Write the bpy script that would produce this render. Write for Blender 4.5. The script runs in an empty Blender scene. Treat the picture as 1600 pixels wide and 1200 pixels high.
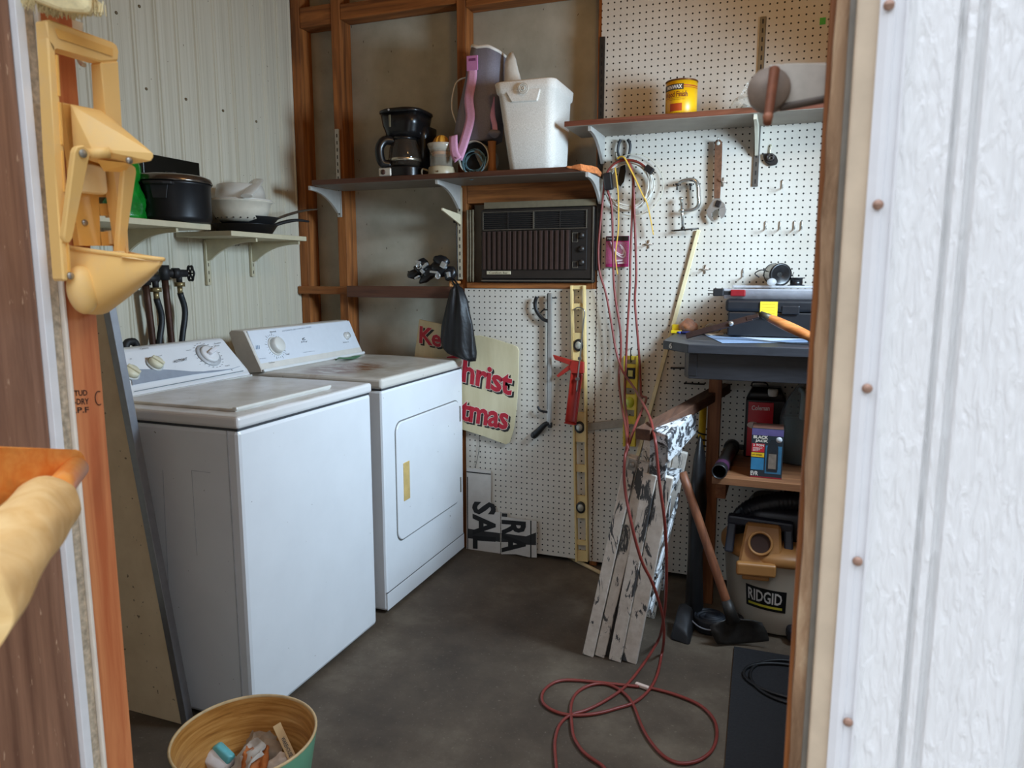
import bpy, bmesh, math, random
from mathutils import Vector, Matrix
import mathutils
random.seed(7)
PI = math.pi
SC = bpy.context.scene
COL = SC.collection

# ---------------------------------------------------------------- camera
CX, CY, CZ = 0.7304, -3.0230, 1.2772
FOC, YAW, PITCH, ROLL = 1139.27, math.radians(20.6456), math.radians(8.4591), math.radians(0.0526)
_f = Vector((-math.sin(YAW)*math.cos(PITCH), math.cos(YAW)*math.cos(PITCH), -math.sin(PITCH)))
_r = Vector((math.cos(YAW), math.sin(YAW), 0)); _u = _r.cross(_f)
_r, _u = math.cos(ROLL)*_r + math.sin(ROLL)*_u, -math.sin(ROLL)*_r + math.cos(ROLL)*_u
CAM = Vector((CX, CY, CZ))
cd = bpy.data.cameras.new('camera'); cam = bpy.data.objects.new('camera', cd); COL.objects.link(cam)
cd.sensor_fit = 'HORIZONTAL'; cd.sensor_width = 36.0; cd.lens = FOC/1600*36
cd.clip_start = 0.02
cam.matrix_world = Matrix(((_r.x, _u.x, -_f.x, CX), (_r.y, _u.y, -_f.y, CY), (_r.z, _u.z, -_f.z, CZ), (0, 0, 0, 1)))
cd.dof.use_dof = True; cd.dof.focus_distance = 2.6; cd.dof.aperture_fstop = 9.0
SC.camera = cam

# ---------------------------------------------------------------- world, lights, exposure
wd = bpy.data.worlds.new('sky'); SC.world = wd; wd.use_nodes = True
bg = wd.node_tree.nodes['Background']; bg.inputs[1].default_value = 1.0
_n = wd.node_tree.nodes; _tc = _n.new('ShaderNodeTexCoord'); _sx = _n.new('ShaderNodeSeparateXYZ'); _rp = _n.new('ShaderNodeValToRGB')
wd.node_tree.links.new(_tc.outputs['Generated'], _sx.inputs[0]); wd.node_tree.links.new(_sx.outputs[2], _rp.inputs[0]); wd.node_tree.links.new(_rp.outputs[0], bg.inputs[0])
_e = _rp.color_ramp.elements        # trees and houses low down, open bright sky above
while len(_e) < 4: _e.new(.5)
for _i, (_p, _c) in enumerate(((0.0, (.26, .26, .25, 1)), (0.38, (.36, .385, .41, 1)), (0.58, (1.95, 2.15, 2.45, 1)), (1.0, (2.6, 2.85, 3.25, 1)))): _e[_i].position = _p; _e[_i].color = _c
def area(name, loc, target, sx, sy, power, color):
    l = bpy.data.lights.new(name, 'AREA'); l.shape = 'RECTANGLE'; l.size = sx; l.size_y = sy; l.energy = power; l.color = color
    o = bpy.data.objects.new(name, l); COL.objects.link(o); o.location = loc
    o.rotation_euler = (Vector(target)-Vector(loc)).to_track_quat('-Z', 'Y').to_euler()
    return o
WIN = area('window_daylight', (1.31, -0.86, 1.72), (-0.35, -0.50, 0.95), 0.42, 0.40, 23, (0.60, 0.80, 1.0)); WIN.data.spread = math.radians(118)
WARM_FILL = bpy.data.lights.new('unseen_warm_fill', 'POINT'); WARM_FILL.energy = 8.0; WARM_FILL.color = (1.0, 0.62, 0.24); WARM_FILL.shadow_soft_size = 0.12  # unseen warm light added to tint the upper walls yellow
bo = bpy.data.objects.new('unseen_warm_fill', WARM_FILL); COL.objects.link(bo); bo.location = (0.45, -1.30, 2.30)
SC.view_settings.view_transform = 'Standard'; SC.view_settings.look = 'None'
SC.view_settings.gamma = 1.0; SC.view_settings.use_curve_mapping = False
SC.view_settings.exposure = 0.22

# ---------------------------------------------------------------- pixel -> point on a known plane of the room
def ray(px, py): return _r*((px-800)/FOC) + _u*((600-py)/FOC) + _f
def at(px, py, ax, val):
    d = ray(px, py); t = (val-CAM[ax])/d[ax]; return CAM + d*t
def W(px, py, y=0.0): return at(px, py, 1, y)
def X(px, py, x): return at(px, py, 0, x)
def Z(px, py, z): return at(px, py, 2, z)

# ---------------------------------------------------------------- materials
def lin(c):
    r = []
    for v in c[:3]:
        v = v/255.0
        r.append(v/12.92 if v <= 0.04045 else ((v+0.055)/1.055)**2.4)
    return (r[0], r[1], r[2], 1.0)
class NT:
    def __init__(s, name):
        s.m = bpy.data.materials.new(name); s.m.use_nodes = True; s.t = s.m.node_tree
        s.b = s.t.nodes['Principled BSDF']; s._c = None
    def n(s, typ, **kw):
        o = s.t.nodes.new(typ)
        for k, v in kw.items(): setattr(o, k, v)
        return o
    def l(s, a, b): s.t.links.new(a, b)
    def coord(s, scale=(1, 1, 1), rot=(0, 0, 0)):
        if s._c is None: s._c = s.n('ShaderNodeTexCoord')
        mp = s.n('ShaderNodeMapping'); mp.inputs['Scale'].default_value = scale; mp.inputs['Rotation'].default_value = rot
        s.l(s._c.outputs['Object'], mp.inputs[0]); return mp.outputs[0]
    def sep(s, i):
        s.coord(); o = s.n('ShaderNodeSeparateXYZ'); s.l(s._c.outputs['Object'], o.inputs[0]); return o.outputs[i]
    def noise(s, scale, detail=4, rough=.55, co=None, dist=0):
        o = s.n('ShaderNodeTexNoise'); o.inputs['Scale'].default_value = scale; o.inputs['Detail'].default_value = detail
        o.inputs['Roughness'].default_value = rough; o.inputs['Distortion'].default_value = dist
        s.l(co if co is not None else s.coord(), o.inputs['Vector']); return o.outputs[0]
    def ramp(s, fac, stops, interp='LINEAR'):
        o = s.n('ShaderNodeValToRGB'); o.color_ramp.interpolation = interp
        e = o.color_ramp.elements
        while len(e) < len(stops): e.new(0.5)
        for i, (p, c) in enumerate(stops): e[i].position = p; e[i].color = c if len(c) == 4 else tuple(c)+(1,)
        s.l(fac, o.inputs[0]); return o.outputs[0]
    def mix(s, fac, a, b, blend='MIX'):
        o = s.n('ShaderNodeMix', data_type='RGBA', blend_type=blend)
        if isinstance(fac, (int, float)): o.inputs[0].default_value = fac
        else: s.l(fac, o.inputs[0])
        for i, v in ((6, a), (7, b)):
            if isinstance(v, tuple): o.inputs[i].default_value = v
            else: s.l(v, o.inputs[i])
        return o.outputs[2]
    def math(s, op, a, b=None, clamp=False):
        o = s.n('ShaderNodeMath', operation=op, use_clamp=clamp)
        for i, v in enumerate((a, b)):
            if v is None: continue
            if isinstance(v, (int, float)): o.inputs[i].default_value = v
            else: s.l(v, o.inputs[i])
        return o.outputs[0]
    def color(s, c):
        if isinstance(c, tuple): s.b.inputs['Base Color'].default_value = c
        else: s.l(c, s.b.inputs['Base Color'])
        return s
    def bump(s, h, strength=.3, dist=.01):
        o = s.n('ShaderNodeBump'); o.inputs['Strength'].default_value = strength; o.inputs['Distance'].default_value = dist
        s.l(h, o.inputs['Height']); s.l(o.outputs[0], s.b.inputs['Normal']); return s
    def set(s, rough=.5, metal=0., trans=0., alpha=1., ior=None, coat=0, spec=None):
        s.b.inputs['Roughness'].default_value = rough; s.b.inputs['Metallic'].default_value = metal
        s.b.inputs['Transmission Weight'].default_value = trans; s.b.inputs['Alpha'].default_value = alpha
        if ior: s.b.inputs['IOR'].default_value = ior
        if coat: s.b.inputs['Coat Weight'].default_value = coat
        if spec is not None: s.b.inputs['Specular IOR Level'].default_value = spec
        return s
_MC = {}
def plain(c, rough=.5, metal=0., var=.12, scale=40, trans=0., alpha=1., bump=0., name=None, spec=None):
    key = (tuple(c), rough, metal, var, scale, trans, alpha, bump)
    if key in _MC: return _MC[key]
    t = NT(name or 'paint_%d_%d_%d' % tuple(c[:3])); L = lin(c)
    lo = tuple(v*(1-var) for v in L[:3])+(1,); hi = tuple(min(1, v*(1+var)) for v in L[:3])+(1,)
    nz = t.noise(scale)
    t.color(t.ramp(nz, [(.3, lo), (.7, hi)])); t.set(rough, metal, trans, alpha, spec=spec)
    if bump: t.bump(nz, bump, .004)
    _MC[key] = t.m; return t.m
def wood(c1, c2, axis='z', scale=1.0, rough=.6, name='wood', knots=True, bump=.15, dark=None):
    key = ('w', tuple(c1), tuple(c2), axis, scale, rough)
    if key in _MC: return _MC[key]
    t = NT(name); s = [38*scale]*3; s['xyz'.index(axis)] = 2.2*scale
    co = t.coord(tuple(s)); n1 = t.noise(1.0, 6, .62, co, .6)
    s2 = [8*scale]*3; s2['xyz'.index(axis)] = 1.6*scale
    n2 = t.noise(1.0, 3, .5, t.coord(tuple(s2)), 1.2)
    a = t.ramp(n1, [(.32, lin(c1)), (.68, lin(c2))])
    d = tuple(v*.45 for v in lin(c1)[:3])+(1,)
    c = t.mix(t.ramp(n2, [(.56, (0, 0, 0, 1)), (.75, (.75, .75, .75, 1))]), a, d)
    t.color(c).set(rough).bump(n1, bump, .003)
    _MC[key] = t.m; return t.m
M = {}
# ---------------------------------------------------------------- mesh builder
class MB:
    def __init__(s, ang=None): s.bm = bmesh.new(); s.ang = ang
    def _bev(s, faces, bev, seg=2):
        if bev <= 0: return
        es = list({e for f in faces for e in f.edges})
        bmesh.ops.bevel(s.bm, geom=es, offset=bev, segments=seg, affect='EDGES', profile=.5, clamp_overlap=True)
    def box(s, lo, hi, bev=0.0, seg=2):
        lo, hi = Vector(lo), Vector(hi)
        return s.obox((lo+hi)/2, tuple(abs(v) for v in (hi-lo)), None, bev, seg)
    def obox(s, c, size, R=None, bev=0.0, seg=2, taper=None):
        vs = []
        for k in (-1, 1):
            for i, j in ((-1, -1), (1, -1), (1, 1), (-1, 1)):
                f = 1.0 if (taper is None or k < 0) else taper
                p = Vector((i*size[0]/2*f, j*size[1]/2*f, k*size[2]/2))
                if R is not None: p = R @ p
                vs.append(s.bm.verts.new(p+Vector(c)))
        fs = [s.bm.faces.new([vs[i] for i in q]) for q in ((3, 2, 1, 0), (4, 5, 6, 7), (0, 1, 5, 4), (1, 2, 6, 5), (2, 3, 7, 6), (3, 0, 4, 7))]
        s._bev(fs, bev, seg); return s
    def bar(s, p0, p1, w, t, up=(0, 0, 1), bev=0.0):
        """beam p0->p1: w across, t along up"""
        p0, p1 = Vector(p0), Vector(p1); d = p1-p0; L = d.length; z = d/L
        x = Vector(up).cross(z)
        if x.length < 1e-4: x = Vector((1, 0, 0)).cross(z)
        x.normalize(); y = z.cross(x)
        R = Matrix((x, y, z)).transposed()
        return s.obox((p0+p1)/2, (w, t, L), R, bev)
    def loft(s, rings, cap0=True, cap1=True, smooth=True, closed=True):
        R = [[s.bm.verts.new(Vector(p)) for p in ring] for ring in rings]
        n = len(R[0]); m = n if closed else n-1
        for a, b in zip(R[:-1], R[1:]):
            for i in range(m):
                j = (i+1) % n
                try:
                    f = s.bm.faces.new((a[i], a[j], b[j], b[i])); f.smooth = smooth
                except ValueError: pass
        if cap0: s.bm.faces.new(list(reversed(R[0])))
        if cap1: s.bm.faces.new(R[-1])
        return s
    def lathe(s, prof, c=(0, 0, 0), seg=32, R=None, cap0=True, cap1=True, sx=1, sy=1, smooth=True):
        rings = []
        for r, z in prof:
            ring = []
            for i in range(seg):
                a = 2*PI*i/seg; p = Vector((max(r, 1e-5)*math.cos(a)*sx, max(r, 1e-5)*math.sin(a)*sy, z))
                if R is not None: p = R @ p
                ring.append(p+Vector(c))
            rings.append(ring)
        return s.loft(rings, cap0, cap1, smooth)
    def cyl(s, p0, p1, r0, r1=None, seg=20, cap=True):
        p0, p1 = Vector(p0), Vector(p1); r1 = r0 if r1 is None else r1
        q = Vector((0, 0, 1)).rotation_difference(p1-p0).to_matrix()
        L = (p1-p0).length
        return s.lathe([(r0, 0), (r1, L)], p0, seg, q, cap, cap)
    def tube(s, pts, r, seg=8, closed=False, sub=5, cap=True, flat=None):
        pts = [Vector(p) for p in pts]
        if sub > 1 and len(pts) > 2: pts = spline(pts, sub, closed)
        n = len(pts); rings = []; prev = None
        for i, p in enumerate(pts):
            if closed: d = pts[(i+1) % n]-pts[i-1]
            else: d = pts[min(i+1, n-1)]-pts[max(i-1, 0)]
            if d.length < 1e-9: d = Vector((0, 0, 1))
            d.normalize()
            if prev is None:
                a = Vector((0, 0, 1)) if abs(d.z) < .9 else Vector((1, 0, 0))
                nx = d.cross(a).normalized()
            else:
                nx = prev-d*prev.dot(d)
                nx = nx.normalized() if nx.length > 1e-6 else d.orthogonal().normalized()
            prev = nx; ny = d.cross(nx)
            rr = r(i/(n-1)) if callable(r) else r
            k = 1.0 if flat is None else flat
            rings.append([p+nx*(rr*math.cos(2*PI*j/seg))+ny*(rr*k*math.sin(2*PI*j/seg)) for j in range(seg)])
        if closed: rings.append(rings[0]); return s._closedloft(rings[:-1])
        return s.loft(rings, cap, cap)
    def _closedloft(s, rings):
        R = [[s.bm.verts.new(p) for p in ring] for ring in rings]; n = len(R); k = len(R[0])
        for i in range(n):
            a, b = R[i], R[(i+1) % n]
            for j in range(k):
                f = s.bm.faces.new((a[j], a[(j+1) % k], b[(j+1) % k], b[j])); f.smooth = True
        return s
    def ell(s, c, rad, seg=20, rings=12, R=None):
        prof = [(math.sin(PI*i/rings), -math.cos(PI*i/rings)) for i in range(rings+1)]
        rr = []
        for a, z in prof:
            ring = []
            for i in range(seg):
                t = 2*PI*i/seg; p = Vector((max(a, 1e-4)*math.cos(t)*rad[0], max(a, 1e-4)*math.sin(t)*rad[1], z*rad[2]))
                if R is not None: p = R @ p
                ring.append(p+Vector(c))
            rr.append(ring)
        return s.loft(rr)
    def prism(s, pts, depth, bev=0.0):
        """polygon of 3D points pushed along vector depth"""
        d = Vector(depth); pts = [Vector(p) for p in pts]
        a = [s.bm.verts.new(p) for p in pts]; b = [s.bm.verts.new(p+d) for p in pts]; n = len(a)
        fs = [s.bm.faces.new(list(reversed(a))), s.bm.faces.new(b)]
        for i in range(n):
            fs.append(s.bm.faces.new((a[i], a[(i+1) % n], b[(i+1) % n], b[i])))
        s._bev(fs, bev, 1); return s
    def hull(s, pts, bev=0.0, seg=2):
        b2 = bmesh.new(); vs = [b2.verts.new(Vector(p)) for p in pts]
        r = bmesh.ops.convex_hull(b2, input=vs)
        dead = [g for g in r['geom_interior'] if isinstance(g, bmesh.types.BMVert)]
        if dead: bmesh.ops.delete(b2, geom=dead, context='VERTS')
        bmesh.ops.dissolve_limit(b2, angle_limit=.02, verts=b2.verts, edges=b2.edges)
        if bev: bmesh.ops.bevel(b2, geom=list(b2.edges), offset=bev, segments=seg, affect='EDGES', profile=.5, clamp_overlap=True)
        me = bpy.data.meshes.new('t'); b2.to_mesh(me); b2.free(); s.bm.from_mesh(me); bpy.data.meshes.remove(me); return s
    def quad(s, pts):
        s.bm.faces.new([s.bm.verts.new(Vector(p)) for p in pts]); return s
    def jitter(s, amt, scale=20, seed=0):
        for v in s.bm.verts:
            v.co += mathutils.noise.noise_vector(v.co*scale+Vector((seed, 0, 0)))*amt
        return s
    def build(s, name, mat, parent=None, org=None):
        if parent is not None: o0 = ORG[parent.name]
        else: o0 = Vector(org) if org is not None else s.base()
        bmesh.ops.recalc_face_normals(s.bm, faces=s.bm.faces[:])
        for v in s.bm.verts: v.co -= o0
        me = bpy.data.meshes.new(name); s.bm.to_mesh(me); s.bm.free()
        if s.ang is not None:
            me.polygons.foreach_set('use_smooth', [True]*len(me.polygons)); me.set_sharp_from_angle(angle=math.radians(s.ang))
        return link(name, me, mat, parent, o0)
    def base(s):
        xs = [v.co.x for v in s.bm.verts]; ys = [v.co.y for v in s.bm.verts]; zs = [v.co.z for v in s.bm.verts]
        return Vector(((min(xs)+max(xs))/2, (min(ys)+max(ys))/2, min(zs)))
ORG = {}
def link(name, me, mat, parent, o0):
    o = bpy.data.objects.new(name, me); COL.objects.link(o)
    if mat is not None: me.materials.append(mat)
    ORG[o.name] = Vector(o0)
    if parent is not None: o.parent = parent
    else: o.location = o0
    return o
def spline(pts, sub, closed=False):
    out = []; n = len(pts)
    rng = range(n) if closed else range(n-1)
    for i in rng:
        p0 = pts[i-1] if (closed or i > 0) else pts[0]*2-pts[1]
        p1 = pts[i]; p2 = pts[(i+1) % n]
        p3 = pts[(i+2) % n] if (closed or i+2 < n) else p2*2-p1
        for k in range(sub):
            t = k/sub; t2 = t*t; t3 = t2*t
            out.append(.5*((2*p1)+(p2-p0)*t+(2*p0-5*p1+4*p2-p3)*t2+(3*p1-p0-3*p2+p3)*t3))
    if not closed: out.append(pts[-1])
    return out
def tag(o, label, cat, group=None, kind=None):
    if label: o['label'] = label
    if cat: o['category'] = cat
    if group: o['group'] = group
    if kind: o['kind'] = kind
    return o
def thing(name, label, cat, loc, group=None):
    o = bpy.data.objects.new(name, None); COL.objects.link(o); o.location = loc; o.empty_display_size = .03
    ORG[o.name] = Vector(loc); return tag(o, label, cat, group)
def one(mb, name, mat, label, cat, group=None, org=None): return tag(mb.build(name, mat, None, org), label, cat, group)
def struct(mb, name, mat, org=(0, 0, 0)):
    o = mb.build(name, mat, None, org); o['kind'] = 'structure'; return o
def dup(root, loc, label=None, group=None, rz=None):
    c = root.copy(); COL.objects.link(c); c.location = loc
    if rz is not None: c.rotation_euler = (0, 0, rz)
    if label: c['label'] = label
    if group: c['group'] = group
    ORG[c.name] = Vector(loc)
    for ch in list(root.children):
        d = ch.copy(); COL.objects.link(d); d.parent = c; ORG[d.name] = Vector(loc)
        for g in ch.children:
            e = g.copy(); COL.objects.link(e); e.parent = d
    return c
def rrect(w, d, r, n=4, c=(0, 0), z=0.0, dx=0.0, dy=0.0):
    pts = []
    for k, (sx, sy) in enumerate(((1, 1), (-1, 1), (-1, -1), (1, -1))):
        for i in range(n+1):
            a = PI/2*k + PI/2*i/n
            pts.append(Vector((c[0]+sx*(w/2-r)+r*math.cos(a)+dx, c[1]+sy*(d/2-r)+r*math.sin(a)+dy, z)))
    return pts
def text_mesh(s, offset=0.0, res=2, spacing=1.0):
    cu = bpy.data.curves.new('txt', 'FONT'); cu.body = s; cu.offset = offset; cu.resolution_u = res; cu.space_character = spacing
    ob = bpy.data.objects.new('txt', cu); COL.objects.link(ob)
    dg = bpy.context.evaluated_depsgraph_get(); dg.update()
    me = bpy.data.meshes.new_from_object(ob.evaluated_get(dg))
    bpy.data.objects.remove(ob); bpy.data.curves.remove(cu)
    return me
def text_on(s, p0, p1, p2, mat, name, parent, lift=0.001, offset=0.0, spacing=1.0, mapf=None, grow=0.0):
    """letters fitted to the parallelogram p0 (left base) p1 (right base) p2 (left top)"""
    me = text_mesh(s, offset, 2, spacing)
    xs = [v.co.x for v in me.vertices]; ys = [v.co.y for v in me.vertices]
    if not xs: return None
    x0, x1, y0, y1 = min(xs), max(xs), min(ys), max(ys)
    if grow:
        bpy.data.meshes.remove(me); me = text_mesh(s, offset+grow, 2, spacing)
    o0 = ORG[parent.name]
    if mapf is None:
        p0, p1, p2 = Vector(p0), Vector(p1), Vector(p2)
        n = (p1-p0).cross(p2-p0).normalized()
    for v in me.vertices:
        a = (v.co.x-x0)/(x1-x0); b = (v.co.y-y0)/(y1-y0)
        v.co = (mapf(a, b) if mapf else p0+(p1-p0)*a+(p2-p0)*b+n*lift) - o0
    me.name = name
    return link(name, me, mat, parent, o0)
# ================================================================ setting
# --- materials of the shell
def m_concrete():
    t = NT('stained_concrete'); n1 = t.noise(2.2, 8, .65); n2 = t.noise(14, 6, .6); n3 = t.noise(90, 3, .6)
    c = t.ramp(n1, [(.34, lin((62, 51, 40))), (.5, lin((86, 73, 59))), (.66, lin((116, 103, 86)))])
    c = t.mix(t.math('MULTIPLY', n2, .5), c, lin((58, 48, 38)), 'MIX')
    c = t.mix(t.ramp(n3, [(.62, (0, 0, 0, 1)), (.74, (.5, .5, .5, 1))]), c, lin((132, 120, 104)))
    t.color(c).set(.72).bump(n2, .25, .004); return t.m
def m_corrugated():
    t = NT('ribbed_aluminium_panel')
    co = t.coord((1, 46, .35)); n = t.noise(3.0, 5, .6, co)
    c = t.ramp(n, [(.25, lin((186, 178, 156))), (.5, lin((205, 198, 178))), (.78, lin((214, 208, 190)))])
    sp = t.noise(60, 2, .5)
    c = t.mix(t.ramp(sp, [(.735, (0, 0, 0, 1)), (.76, (.7, .7, .7, 1))]), c, lin((95, 80, 60)))
    t.color(c).set(.45); return t.m
def m_sheath():
    t = NT('grey_panel_sheathing'); n = t.noise(5, 5, .6); sp = t.noise(75, 2, .5, t.coord((1, 1, .45)))
    c = t.ramp(n, [(.3, lin((158, 152, 134))), (.7, lin((188, 182, 165)))])
    c = t.mix(t.ramp(sp, [(.72, (0, 0, 0, 1)), (.745, (.85, .85, .85, 1))]), c, lin((70, 60, 48)))
    t.color(c).set(.7); return t.m
def m_pegboard():
    t = NT('white_pegboard'); tc = t.n('ShaderNodeTexCoord'); sx = t.n('ShaderNodeSeparateXYZ'); t.l(tc.outputs['Object'], sx.inputs[0])
    d2 = None
    for k in (0, 2):
        v = t.math('MULTIPLY', sx.outputs[k], 1/.0254); v = t.math('ADD', v, 200.5)
        v = t.math('FRACT', v); v = t.math('SUBTRACT', v, .5); v = t.math('MULTIPLY', v, v)
        d2 = v if d2 is None else t.math('ADD', d2, v)
    hole = t.math('LESS_THAN', d2, (.0034/.0254)**2)
    n = t.noise(3, 5, .6); n2 = t.noise(160, 2, .6)
    c = t.ramp(n, [(.3, lin((206, 198, 184))), (.7, lin((222, 216, 204)))])
    c = t.mix(t.math('MULTIPLY', n2, .22), c, lin((176, 160, 138)))
    sc = t.noise(45, 3, .55)
    c = t.mix(t.ramp(sc, [(.73, (0, 0, 0, 1)), (.76, (.6, .6, .6, 1))]), c, lin((120, 100, 82)))
    t.color(t.mix(hole, c, lin((22, 18, 15)))).set(.55); return t.m
def m_siding():
    t = NT('white_embossed_siding'); n = t.noise(1.0, 4, .5, t.coord((150, 150, 30)), 1.2)
    t.color(t.ramp(n, [(.2, lin((236, 235, 234))), (.8, lin((246, 246, 246)))])).set(.45).bump(n, .55, .006); return t.m
def m_doorwood():
    t = NT('brown_woodgrain_door'); n = t.noise(1.0, 6, .7, t.coord((60, 60, 2.75)), .3); sp = t.noise(1, 3, .6, t.coord((160, 160, 30)))
    c = t.ramp(n, [(.3, lin((112, 77, 58))), (.7, lin((160, 118, 92)))])
    c = t.mix(t.ramp(sp, [(.66, (0, 0, 0, 1)), (.72, (.8, .8, .8, 1))]), c, lin((214, 178, 146)))
    t.color(c).set(.6).bump(n, .3, .002); return t.m
M['stud'] = wood((104, 58, 22), (180, 110, 52), 'z', 1.0, .65, 'red_brown_framing_lumber')
M['studx'] = wood((104, 58, 22), (180, 110, 52), 'x', 1.0, .65, 'red_brown_framing_lumber_level')
M['shelf_brown'] = wood((62, 34, 24), (98, 60, 42), 'x', 1.1, .45, 'brown_shelf_board')
M['peg'] = m_pegboard()
M['white_metal'] = plain((214, 208, 196), .4, 0, .05)
M['black'] = plain((20, 20, 22), .4, 0, .2)
M['black_matte'] = plain((24, 23, 24), .7, 0, .25)
M['steel'] = plain((170, 168, 162), .3, .9, .1)
M['rust'] = plain((122, 70, 44), .7, .2, .3, 60)

YF0, YF1 = -2.345, -2.295           # front wall, outer and inner face
struct(MB().box((-1.62, YF1-.05, -.12), (1.41, .13, 0)), 'floor', m_concrete())
struct(MB().box((-6, -9, -.22), (8, YF0-.01, -.10)), 'ground', plain((150, 146, 138), .8, 0, .1, 8))
struct(MB().box((-1.62, -2.35, 2.75), (1.41, .13, 2.81)), 'ceiling', plain((196, 152, 98), .8, 0, .1, 6))
# corrugated left wall: flat pans split by groups of three fine ridges
prof = []
y = YF1-.03; p = .1005
while y < .10:
    for dy, dx in ((0, 0), (.004, .005), (.008, .005), (.012, 0), (.016, .0), (.019, .004), (.022, .004), (.025, 0), (.048, .0015), (.060, .0015)):
        prof.append((y+dy, dx))
    y += p
mb = MB(); a = None
vs0 = [mb.bm.verts.new((-1.52+dx, yy, 0.0)) for yy, dx in prof]; vs1 = [mb.bm.verts.new((-1.52+dx, yy, 2.75)) for yy, dx in prof]
for i in range(len(prof)-1): mb.bm.faces.new((vs0[i], vs0[i+1], vs1[i+1], vs1[i]))
mb.box((-1.60, YF1-.03, 0), (-1.535, .12, 2.75))
struct(mb, 'wall_left', m_corrugated())
struct(MB().box((-1.52, .092, 0), (1.40, .12, 2.75)), 'wall_back', m_sheath())
RX = 1.34; WY0, WY1, WZ0, WZ1 = -1.13, -.59, 1.47, 1.97
mb = MB()
for lo, hi in (((RX, YF0, 0), (RX+.06, WY0, 2.75)), ((RX, WY1, 0), (RX+.06, .1, 2.75)), ((RX, WY0, 0), (RX+.06, WY1, WZ0)), ((RX, WY0, WZ1), (RX+.06, WY1, 2.75))): mb.box(lo, hi)
struct(mb, 'wall_right', plain((176, 160, 134), .8, 0, .1, 6))
mb = MB()
for lo, hi in (((RX, WY0, WZ0), (RX+.05, WY0+.04, WZ1)), ((RX, WY1-.04, WZ0), (RX+.05, WY1, WZ1)), ((RX, WY0+.04, WZ0), (RX+.05, WY1-.04, WZ0+.04)), ((RX, WY0+.04, WZ1-.04), (RX+.05, WY1-.04, WZ1))): mb.box(lo, hi)
struct(mb, 'window_1', plain((200, 200, 196), .5))
# front wall with the doorway the camera looks through
xj = W(1268, 600, YF0).x
mb = MB()
mb.box((-1.62, YF0, 0), (-.24, YF1, 2.75)); mb.box((xj+.035, YF0, 0), (1.40, YF1, 2.75)); mb.box((-.24, YF0, 2.12), (xj+.035, YF1, 2.75))
struct(mb, 'wall_front', plain((150, 128, 100), .8, 0, .1, 6))

# --- framing in the back wall: trims 1..
tn = [0]
def trim(lo, hi, mat, bev=.002):
    tn[0] += 1; return struct(MB().box(lo, hi, bev), 'trim_%d' % tn[0], mat)
trim((-1.517, -.002, 0), (-1.470, .09, 2.75), M['stud'])
trim((-1.297, 0, 0), (-1.250, .09, 2.75), M['stud'])
trim((-.664, 0, 0), (-.624, .09, 2.75), M['stud'])
trim((-.040, .0, 0), (-.006, .09, 2.75), M['stud'])
trim((.83, -.03, 0), (.875, .09, 2.75), M['stud'])
zb = 2.43
trim((-1.468, .004, zb-.012), (-1.299, .088, zb+.076), M['studx'])
trim((-1.248, .004, zb), (-.666, .088, zb+.066), M['studx'])
trim((-.622, .004, zb-.02), (-.042, .088, zb+.066), M['studx'])
trim((-.622, .002, 1.592), (-.042, .088, 1.670), M['studx'])        # header over the air conditioner
trim((-.622, -.012, 1.222), (-.042, .088, 1.246), M['studx'])       # sill under it
trim((-1.515, -.03, 1.188), (-.735, .0, 1.225), M['studx'])  # ledger rail

# --- doorway: left side, layered along the jamb, and the open door
XJ = -.145
def yj(px): return X(px, 600, XJ).y
ys = [yj(v) for v in (76, 90, 107, 112, 160)]
struct(MB().box((XJ-.07, ys[3], -.05), (XJ, ys[4], 2.2), .0015), 'trim_20', wood((190, 102, 58), (226, 150, 96), 'z', 1.1, .6, 'orange_door_stud'))
struct(MB().box((XJ-.05, ys[2], -.05), (XJ+.004, ys[3]-.0004, 2.2), .001), 'trim_21', plain((236, 226, 212), .5, 0, .05))
struct(MB().box((XJ-.05, ys[1], -.05), (XJ-.002, ys[2]-.0004, 2.2), .002), 'trim_22', plain((196, 180, 156), .9, 0, .35, 120, bump=.4))
struct(MB().box((XJ-.05, ys[0], -.05), (XJ+.003, ys[1]-.0004, 2.2), .001), 'trim_23', plain((236, 238, 240), .4, 0, .03))
struct(MB().box((XJ-.05, -3.25, -.05), (XJ-.006, ys[0]-.0005, 2.15), .002), 'door_1', m_doorwood())
# --- doorway: right jamb, seen almost edge-on, then flange and siding
def xq(px): return W(px, 600, YF0).x
xs = [xq(v) for v in (1263, 1270, 1294, 1299, 1331, 1370)]
def m_rough():
    t = NT('rough_weathered_jamb'); n = t.noise(1, 6, .7, t.coord((40, 40, 6)), .8)
    t.color(t.ramp(n, [(.3, lin((112, 82, 56))), (.55, lin((168, 134, 102))), (.75, lin((200, 172, 138)))])).set(.85).bump(n, .8, .006); return t.m
struct(MB().box((xs[0], YF0+.03, 0), (xs[1]+.03, YF1, 2.12), .002), 'trim_24', M['stud'])
mb = MB()
n = 60
ra, rb = [], []
for i in range(n+1):
    z = -.05+2.17*i/n; w = .0035*mathutils.noise.noise(Vector((0, 3, z*14)))+.002*mathutils.noise.noise(Vector((5, 3, z*55)))
    ra.append([Vector((xs[1]+w, YF0+.004, z)), Vector((xs[2]+.004, YF0+.004, z)), Vector((xs[2]+.004, YF0+.028, z)), Vector((xs[1]+w, YF0+.028, z))])
mb.loft(ra, smooth=False)
struct(mb, 'trim_25', m_rough())
struct(MB().box((xs[2]-.002, YF0-.002, -.05), (xs[3]+.004, YF0+.003, 2.15)), 'trim_26', plain((128, 122, 112), .5, .3))
struct(MB().box((xs[3], YF0-.012, -.05), (xs[4]+.002, YF0-.001, 2.15), .002), 'trim_27', plain((208, 188, 162), .6, 0, .08, 30))
mb = MB()
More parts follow.
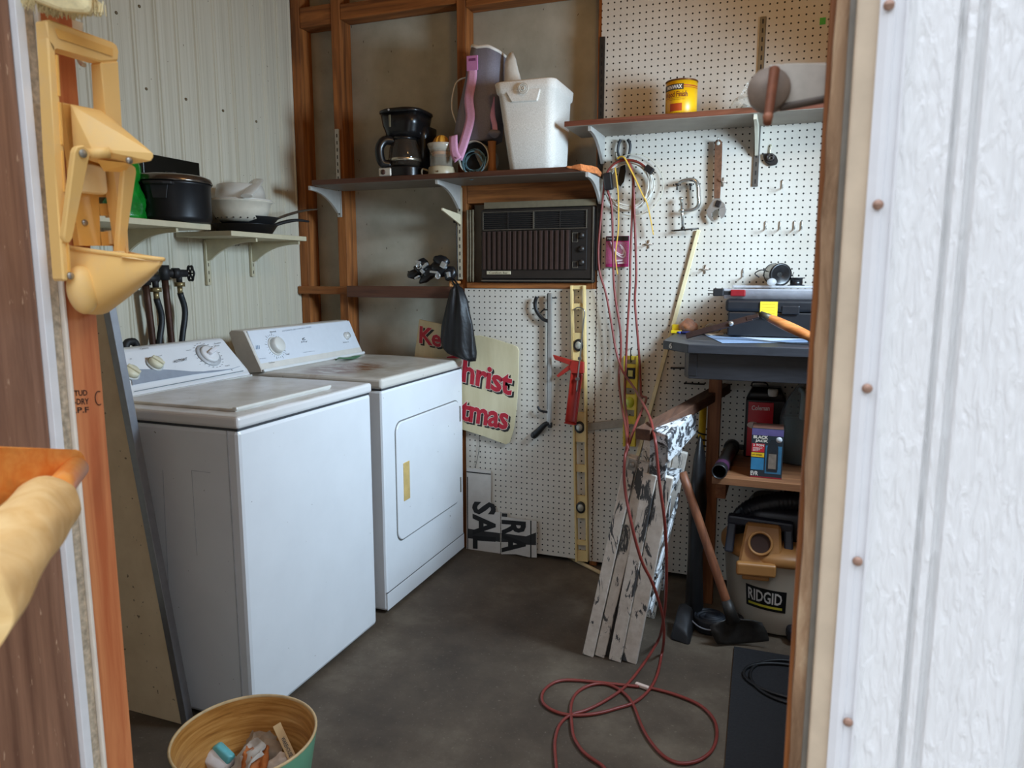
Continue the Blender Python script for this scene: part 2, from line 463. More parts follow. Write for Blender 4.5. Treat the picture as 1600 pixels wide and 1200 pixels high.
prof = [(xs[4], -.001), (xs[4], -.016), (xs[4]+.006, -.018), (xs[4]+.010, -.018), (xs[4]+.012, -.0155), (xs[4]+.018, -.0155), (xs[4]+.020, -.018), (xs[5]-.001, -.018), (xs[5], -.016), (xs[5], -.001)]
mb.loft([[Vector((x, YF0+y, z)) for x, y in prof] for z in (-.05, 2.15)], smooth=False)
fl = struct(mb, 'trim_28', plain((232, 232, 234), .35, 0, .02))
scr = []
for py in (8, 320, 607, 877, 1128):
    px = {8: 1389, 320: 1372, 607: 1355, 877: 1340, 1128: 1325}[py]
    q = W(px, py, YF0-.019)
    b = MB(); R = Matrix.Rotation(PI/2, 3, 'X')
    b.lathe([(.0042, 0), (.0040, .0012), (.0026, .0022), (.0, .0026)], q, 14, R)
    b.box(q+Vector((-.003, -.0029, -.0004)), q+Vector((.003, -.0022, .0004)))
    o = b.build('screw', plain((168, 134, 116), .5, .3), fl)
# siding: boards with paired reveals, edges laid at the px of the photo on the outer wall plane
gx = [xs[5]-.004]
def xs_(px): return W(px, 600, YF0-.012).x
g1a, g1b, g2a, g2b = xs_(1447), xs_(1466), xs_(1474), xs_(1497)
end = 1.40
pr = [(xs[5]-.003, 0), (g1a, 0)]
for c0, c1 in ((g1a, g1b), (g2a, g2b)):
    pr += [(c0+.001, 0), (c0+.005, .011), (c1-.005, .011), (c1-.001, .0)]
pitch = g2b-xs[5]+.062
xx = g2b+.02
sec = list(pr)
x0 = g2b
while x0 < end:
    for c in (.058, .078):
        sec += [(x0+c, 0), (x0+c+.005, .011), (x0+c+.011, .011), (x0+c+.016, 0)]
    x0 += .10
mb = MB()
va = [mb.bm.verts.new((x, YF0-.012+d, -.08)) for x, d in sec]; vb = [mb.bm.verts.new((x, YF0-.012+d, 2.6)) for x, d in sec]
for i in range(len(sec)-1): mb.bm.faces.new((va[i], va[i+1], vb[i+1], vb[i]))
mb.box((xs[5]-.003, YF0-.004, -.08), (end, YF0-.0005, 2.6))
struct(mb, 'wall_exterior', m_siding())

# --- pegboard panels (origin on a hole so that the drilled grid lines up)
PL = Vector((-.6136, 0, 1.2107)); PR = Vector((0, 0, 1.837))
tag(MB().box((-.634, -.006, .022), (-.028, -.001, 1.221)).build('pegboard', M['peg'], None, PL), 'square white pegboard panel under the brown air conditioner', 'pegboard')
tag(MB().box((-.025, -.006, .022), (.825, -.001, 2.72)).build('pegboard', M['peg'], None, PR), 'tall white pegboard panel behind the workbench and tools', 'pegboard')
# ================================================================ washer and dryer
def onplane(px, py, p, n):
    d = ray(px, py); n = Vector(n); return CAM + d*((Vector(p)-CAM).dot(n)/d.dot(n))
def frame(n, up=(0, 0, 1)):
    z = Vector(n).normalized(); x = Vector(up).cross(z).normalized(); y = z.cross(x)
    return Matrix((x, y, z)).transposed()
def m_enamel(name, c, dust=None, rustspot=False):
    t = NT(name); n = t.noise(6, 5, .6); sp = t.noise(55, 2, .5)
    a = t.ramp(n, [(.3, lin(c)), (.7, lin(tuple(min(255, v+6) for v in c)))])
    a0 = a
    if dust: a = t.mix(t.ramp(n, [(.40, (0, 0, 0, 1)), (.62, (1, 1, 1, 1))]), a, lin(dust)); a = t.mix(t.math('GREATER_THAN', t.sep(2), .9035), a0, a)
    a = t.mix(t.ramp(sp, [(.765, (0, 0, 0, 1)), (.785, (.7, .7, .7, 1))]), a, lin((96, 84, 70)))
    if rustspot:
        r = t.noise(1, 6, .7, t.coord((9, 22, 9)), .6)
        tc = t.n('ShaderNodeTexCoord'); sxyz = t.n('ShaderNodeSeparateXYZ'); t.l(tc.outputs['Object'], sxyz.inputs[0])
        dx = t.math('MULTIPLY', t.math('ADD', sxyz.outputs[0], -.02), 6.5); dy = t.math('MULTIPLY', t.math('ADD', sxyz.outputs[1], .13), 4.2)
        dd = t.math('ADD', t.math('MULTIPLY', dx, dx), t.math('MULTIPLY', dy, dy))
        k = t.math('MULTIPLY', t.math('SUBTRACT', 1.0, dd, True), 2.0, True)
        f = t.math('MULTIPLY', t.ramp(r, [(.43, (0, 0, 0, 1)), (.52, (1, 1, 1, 1))]), k)
        a = t.mix(f, a, lin((136, 92, 62)))
    t.color(a).set(.28, spec=.4); return t.m
ENAM = m_enamel('white_enamel', (226, 228, 230)); ENAM_TOP = m_enamel('dusty_white_enamel_top', (224, 222, 220), (196, 191, 182))
CREAM = plain((218, 212, 184), .4, 0, .04); GREYP = plain((150, 158, 170), .4, 0, .06); INK = plain((40, 40, 46), .6); INKB = plain((70, 120, 160), .6)
SEAM = plain((60, 62, 66), .6)
wx, wy0, wy1 = -.615, -1.510, -.838
wz = .907
t = thing('washing_machine', 'white top-loading washer nearer the door, with two cream knobs on a tall grey-banded console', 'washing machine', (-.95, -1.17, 0))
WS = t
b = MB(); b.box((-1.29, wy0+.004, .015), (wx-.004, wy1-.004, .868), .012)
cab = b.build('cabinet', ENAM, t)
b = MB(); b.box((-.656, wy0+.0015, .03), (-.653, wy0+.0045, .866)); b.build('panel_seam', plain((188, 190, 194), .3), cab)
b = MB()
b.bar((-.889, wy0+.0042, .736), (-.905, wy0+.0042, .20), .003, .002, (0, 1, 0)); b.bar((-.785, wy0+.0042, .745), (-.785, wy0+.0042, .50), .002, .002, (0, 1, 0)); b.bar((-.785, wy0+.0042, .745), (-.72, wy0+.0042, .745), .002, .002, (0, 1, 0))
b.build('side_crease', plain((196, 199, 204), .4), cab)
b = MB()
for sx in (-1.24, -.66):
    for sy in (wy0+.05, wy1-.05): b.cyl((sx, sy, 0), (sx, sy, .02), .02, .018, 10)
b.build('foot', M['black'], t)
b = MB(); b.box((-1.29, wy0, .872), (wx, wy1, wz), .010, 3); b.build('top_deck', ENAM_TOP, t)
b = MB(); b.box((-1.28, wy0+.008, .866), (wx-.008, wy1-.008, .874)); b.build('deck_gap', SEAM, t)
b = MB(); b.box((-1.10, wy0+.055, wz-.002), (-.668, wy1-.17, wz+.0085), .004)
lid = b.build('lid', ENAM_TOP, t)
b = MB(); b.box((-.680, wy0+.055, wz+.003), (-.664, wy1-.17, wz+.0135), .004); b.build('lid_lip', plain((216, 214, 206), .3, 0, .03), lid)
# console
P0, P1 = Vector((-1.150, 0, .925)), Vector((-1.250, 0, 1.038))
prof = [(-1.128, .905), (-1.136, .916), (-1.150, .925), (-1.250, 1.036), (-1.262, 1.043), (-1.30, 1.043), (-1.315, 1.03), (-1.315, .905)]
b = MB()
b.prism([(x, wy0+.004, z) for x, z in prof], (0, wy1-wy0-.008, 0), .004)
con = b.build('console', ENAM, t)
fn = Vector((P1.z-P0.z, 0, -(P1.x-P0.x))).normalized()
fp = P0+fn*.0022
def wp(px, py): return onplane(px, py, fp, fn)
# lower band: grey sweep and the lighter lip
b = MB()
top = [wp(x, y)+fn*.0006 for x, y in ((204, 582), (216, 577), (240, 577), (270, 578), (300, 580.5), (318, 580.5), (330, 579), (345, 578), (362, 576), (375, 572))]
bot = [wp(x, y)+fn*.0006 for x, y in ((207, 602), (216, 600), (240, 595.5), (270, 590.5), (300, 585.5), (318, 583), (330, 582), (345, 580), (362, 577), (375, 572.6))]
for i in range(len(top)-1): b.quad((bot[i], bot[i+1], top[i+1], top[i]))
b.build('grey_band', GREYP, con)
b = MB(); a0, a1 = wp(210, 612), wp(380, 579.5); b.bar(a0, a1, .002, .003, fn); b.build('console_seam', plain((120, 130, 134), .5), con)
b = MB(); b.bar((-1.125, wy0+.01, .910), (-1.125, wy1-.01, .910), .010, .006, (0, 0, 1), .002); b.build('chrome_strip', plain((222, 222, 218), .25, .3), con)
R = frame(fn)
def knob_cream(px, py, name, rad=.024):
    c = wp(px, py)
    b = MB(); b.lathe([(rad*1.22, 0), (rad*1.18, .003), (rad*1.0, .004)], c, 28, R); k = b.build(name, plain((190, 192, 190), .35), con)
    b = MB(); b.lathe([(rad, .003), (rad*.95, .016), (rad*.8, .020), (0, .021)], c, 28, R)
    ax = R @ Vector((.55, -.83, 0)); b.bar(c+fn*.021-ax*rad*.9, c+fn*.021+ax*rad*.9, rad*.5, .012, fn, .003)
    o = b.build('grip', CREAM, None, ORG[con.name]); o.parent = k; o.location = (0, 0, 0); ORG[o.name] = ORG[con.name]
k = knob_cream(242, 569, 'selector_knob'); k = knob_cream(204, 583, 'temperature_knob')
c = wp(326, 555)
b = MB(); b.lathe([(.048, 0), (.047, .003), (.036, .0035)], c, 40, R); tk = b.build('timer_dial', plain((184, 186, 188), .35), t)
b = MB(); b.lathe([(.036, .003), (.034, .012), (.030, .014), (0, .014)], c, 40, R)
b.build('dial_skirt', plain((226, 226, 226), .3, 0, .02), tk)
b = MB(); ax = R @ Vector((.93, .35, 0)); b.bar(c+fn*.020-ax*.016, c+fn*.020+ax*.034, .016, .016, fn, .004)
b.build('dial_handle', plain((228, 226, 228), .3, 0, .02), tk)
text_on('HOTPOINT', wp(272, 567.5), wp(292.5, 563), wp(271.6, 563), INK, 'lettering', con, .0008, .012)
text_on('Options', wp(219, 547), wp(232, 545.5), wp(218.7, 543.5), INK, 'lettering', con, .0008)
for (x, y, w_, s) in ((244, 558, 9, 'Speed'), (291, 549, 8, 'Heavy'), (335, 538, 10, 'Permanent'), (336, 541.5, 7, 'Press'), (352, 573, 7, 'Light'), (203, 562, 3, 'Hot')):
    text_on(s, wp(x, y), wp(x+w_, y-w_*.16), wp(x-.2, y-2), INK, 'lettering', con, .0008)
b = MB()
for i in range(22):
    a = 2*PI*i/22+.1
    q = c+R @ Vector((math.cos(a)*.056, math.sin(a)*.056, .0008)); v = R @ Vector((1, 0, 0)); b.bar(q-v*.003, q+v*.003, .0014, .0006, fn)
b.build('dial_marks', INK, tk)

# ---- dryer
dx, dy0, dy1 = -.632, -.745, -.030
t = thing('clothes_dryer', 'white clothes dryer with a rust-stained top, beyond the washer and beside the pegboard', 'dryer', (-.95, -.39, 0))
b = MB(); b.box((-1.36, dy0+.004, .012), (dx-.003, dy1-.004, .862), .010)
cab = b.build('cabinet', ENAM, t)
b = MB(); b.box((-1.36, dy0, .866), (dx, dy1, wz), .012, 3)
b.build('top_deck', m_enamel('rust_stained_enamel_top', (212, 206, 196), (180, 170, 154), True), t)
b = MB(); b.box((-1.30, dy0+.008, .860), (dx-.008, dy1-.008, .868)); b.build('deck_gap', SEAM, t)
b = MB(); b.box((dx-.006, dy0+.006, .014), (dx-.0015, dy1-.006, .082), .002); b.build('kick_panel', ENAM, t)
b = MB(); b.box((dx-.006, dy0+.005, .082), (dx-.0022, dy1-.005, .0855)); b.build('kick_seam', SEAM, t)
# door: rounded outline groove + panel
yc, zc, dw, dh = -.368, .490, .568, .468
def rr2(w, h, r, x): return [Vector((x, yc+p.x, zc+p.y)) for p in rrect(w, h, r, 6)]
b = MB(); b.loft([rr2(dw+.010, dh+.010, .045, dx-.004), rr2(dw+.010, dh+.010, .045, dx-.0022)]); gd = b.build('door_gasket', plain((120, 120, 118), .6), t)
b = MB(); b.loft([rr2(dw, dh, .04, dx-.004), rr2(dw, dh, .04, dx+.001), rr2(dw-.008, dh-.008, .037, dx+.0035)])
dr = b.build('door', ENAM, t)
b = MB(); h0, h1 = X(630, 724, dx+.004), X(640.5, 778, dx+.004)
b.box((dx+.002, h0.y, h1.z), (dx+.0065, h1.y, h0.z), .002); hd = b.build('door_handle', plain((206, 176, 112), .5, 0, .15, 30), dr)
for z in (.66, .33):
    b = MB(); b.box((dx-.002, -.082, z-.035), (dx+.005, -.074, z+.035), .0015); b.build('hinge', plain((150, 146, 138), .4, .4), t)
# console
P0, P1 = Vector((-1.165, 0, .912)), Vector((-1.232, 0, 1.062))
prof = [(-1.158, .906), (-1.160, .918), (-1.230, 1.058), (-1.238, 1.066), (-1.296, 1.066), (-1.31, 1.055), (-1.255, .895)]
b = MB(); b.prism([(x, dy0-.005, z) for x, z in prof], (0, dy1-dy0+.005, 0), .003)
con = b.build('console', plain((220, 214, 204), .4, 0, .04), t)
fn = Vector((P1.z-P0.z, 0, -(P1.x-P0.x))).normalized(); fp = P0+fn*.003
def wp(px, py): return onplane(px, py, fp, fn)
R = frame(fn)
q0 = Vector((-1.165, dy0-.003, .916))+fn*.002
b = MB()
bl, br_, tr, tl = (Vector((P0.x, dy0+.004, P0.z)), Vector((P0.x, dy1-.004, P0.z)), Vector((P1.x, dy1-.004, P1.z)), Vector((P1.x, dy0+.004, P1.z)))
b.prism([bl, br_, tr, tl], fn*.006, .002); face = b.build('control_panel', plain((222, 226, 232), .35, 0, .02), con)
fp = P0+fn*.0062
b = MB(); e0 = Vector((-1.158, dy0-.004, .910)); b.bar(e0+fn*.004, Vector((-1.158, dy1+.002, .910))+fn*.004, .012, .014, fn, .003); b.build('lower_trim', plain((224, 224, 222), .35, 0, .02), con)
c = wp(430, 541)
b = MB(); b.lathe([(.040, 0), (.039, .003), (.036, .004)], c, 40, R); k = b.build('timer_dial', plain((206, 204, 198), .35, 0, .03), t)
b = MB(); b.lathe([(.0335, .003), (.031, .026), (.028, .029), (0, .029)], c, 40, R); b.build('dial_grip', plain((222, 220, 212), .35, 0, .03), k)
b = MB()
for i in range(26):
    a = 2*PI*i/26
    v = R @ Vector((math.cos(a), math.sin(a), 0)); b.bar(c+v*.046+fn*.0006, c+v*(.051 if i % 3 else .058)+fn*.0006, .0012, .0005, fn)
b.build('dial_marks', INK, k)
c2 = wp(541, 525)
b = MB(); b.lathe([(.019, 0), (.018, .004), (.015, .005), (.0145, .016), (0, .017)], c2, 28, R); b.build('start_knob', plain((214, 212, 206), .3, .1), t)
for (x, y, w_, h, s, mm) in ((422, 520, 9, 2.2, 'Normal', INK), (400, 546, 5.5, 6, '|||', INKB), (446, 555, 6, 2.6, 'Timed', INK), (420, 568, 9, 2, 'Cool Down', INK), (406, 562, 10, 2, 'Regular', GREYP), (474, 551.5, 18, 1.4, 'super capacity', GREYP), (536, 536, 9, 1.6, 'Start', INK)):
    text_on(s, wp(x, y), wp(x+w_, y-w_*.13), wp(x-.6, y-h), mm, 'lettering', face, .0012)
text_on('AUTOMATIC DRY CONTROL SYSTEM', wp(441, 518.5), wp(486, 512), wp(440.6, 516.5), GREYP, 'lettering', face, .0012)
b = MB()   # small emblem with a swoosh
e = wp(474, 530)
b.tube([e+R @ Vector((-.008, -.002, .001)), e+R @ Vector((-.001, .003, .001)), e+R @ Vector((.010, .005, .001))], .0016, 6, sub=3); b.tube([e+R @ Vector((-.005, -.003, .001)), e+R @ Vector((.004, -.004, .001)), e+R @ Vector((.011, -.003, .001))], .0014, 6, sub=3)
b.build('emblem', INK, face)
text_on('Dry', wp(471, 536.5), wp(480, 535), wp(470.6, 533.3), INK, 'lettering', face, .0012)
# green scrap on the dryer top
b = MB()
g0 = Z(546, 562, wz)
b.loft([[g0+Vector((-.012+.03*u*k, -.09+.18*u, .007+.004*math.sin(u*7+k)))+Vector((.018*k*math.sin(PI*min(1, u*1.1)), 0, 0)) for k in (-1, -.3, .3, 1)] for u in [i/10 for i in range(11)]], False, False, True, False)
one(b, 'leaf_scrap', plain((56, 132, 70), .5, 0, .3, 60), 'thin green plastic scrap lying on the dusty top of the dryer', 'scrap')
# ================================================================ left wall: bracket shelves, cookware, plumbing
SHB = plain((196, 186, 156), .5, 0, .08, 20)
def bracket(parent, y, zt, x0=-1.512, x1=-1.255, drop=.085, name='bracket'):
    """curved sheet arm against the left wall, and its slotted upright"""
    b = MB(); pts = [Vector((x0, y, zt)), Vector((x1, y, zt)), Vector((x1, y, zt-.014))]
    for i in range(9):
        u = i/8; pts.append(Vector((x1+(x0+.022-x1)*u, y, zt-.014-(drop-.014)*u**2.6)))
    pts.append(Vector((x0, y, zt-drop)))
    b.prism([p-Vector((0, .005, 0)) for p in pts], (0, .010, 0))
    return b.build(name, SHB, parent)
def upright(parent, y, z0, z1, x=-1.512):
    b = MB(); b.box((x-.004, y-.010, z0), (x+.008, y+.010, z1), .001); o = b.build('upright', SHB, parent)
    b = MB(); zz = z0+.012
    while zz < z1-.02: b.box((x+.0078, y-.002, zz), (x+.0086, y+.002, zz+.014)); zz += .032
    b.build('slots', plain((70, 60, 46), .8), o); return o
ns = thing('bracket_shelf', 'cream bracket shelf on the ribbed wall holding the black stockpot', 'shelf', (-1.38, -1.15, 1.43))
MB().box((-1.508, -1.62, 1.439), (-1.238, -.888, 1.459), .002).build('board', SHB, ns)
bracket(ns, -1.03, 1.438); bracket(ns, -1.40, 1.438); upright(ns, -1.03, 1.24, 1.43); upright(ns, -1.40, 1.24, 1.43)
fs = thing('bracket_shelf', 'cream bracket shelf on the ribbed wall holding the frying pans', 'shelf', (-1.38, -.55, 1.42))
MB().box((-1.508, -.785, 1.424), (-1.238, -.325, 1.443), .002).build('board', SHB, fs)
bracket(fs, -.626, 1.423); bracket(fs, -.356, 1.423); upright(fs, -.626, 1.237, 1.42); upright(fs, -.356, 1.272, 1.42)
# stockpot
pc = Vector((-1.372, -1.028, 1.4595))
BLK = plain((26, 26, 28), .38, .3, .15); BLKM = plain((30, 29, 30), .6, 0, .2); BSTEEL = plain((120, 112, 104), .22, .9, .15)
c_ = X(272, 350, -1.345); pc = Vector((-1.345, c_.y, 1.4595))
t = thing('stockpot', 'black stockpot with a steel lid and loop handles on the left wall shelf', 'pot', pc)
b = MB(); b.lathe([(.118, 0), (.126, .006), (.128, .02), (.1295, .130), (.133, .134), (.130, .138)], pc, 40); b.build('body', BLK, t)
b = MB(); b.lathe([(.136, .138), (.137, .142), (.131, .156), (.112, .164), (.05, .168), (0, .169)], pc, 40); ld = b.build('lid', BSTEEL, t)
b = MB(); b.lathe([(.012, .168), (.010, .172), (.018, .176), (.017, .180), (0, .181)], pc, 20); b.build('lid_knob', BLK, ld)
for ang in (-62, 118):
    a = math.radians(ang); d = Vector((math.cos(a), math.sin(a), 0)); s = Vector((-d.y, d.x, 0)); q = pc+Vector((0, 0, .122))
    b = MB(); b.prism([q+d*.128-s*.050, q+d*.152-s*.046, q+d*.160-s*.02, q+d*.160+s*.02, q+d*.152+s*.046, q+d*.128+s*.050], (0, 0, .010), .002)
    b.prism([q+d*.131-s*.030+Vector((0, 0, .004)), q+d*.131+s*.030+Vector((0, 0, .004)), q+d*.131+s*.022+Vector((0, 0, -.045)), q+d*.131-s*.022+Vector((0, 0, -.045))], d*.006, .001)
    b.build('handle', BLKM, t)
# black box / roaster behind the pot
p0 = X(225, 250, -1.49); p1 = X(303, 252, -1.49); p2 = X(321, 256, -1.40)
b = MB(); ty0, ty1 = X(224, 252, -1.484).y, X(312, 254, -1.484).y
b.box((-1.509, ty0, 1.4595), (-1.486, ty1, 1.4595+.258), .003)
one(b, 'baking_tin', plain((34, 32, 26), .25, .4, .25, 90), 'flat black metal tin standing on edge behind the stockpot', 'tin', org=(-1.498, ty1-.1, 1.4595))
# green bag
g = X(198, 345, -1.36); gc = Vector((-1.36, g.y, 1.4595))
rings = []
for i in range(13):
    u = i/12; w = .070*(1-.15*u+.1*math.sin(u*9)); d = .045*(1-.75*u**2)+.004
    rings.append([gc+Vector((d*math.sin(a)*(1+.12*math.sin(5*a+u*12)), w*math.cos(a)*(1+.10*math.sin(3*a+u*17)), .215*u)) for a in [2*PI*k/20 for k in range(20)]])
b = MB(); b.loft(rings)
one(b, 'green_bag', plain((18, 122, 36), .22, 0, .35, 30, bump=.5), 'shiny green plastic bag on the left shelf, half hidden by the yellow crusher', 'bag')
# pans on the far shelf, bowls on them
fc = X(375, 355, -1.375); pz = 1.4435
fc = Vector((-1.376, X(383, 355, -1.376).y, pz))
t = thing('frying_pan', 'black frying pan with black handle, lowest of the stack on the left shelf', 'pan', fc)
b = MB(); b.lathe([(.100, 0), (.106, .004), (.128, .036), (.130, .038), (.124, .036), (.100, .007), (0, .005)], fc, 40); b.build('body', BLK, t)
h1 = X(482, 346, -1.30)
def pan_handle(c, tip, name, mat, parent, r0=.012, lift=.012):
    d = (tip-c); d2 = Vector((d.x, d.y, 0)).normalized(); a = c+d2*.126
    b = MB(); b.tube([a, a+(tip-a)*.25+Vector((0, 0, lift)), a+(tip-a)*.65+Vector((0, 0, lift*1.2)), tip], lambda u: r0*(.6+.5*math.sin(PI*min(1, u*.9+.1))), 10, flat=.6)
    return b.build(name, mat, parent)
pan_handle(fc+Vector((0, 0, .034)), h1, 'handle', BLKM, t)
c2 = fc+Vector((.0, .02, .040))
t = thing('frying_pan', 'frying pan with long steel handle nested on the black pan on the left shelf', 'pan', c2)
b = MB(); b.lathe([(.095, 0), (.10, .003), (.122, .028), (.124, .030), (.119, .029), (.096, .006), (0, .005)], c2, 40); b.build('body', BLKM, t)
h2 = X(495, 327, -1.30); pan_handle(c2+Vector((0, 0, .024)), h2, 'handle', plain((150, 140, 128), .25, .9, .1), t, .009, .008)
bc = Vector((fc.x+.004, X(376, 340, -1.372).y, c2.z+.0065))
t = thing('mixing_bowl', 'white plastic bowl with slotted base resting in the frying pans', 'bowl', bc)
WPL = plain((214, 206, 188), .45, 0, .05)
b = MB(); b.lathe([(.070, 0), (.092, .012), (.112, .045), (.120, .075), (.128, .078), (.128, .083), (.116, .080), (.108, .046), (.07, .006), (0, .005)], bc, 40); b.build('body', WPL, t)
b = MB()
for k in range(22):
    a = 2*PI*k/22; q = bc+Vector((.0935*math.cos(a), .0935*math.sin(a), .014)); b.ell(q, (.0035, .0035, .003), 8, 6)
b.build('drain_holes', plain((50, 44, 38), .8), t)
FROST = plain((226, 222, 212), .3, 0, .04, 20, alpha=.62)
bc2 = bc+Vector((0, .005, .0835))
t = thing('plastic_tub', 'frosted clear plastic tub upside down on the white bowl', 'tub', bc2)
b = MB(); b.lathe([(.122, 0), (.122, .006), (.098, .010), (.094, .040), (.088, .062), (.080, .066), (0, .067)], bc2, 36, None, False, True); b.build('body', FROST, t)
b = MB(); b.lathe([(.124, 0), (.126, .003), (.122, .006)], bc2, 36, None, False, False); b.build('rim', plain((220, 214, 202), .3, 0, .04, alpha=.8), t)
bc3 = bc2+Vector((.0, -.065, .012))
b = MB(); b.tube([bc2+Vector((.115, -.10, .008)), bc2+Vector((.09, -.02, .055)), bc2+Vector((.04, .06, .088)), bc2+Vector((-.01, .10, .085))], .024, 12, flat=.35)
one(b, 'plastic_ladle', FROST, 'clear plastic scoop lying across the frosted tub', 'scoop')
# --- plumbing
PIPE = plain((70, 44, 32), .5, .4, .25, 50); HOSE = plain((26, 30, 34), .5, 0, .15); BRASS = plain((156, 140, 100), .35, .7, .2)
def pipe_valve(pxb, pxt, pyt, label, wheel, hose_px, hlabel, off=.055):
    q0 = X(pxb, 545, -1.47); q1 = X(pxt, pyt, -1.47)
    t = thing('water_valve', label, 'valve', (-1.47, q1.y, .95))
    b = MB(); b.tube([Vector((-1.47, q0.y, .80)), Vector((-1.47, q0.y, 1.0)), q1], .0125, 12, sub=3); b.build('pipe', PIPE, t)
    b = MB(); v = q1+Vector((0, 0, .012)); dy = Vector((.35, .94, 0)).normalized()
    b.cyl(v-Vector((0, 0, .025)), v+Vector((0, 0, .03)), .019); b.cyl(v-dy*.01, v+dy*(.085 if wheel else off+.012), .016, .014)
    if wheel: b.cyl(v+dy*.03, v+dy*.055, .020)
    ho = v+dy*off; b.cyl(ho, ho-Vector((0, 0, .035)), .011); b.build('valve_body', BLKM, t)
    if not wheel: dy = Vector((0, 0, 1)); v = v-Vector((0, 0, .03))
    w = v+dy*.10; b = MB(); b.cyl(v+dy*.08, w, .006)
    side = Vector((dy.y, -dy.x, 0)) if wheel else Vector((1, 0, 0)); upv = Vector((0, 0, 1)) if wheel else Vector((0, 1, 0))
    ring = [w+side*(.028*(1+.10*math.cos(6*a))*math.cos(a))+upv*(.028*(1+.10*math.cos(6*a))*math.sin(a)) for a in [2*PI*k/36 for k in range(36)]]
    b.tube(ring, .004, 8, True, 1)
    for k in range(3):
        a = PI*k/3; d = side*math.cos(a)+upv*math.sin(a); b.cyl(w-d*.028, w+d*.028, .003, None, 8)
    b.build('hand_wheel', BLKM, t)
    h = thing('water_hose', hlabel, 'hose', (ho.x, ho.y, .95), 'washer fill hoses')
    b = MB(); b.cyl(ho-Vector((0, 0, .034)), ho-Vector((0, 0, .05)), .020, .020, 12); b.cyl(ho-Vector((0, 0, .05)), ho-Vector((0, 0, .078)), .010, .0095, 12); b.build('fitting', BRASS, h)
    e = X(hose_px, 545, -1.45); m = ho-Vector((0, 0, .15))
    b = MB(); b.tube([ho-Vector((0, 0, .074)), m+Vector((0, .018, 0)), e, Vector((e.x, e.y+.01, .82))], .0115, 12); b.build('tube', HOSE, h)
    return t
pipe_valve(240, 227, 440, 'black gate valve on the left-hand brown pipe, mostly behind the yellow crusher', False, 249, 'black washer hose from the valve behind the crusher tip', .036)
pipe_valve(269, 257, 432, 'black gate valve with six-lobed hand wheel on the right-hand brown pipe', True, 284, 'black washer hose right of the right-hand brown pipe')
dc = X(205, 545, -1.44)
b = MB(); b.tube([Vector((dc.x, dc.y+.03, .012)), dc+Vector((0, .03, -.3)), dc+Vector((0, .028, -.02)), dc+Vector((0, 0, .025)), dc+Vector((0, -.028, -.02)), dc+Vector((0, -.03, -.3)), Vector((dc.x, dc.y-.03, .012))], .013, 12)
one(b, 'drain_hose', BLKM, 'black drain hose hooping up behind the near end of the washer', 'hose')
# screws on the ribbed wall
i = 0
for px, py in ((228, 139), (290, 155), (348, 173), (400, 190), (217, 10), (181, 20)):
    q = X(px, py, -1.520); b = MB(); b.lathe([(.006, 0), (.0055, .003), (0, .005)], (-1.5195, q.y, q.z), 10, Matrix.Rotation(PI/2, 3, 'Y'))
    bpy.data.objects['wall_left']; b.build('screw', plain((120, 104, 78), .5, .5), bpy.data.objects['wall_left'])
text_on('75"', X(367, 385, -1.513), X(376.5, 384, -1.513), X(366.5, 377.5, -1.513), plain((60, 54, 46), .7), 'handwriting', bpy.data.objects['wall_left'], .0015)
# leaning board with metal edge beside the washer
e0 = W(300, 1118, -1.538); e1 = W(178, 470, -1.538); dirv = (e1-e0).normalized(); acr = Vector((-dirv.z, 0, dirv.x)).normalized()
if acr.x > 0: acr = -acr
e0 = e0 - dirv*(e0.z/dirv.z-.001)
L = 1.30
t = thing('leaning_panel', 'tan board with a grey metal edge leaning beside the washer', 'panel', (e0.x-.2, -1.54, 0))
wv = .36
b = MB(); b.prism([e0, e0+dirv*L, e0+dirv*L+acr*wv, e0+acr*wv*.98+Vector((0, 0, .05))], (0, -.016, 0), .0015)
TAN = NT('worn_tan_board'); n = TAN.noise(7, 5, .6); sp = TAN.noise(60, 2, .5)
TAN.color(TAN.mix(TAN.ramp(sp, [(.70, (0, 0, 0, 1)), (.73, (.8, .8, .8, 1))]), TAN.ramp(n, [(.3, lin((222, 196, 158))), (.7, lin((244, 222, 186)))]), lin((100, 72, 44)))).set(.55)
b.build('board', TAN.m, t)
b = MB(); b.prism([e0+Vector((0, .003, 0)), e0+dirv*L+Vector((0, .003, 0)), e0+dirv*L+acr*.026+Vector((0, .003, 0)), e0+acr*.026+Vector((0, .003, 0))], (0, -.0225, 0), .002)
b.prism([e0-acr*.004, e0-acr*.004+dirv*L, e0+dirv*L, e0], (0, -.024, 0), .001)
b.build('metal_edge', plain((150, 152, 158), .3, .7, .08), t)

# ================================================================ back wall: upper shelf and what stands on it
GRB = plain((188, 184, 176), .4, .2, .06)
def back_bracket(parent, x, zt, yfront, mat=GRB, drop=.10):
    pts = [Vector((x, -.006, zt)), Vector((x, yfront, zt)), Vector((x, yfront, zt-.018))]
    for i in range(9):
        u = i/8; pts.append(Vector((x, yfront+(-.03-yfront)*u, zt-.018-(drop-.018)*u**2.4)))
    pts.append(Vector((x, -.006, zt-drop)))
    b = MB(); b.prism([p-Vector((.0055, 0, 0)) for p in pts], (.011, 0, 0)); return b.build('bracket', mat, parent)
def back_upright(parent, x, z0, z1, mat, slot=(70, 66, 60)):
    b = MB(); b.box((x-.011, -.014, z0), (x+.011, -.0065, z1), .001); o = b.build('upright', mat, parent)
    b = MB(); zz = z0+.01
    while zz < z1-.02: b.box((x-.0025, -.0150, zz), (x+.0025, -.0138, zz+.016)); zz += .032
    b.build('slots', plain(slot, .8), o); return o
SZ = 1.690
GLAM = plain((118, 108, 96), .5, 0, .12, 14)
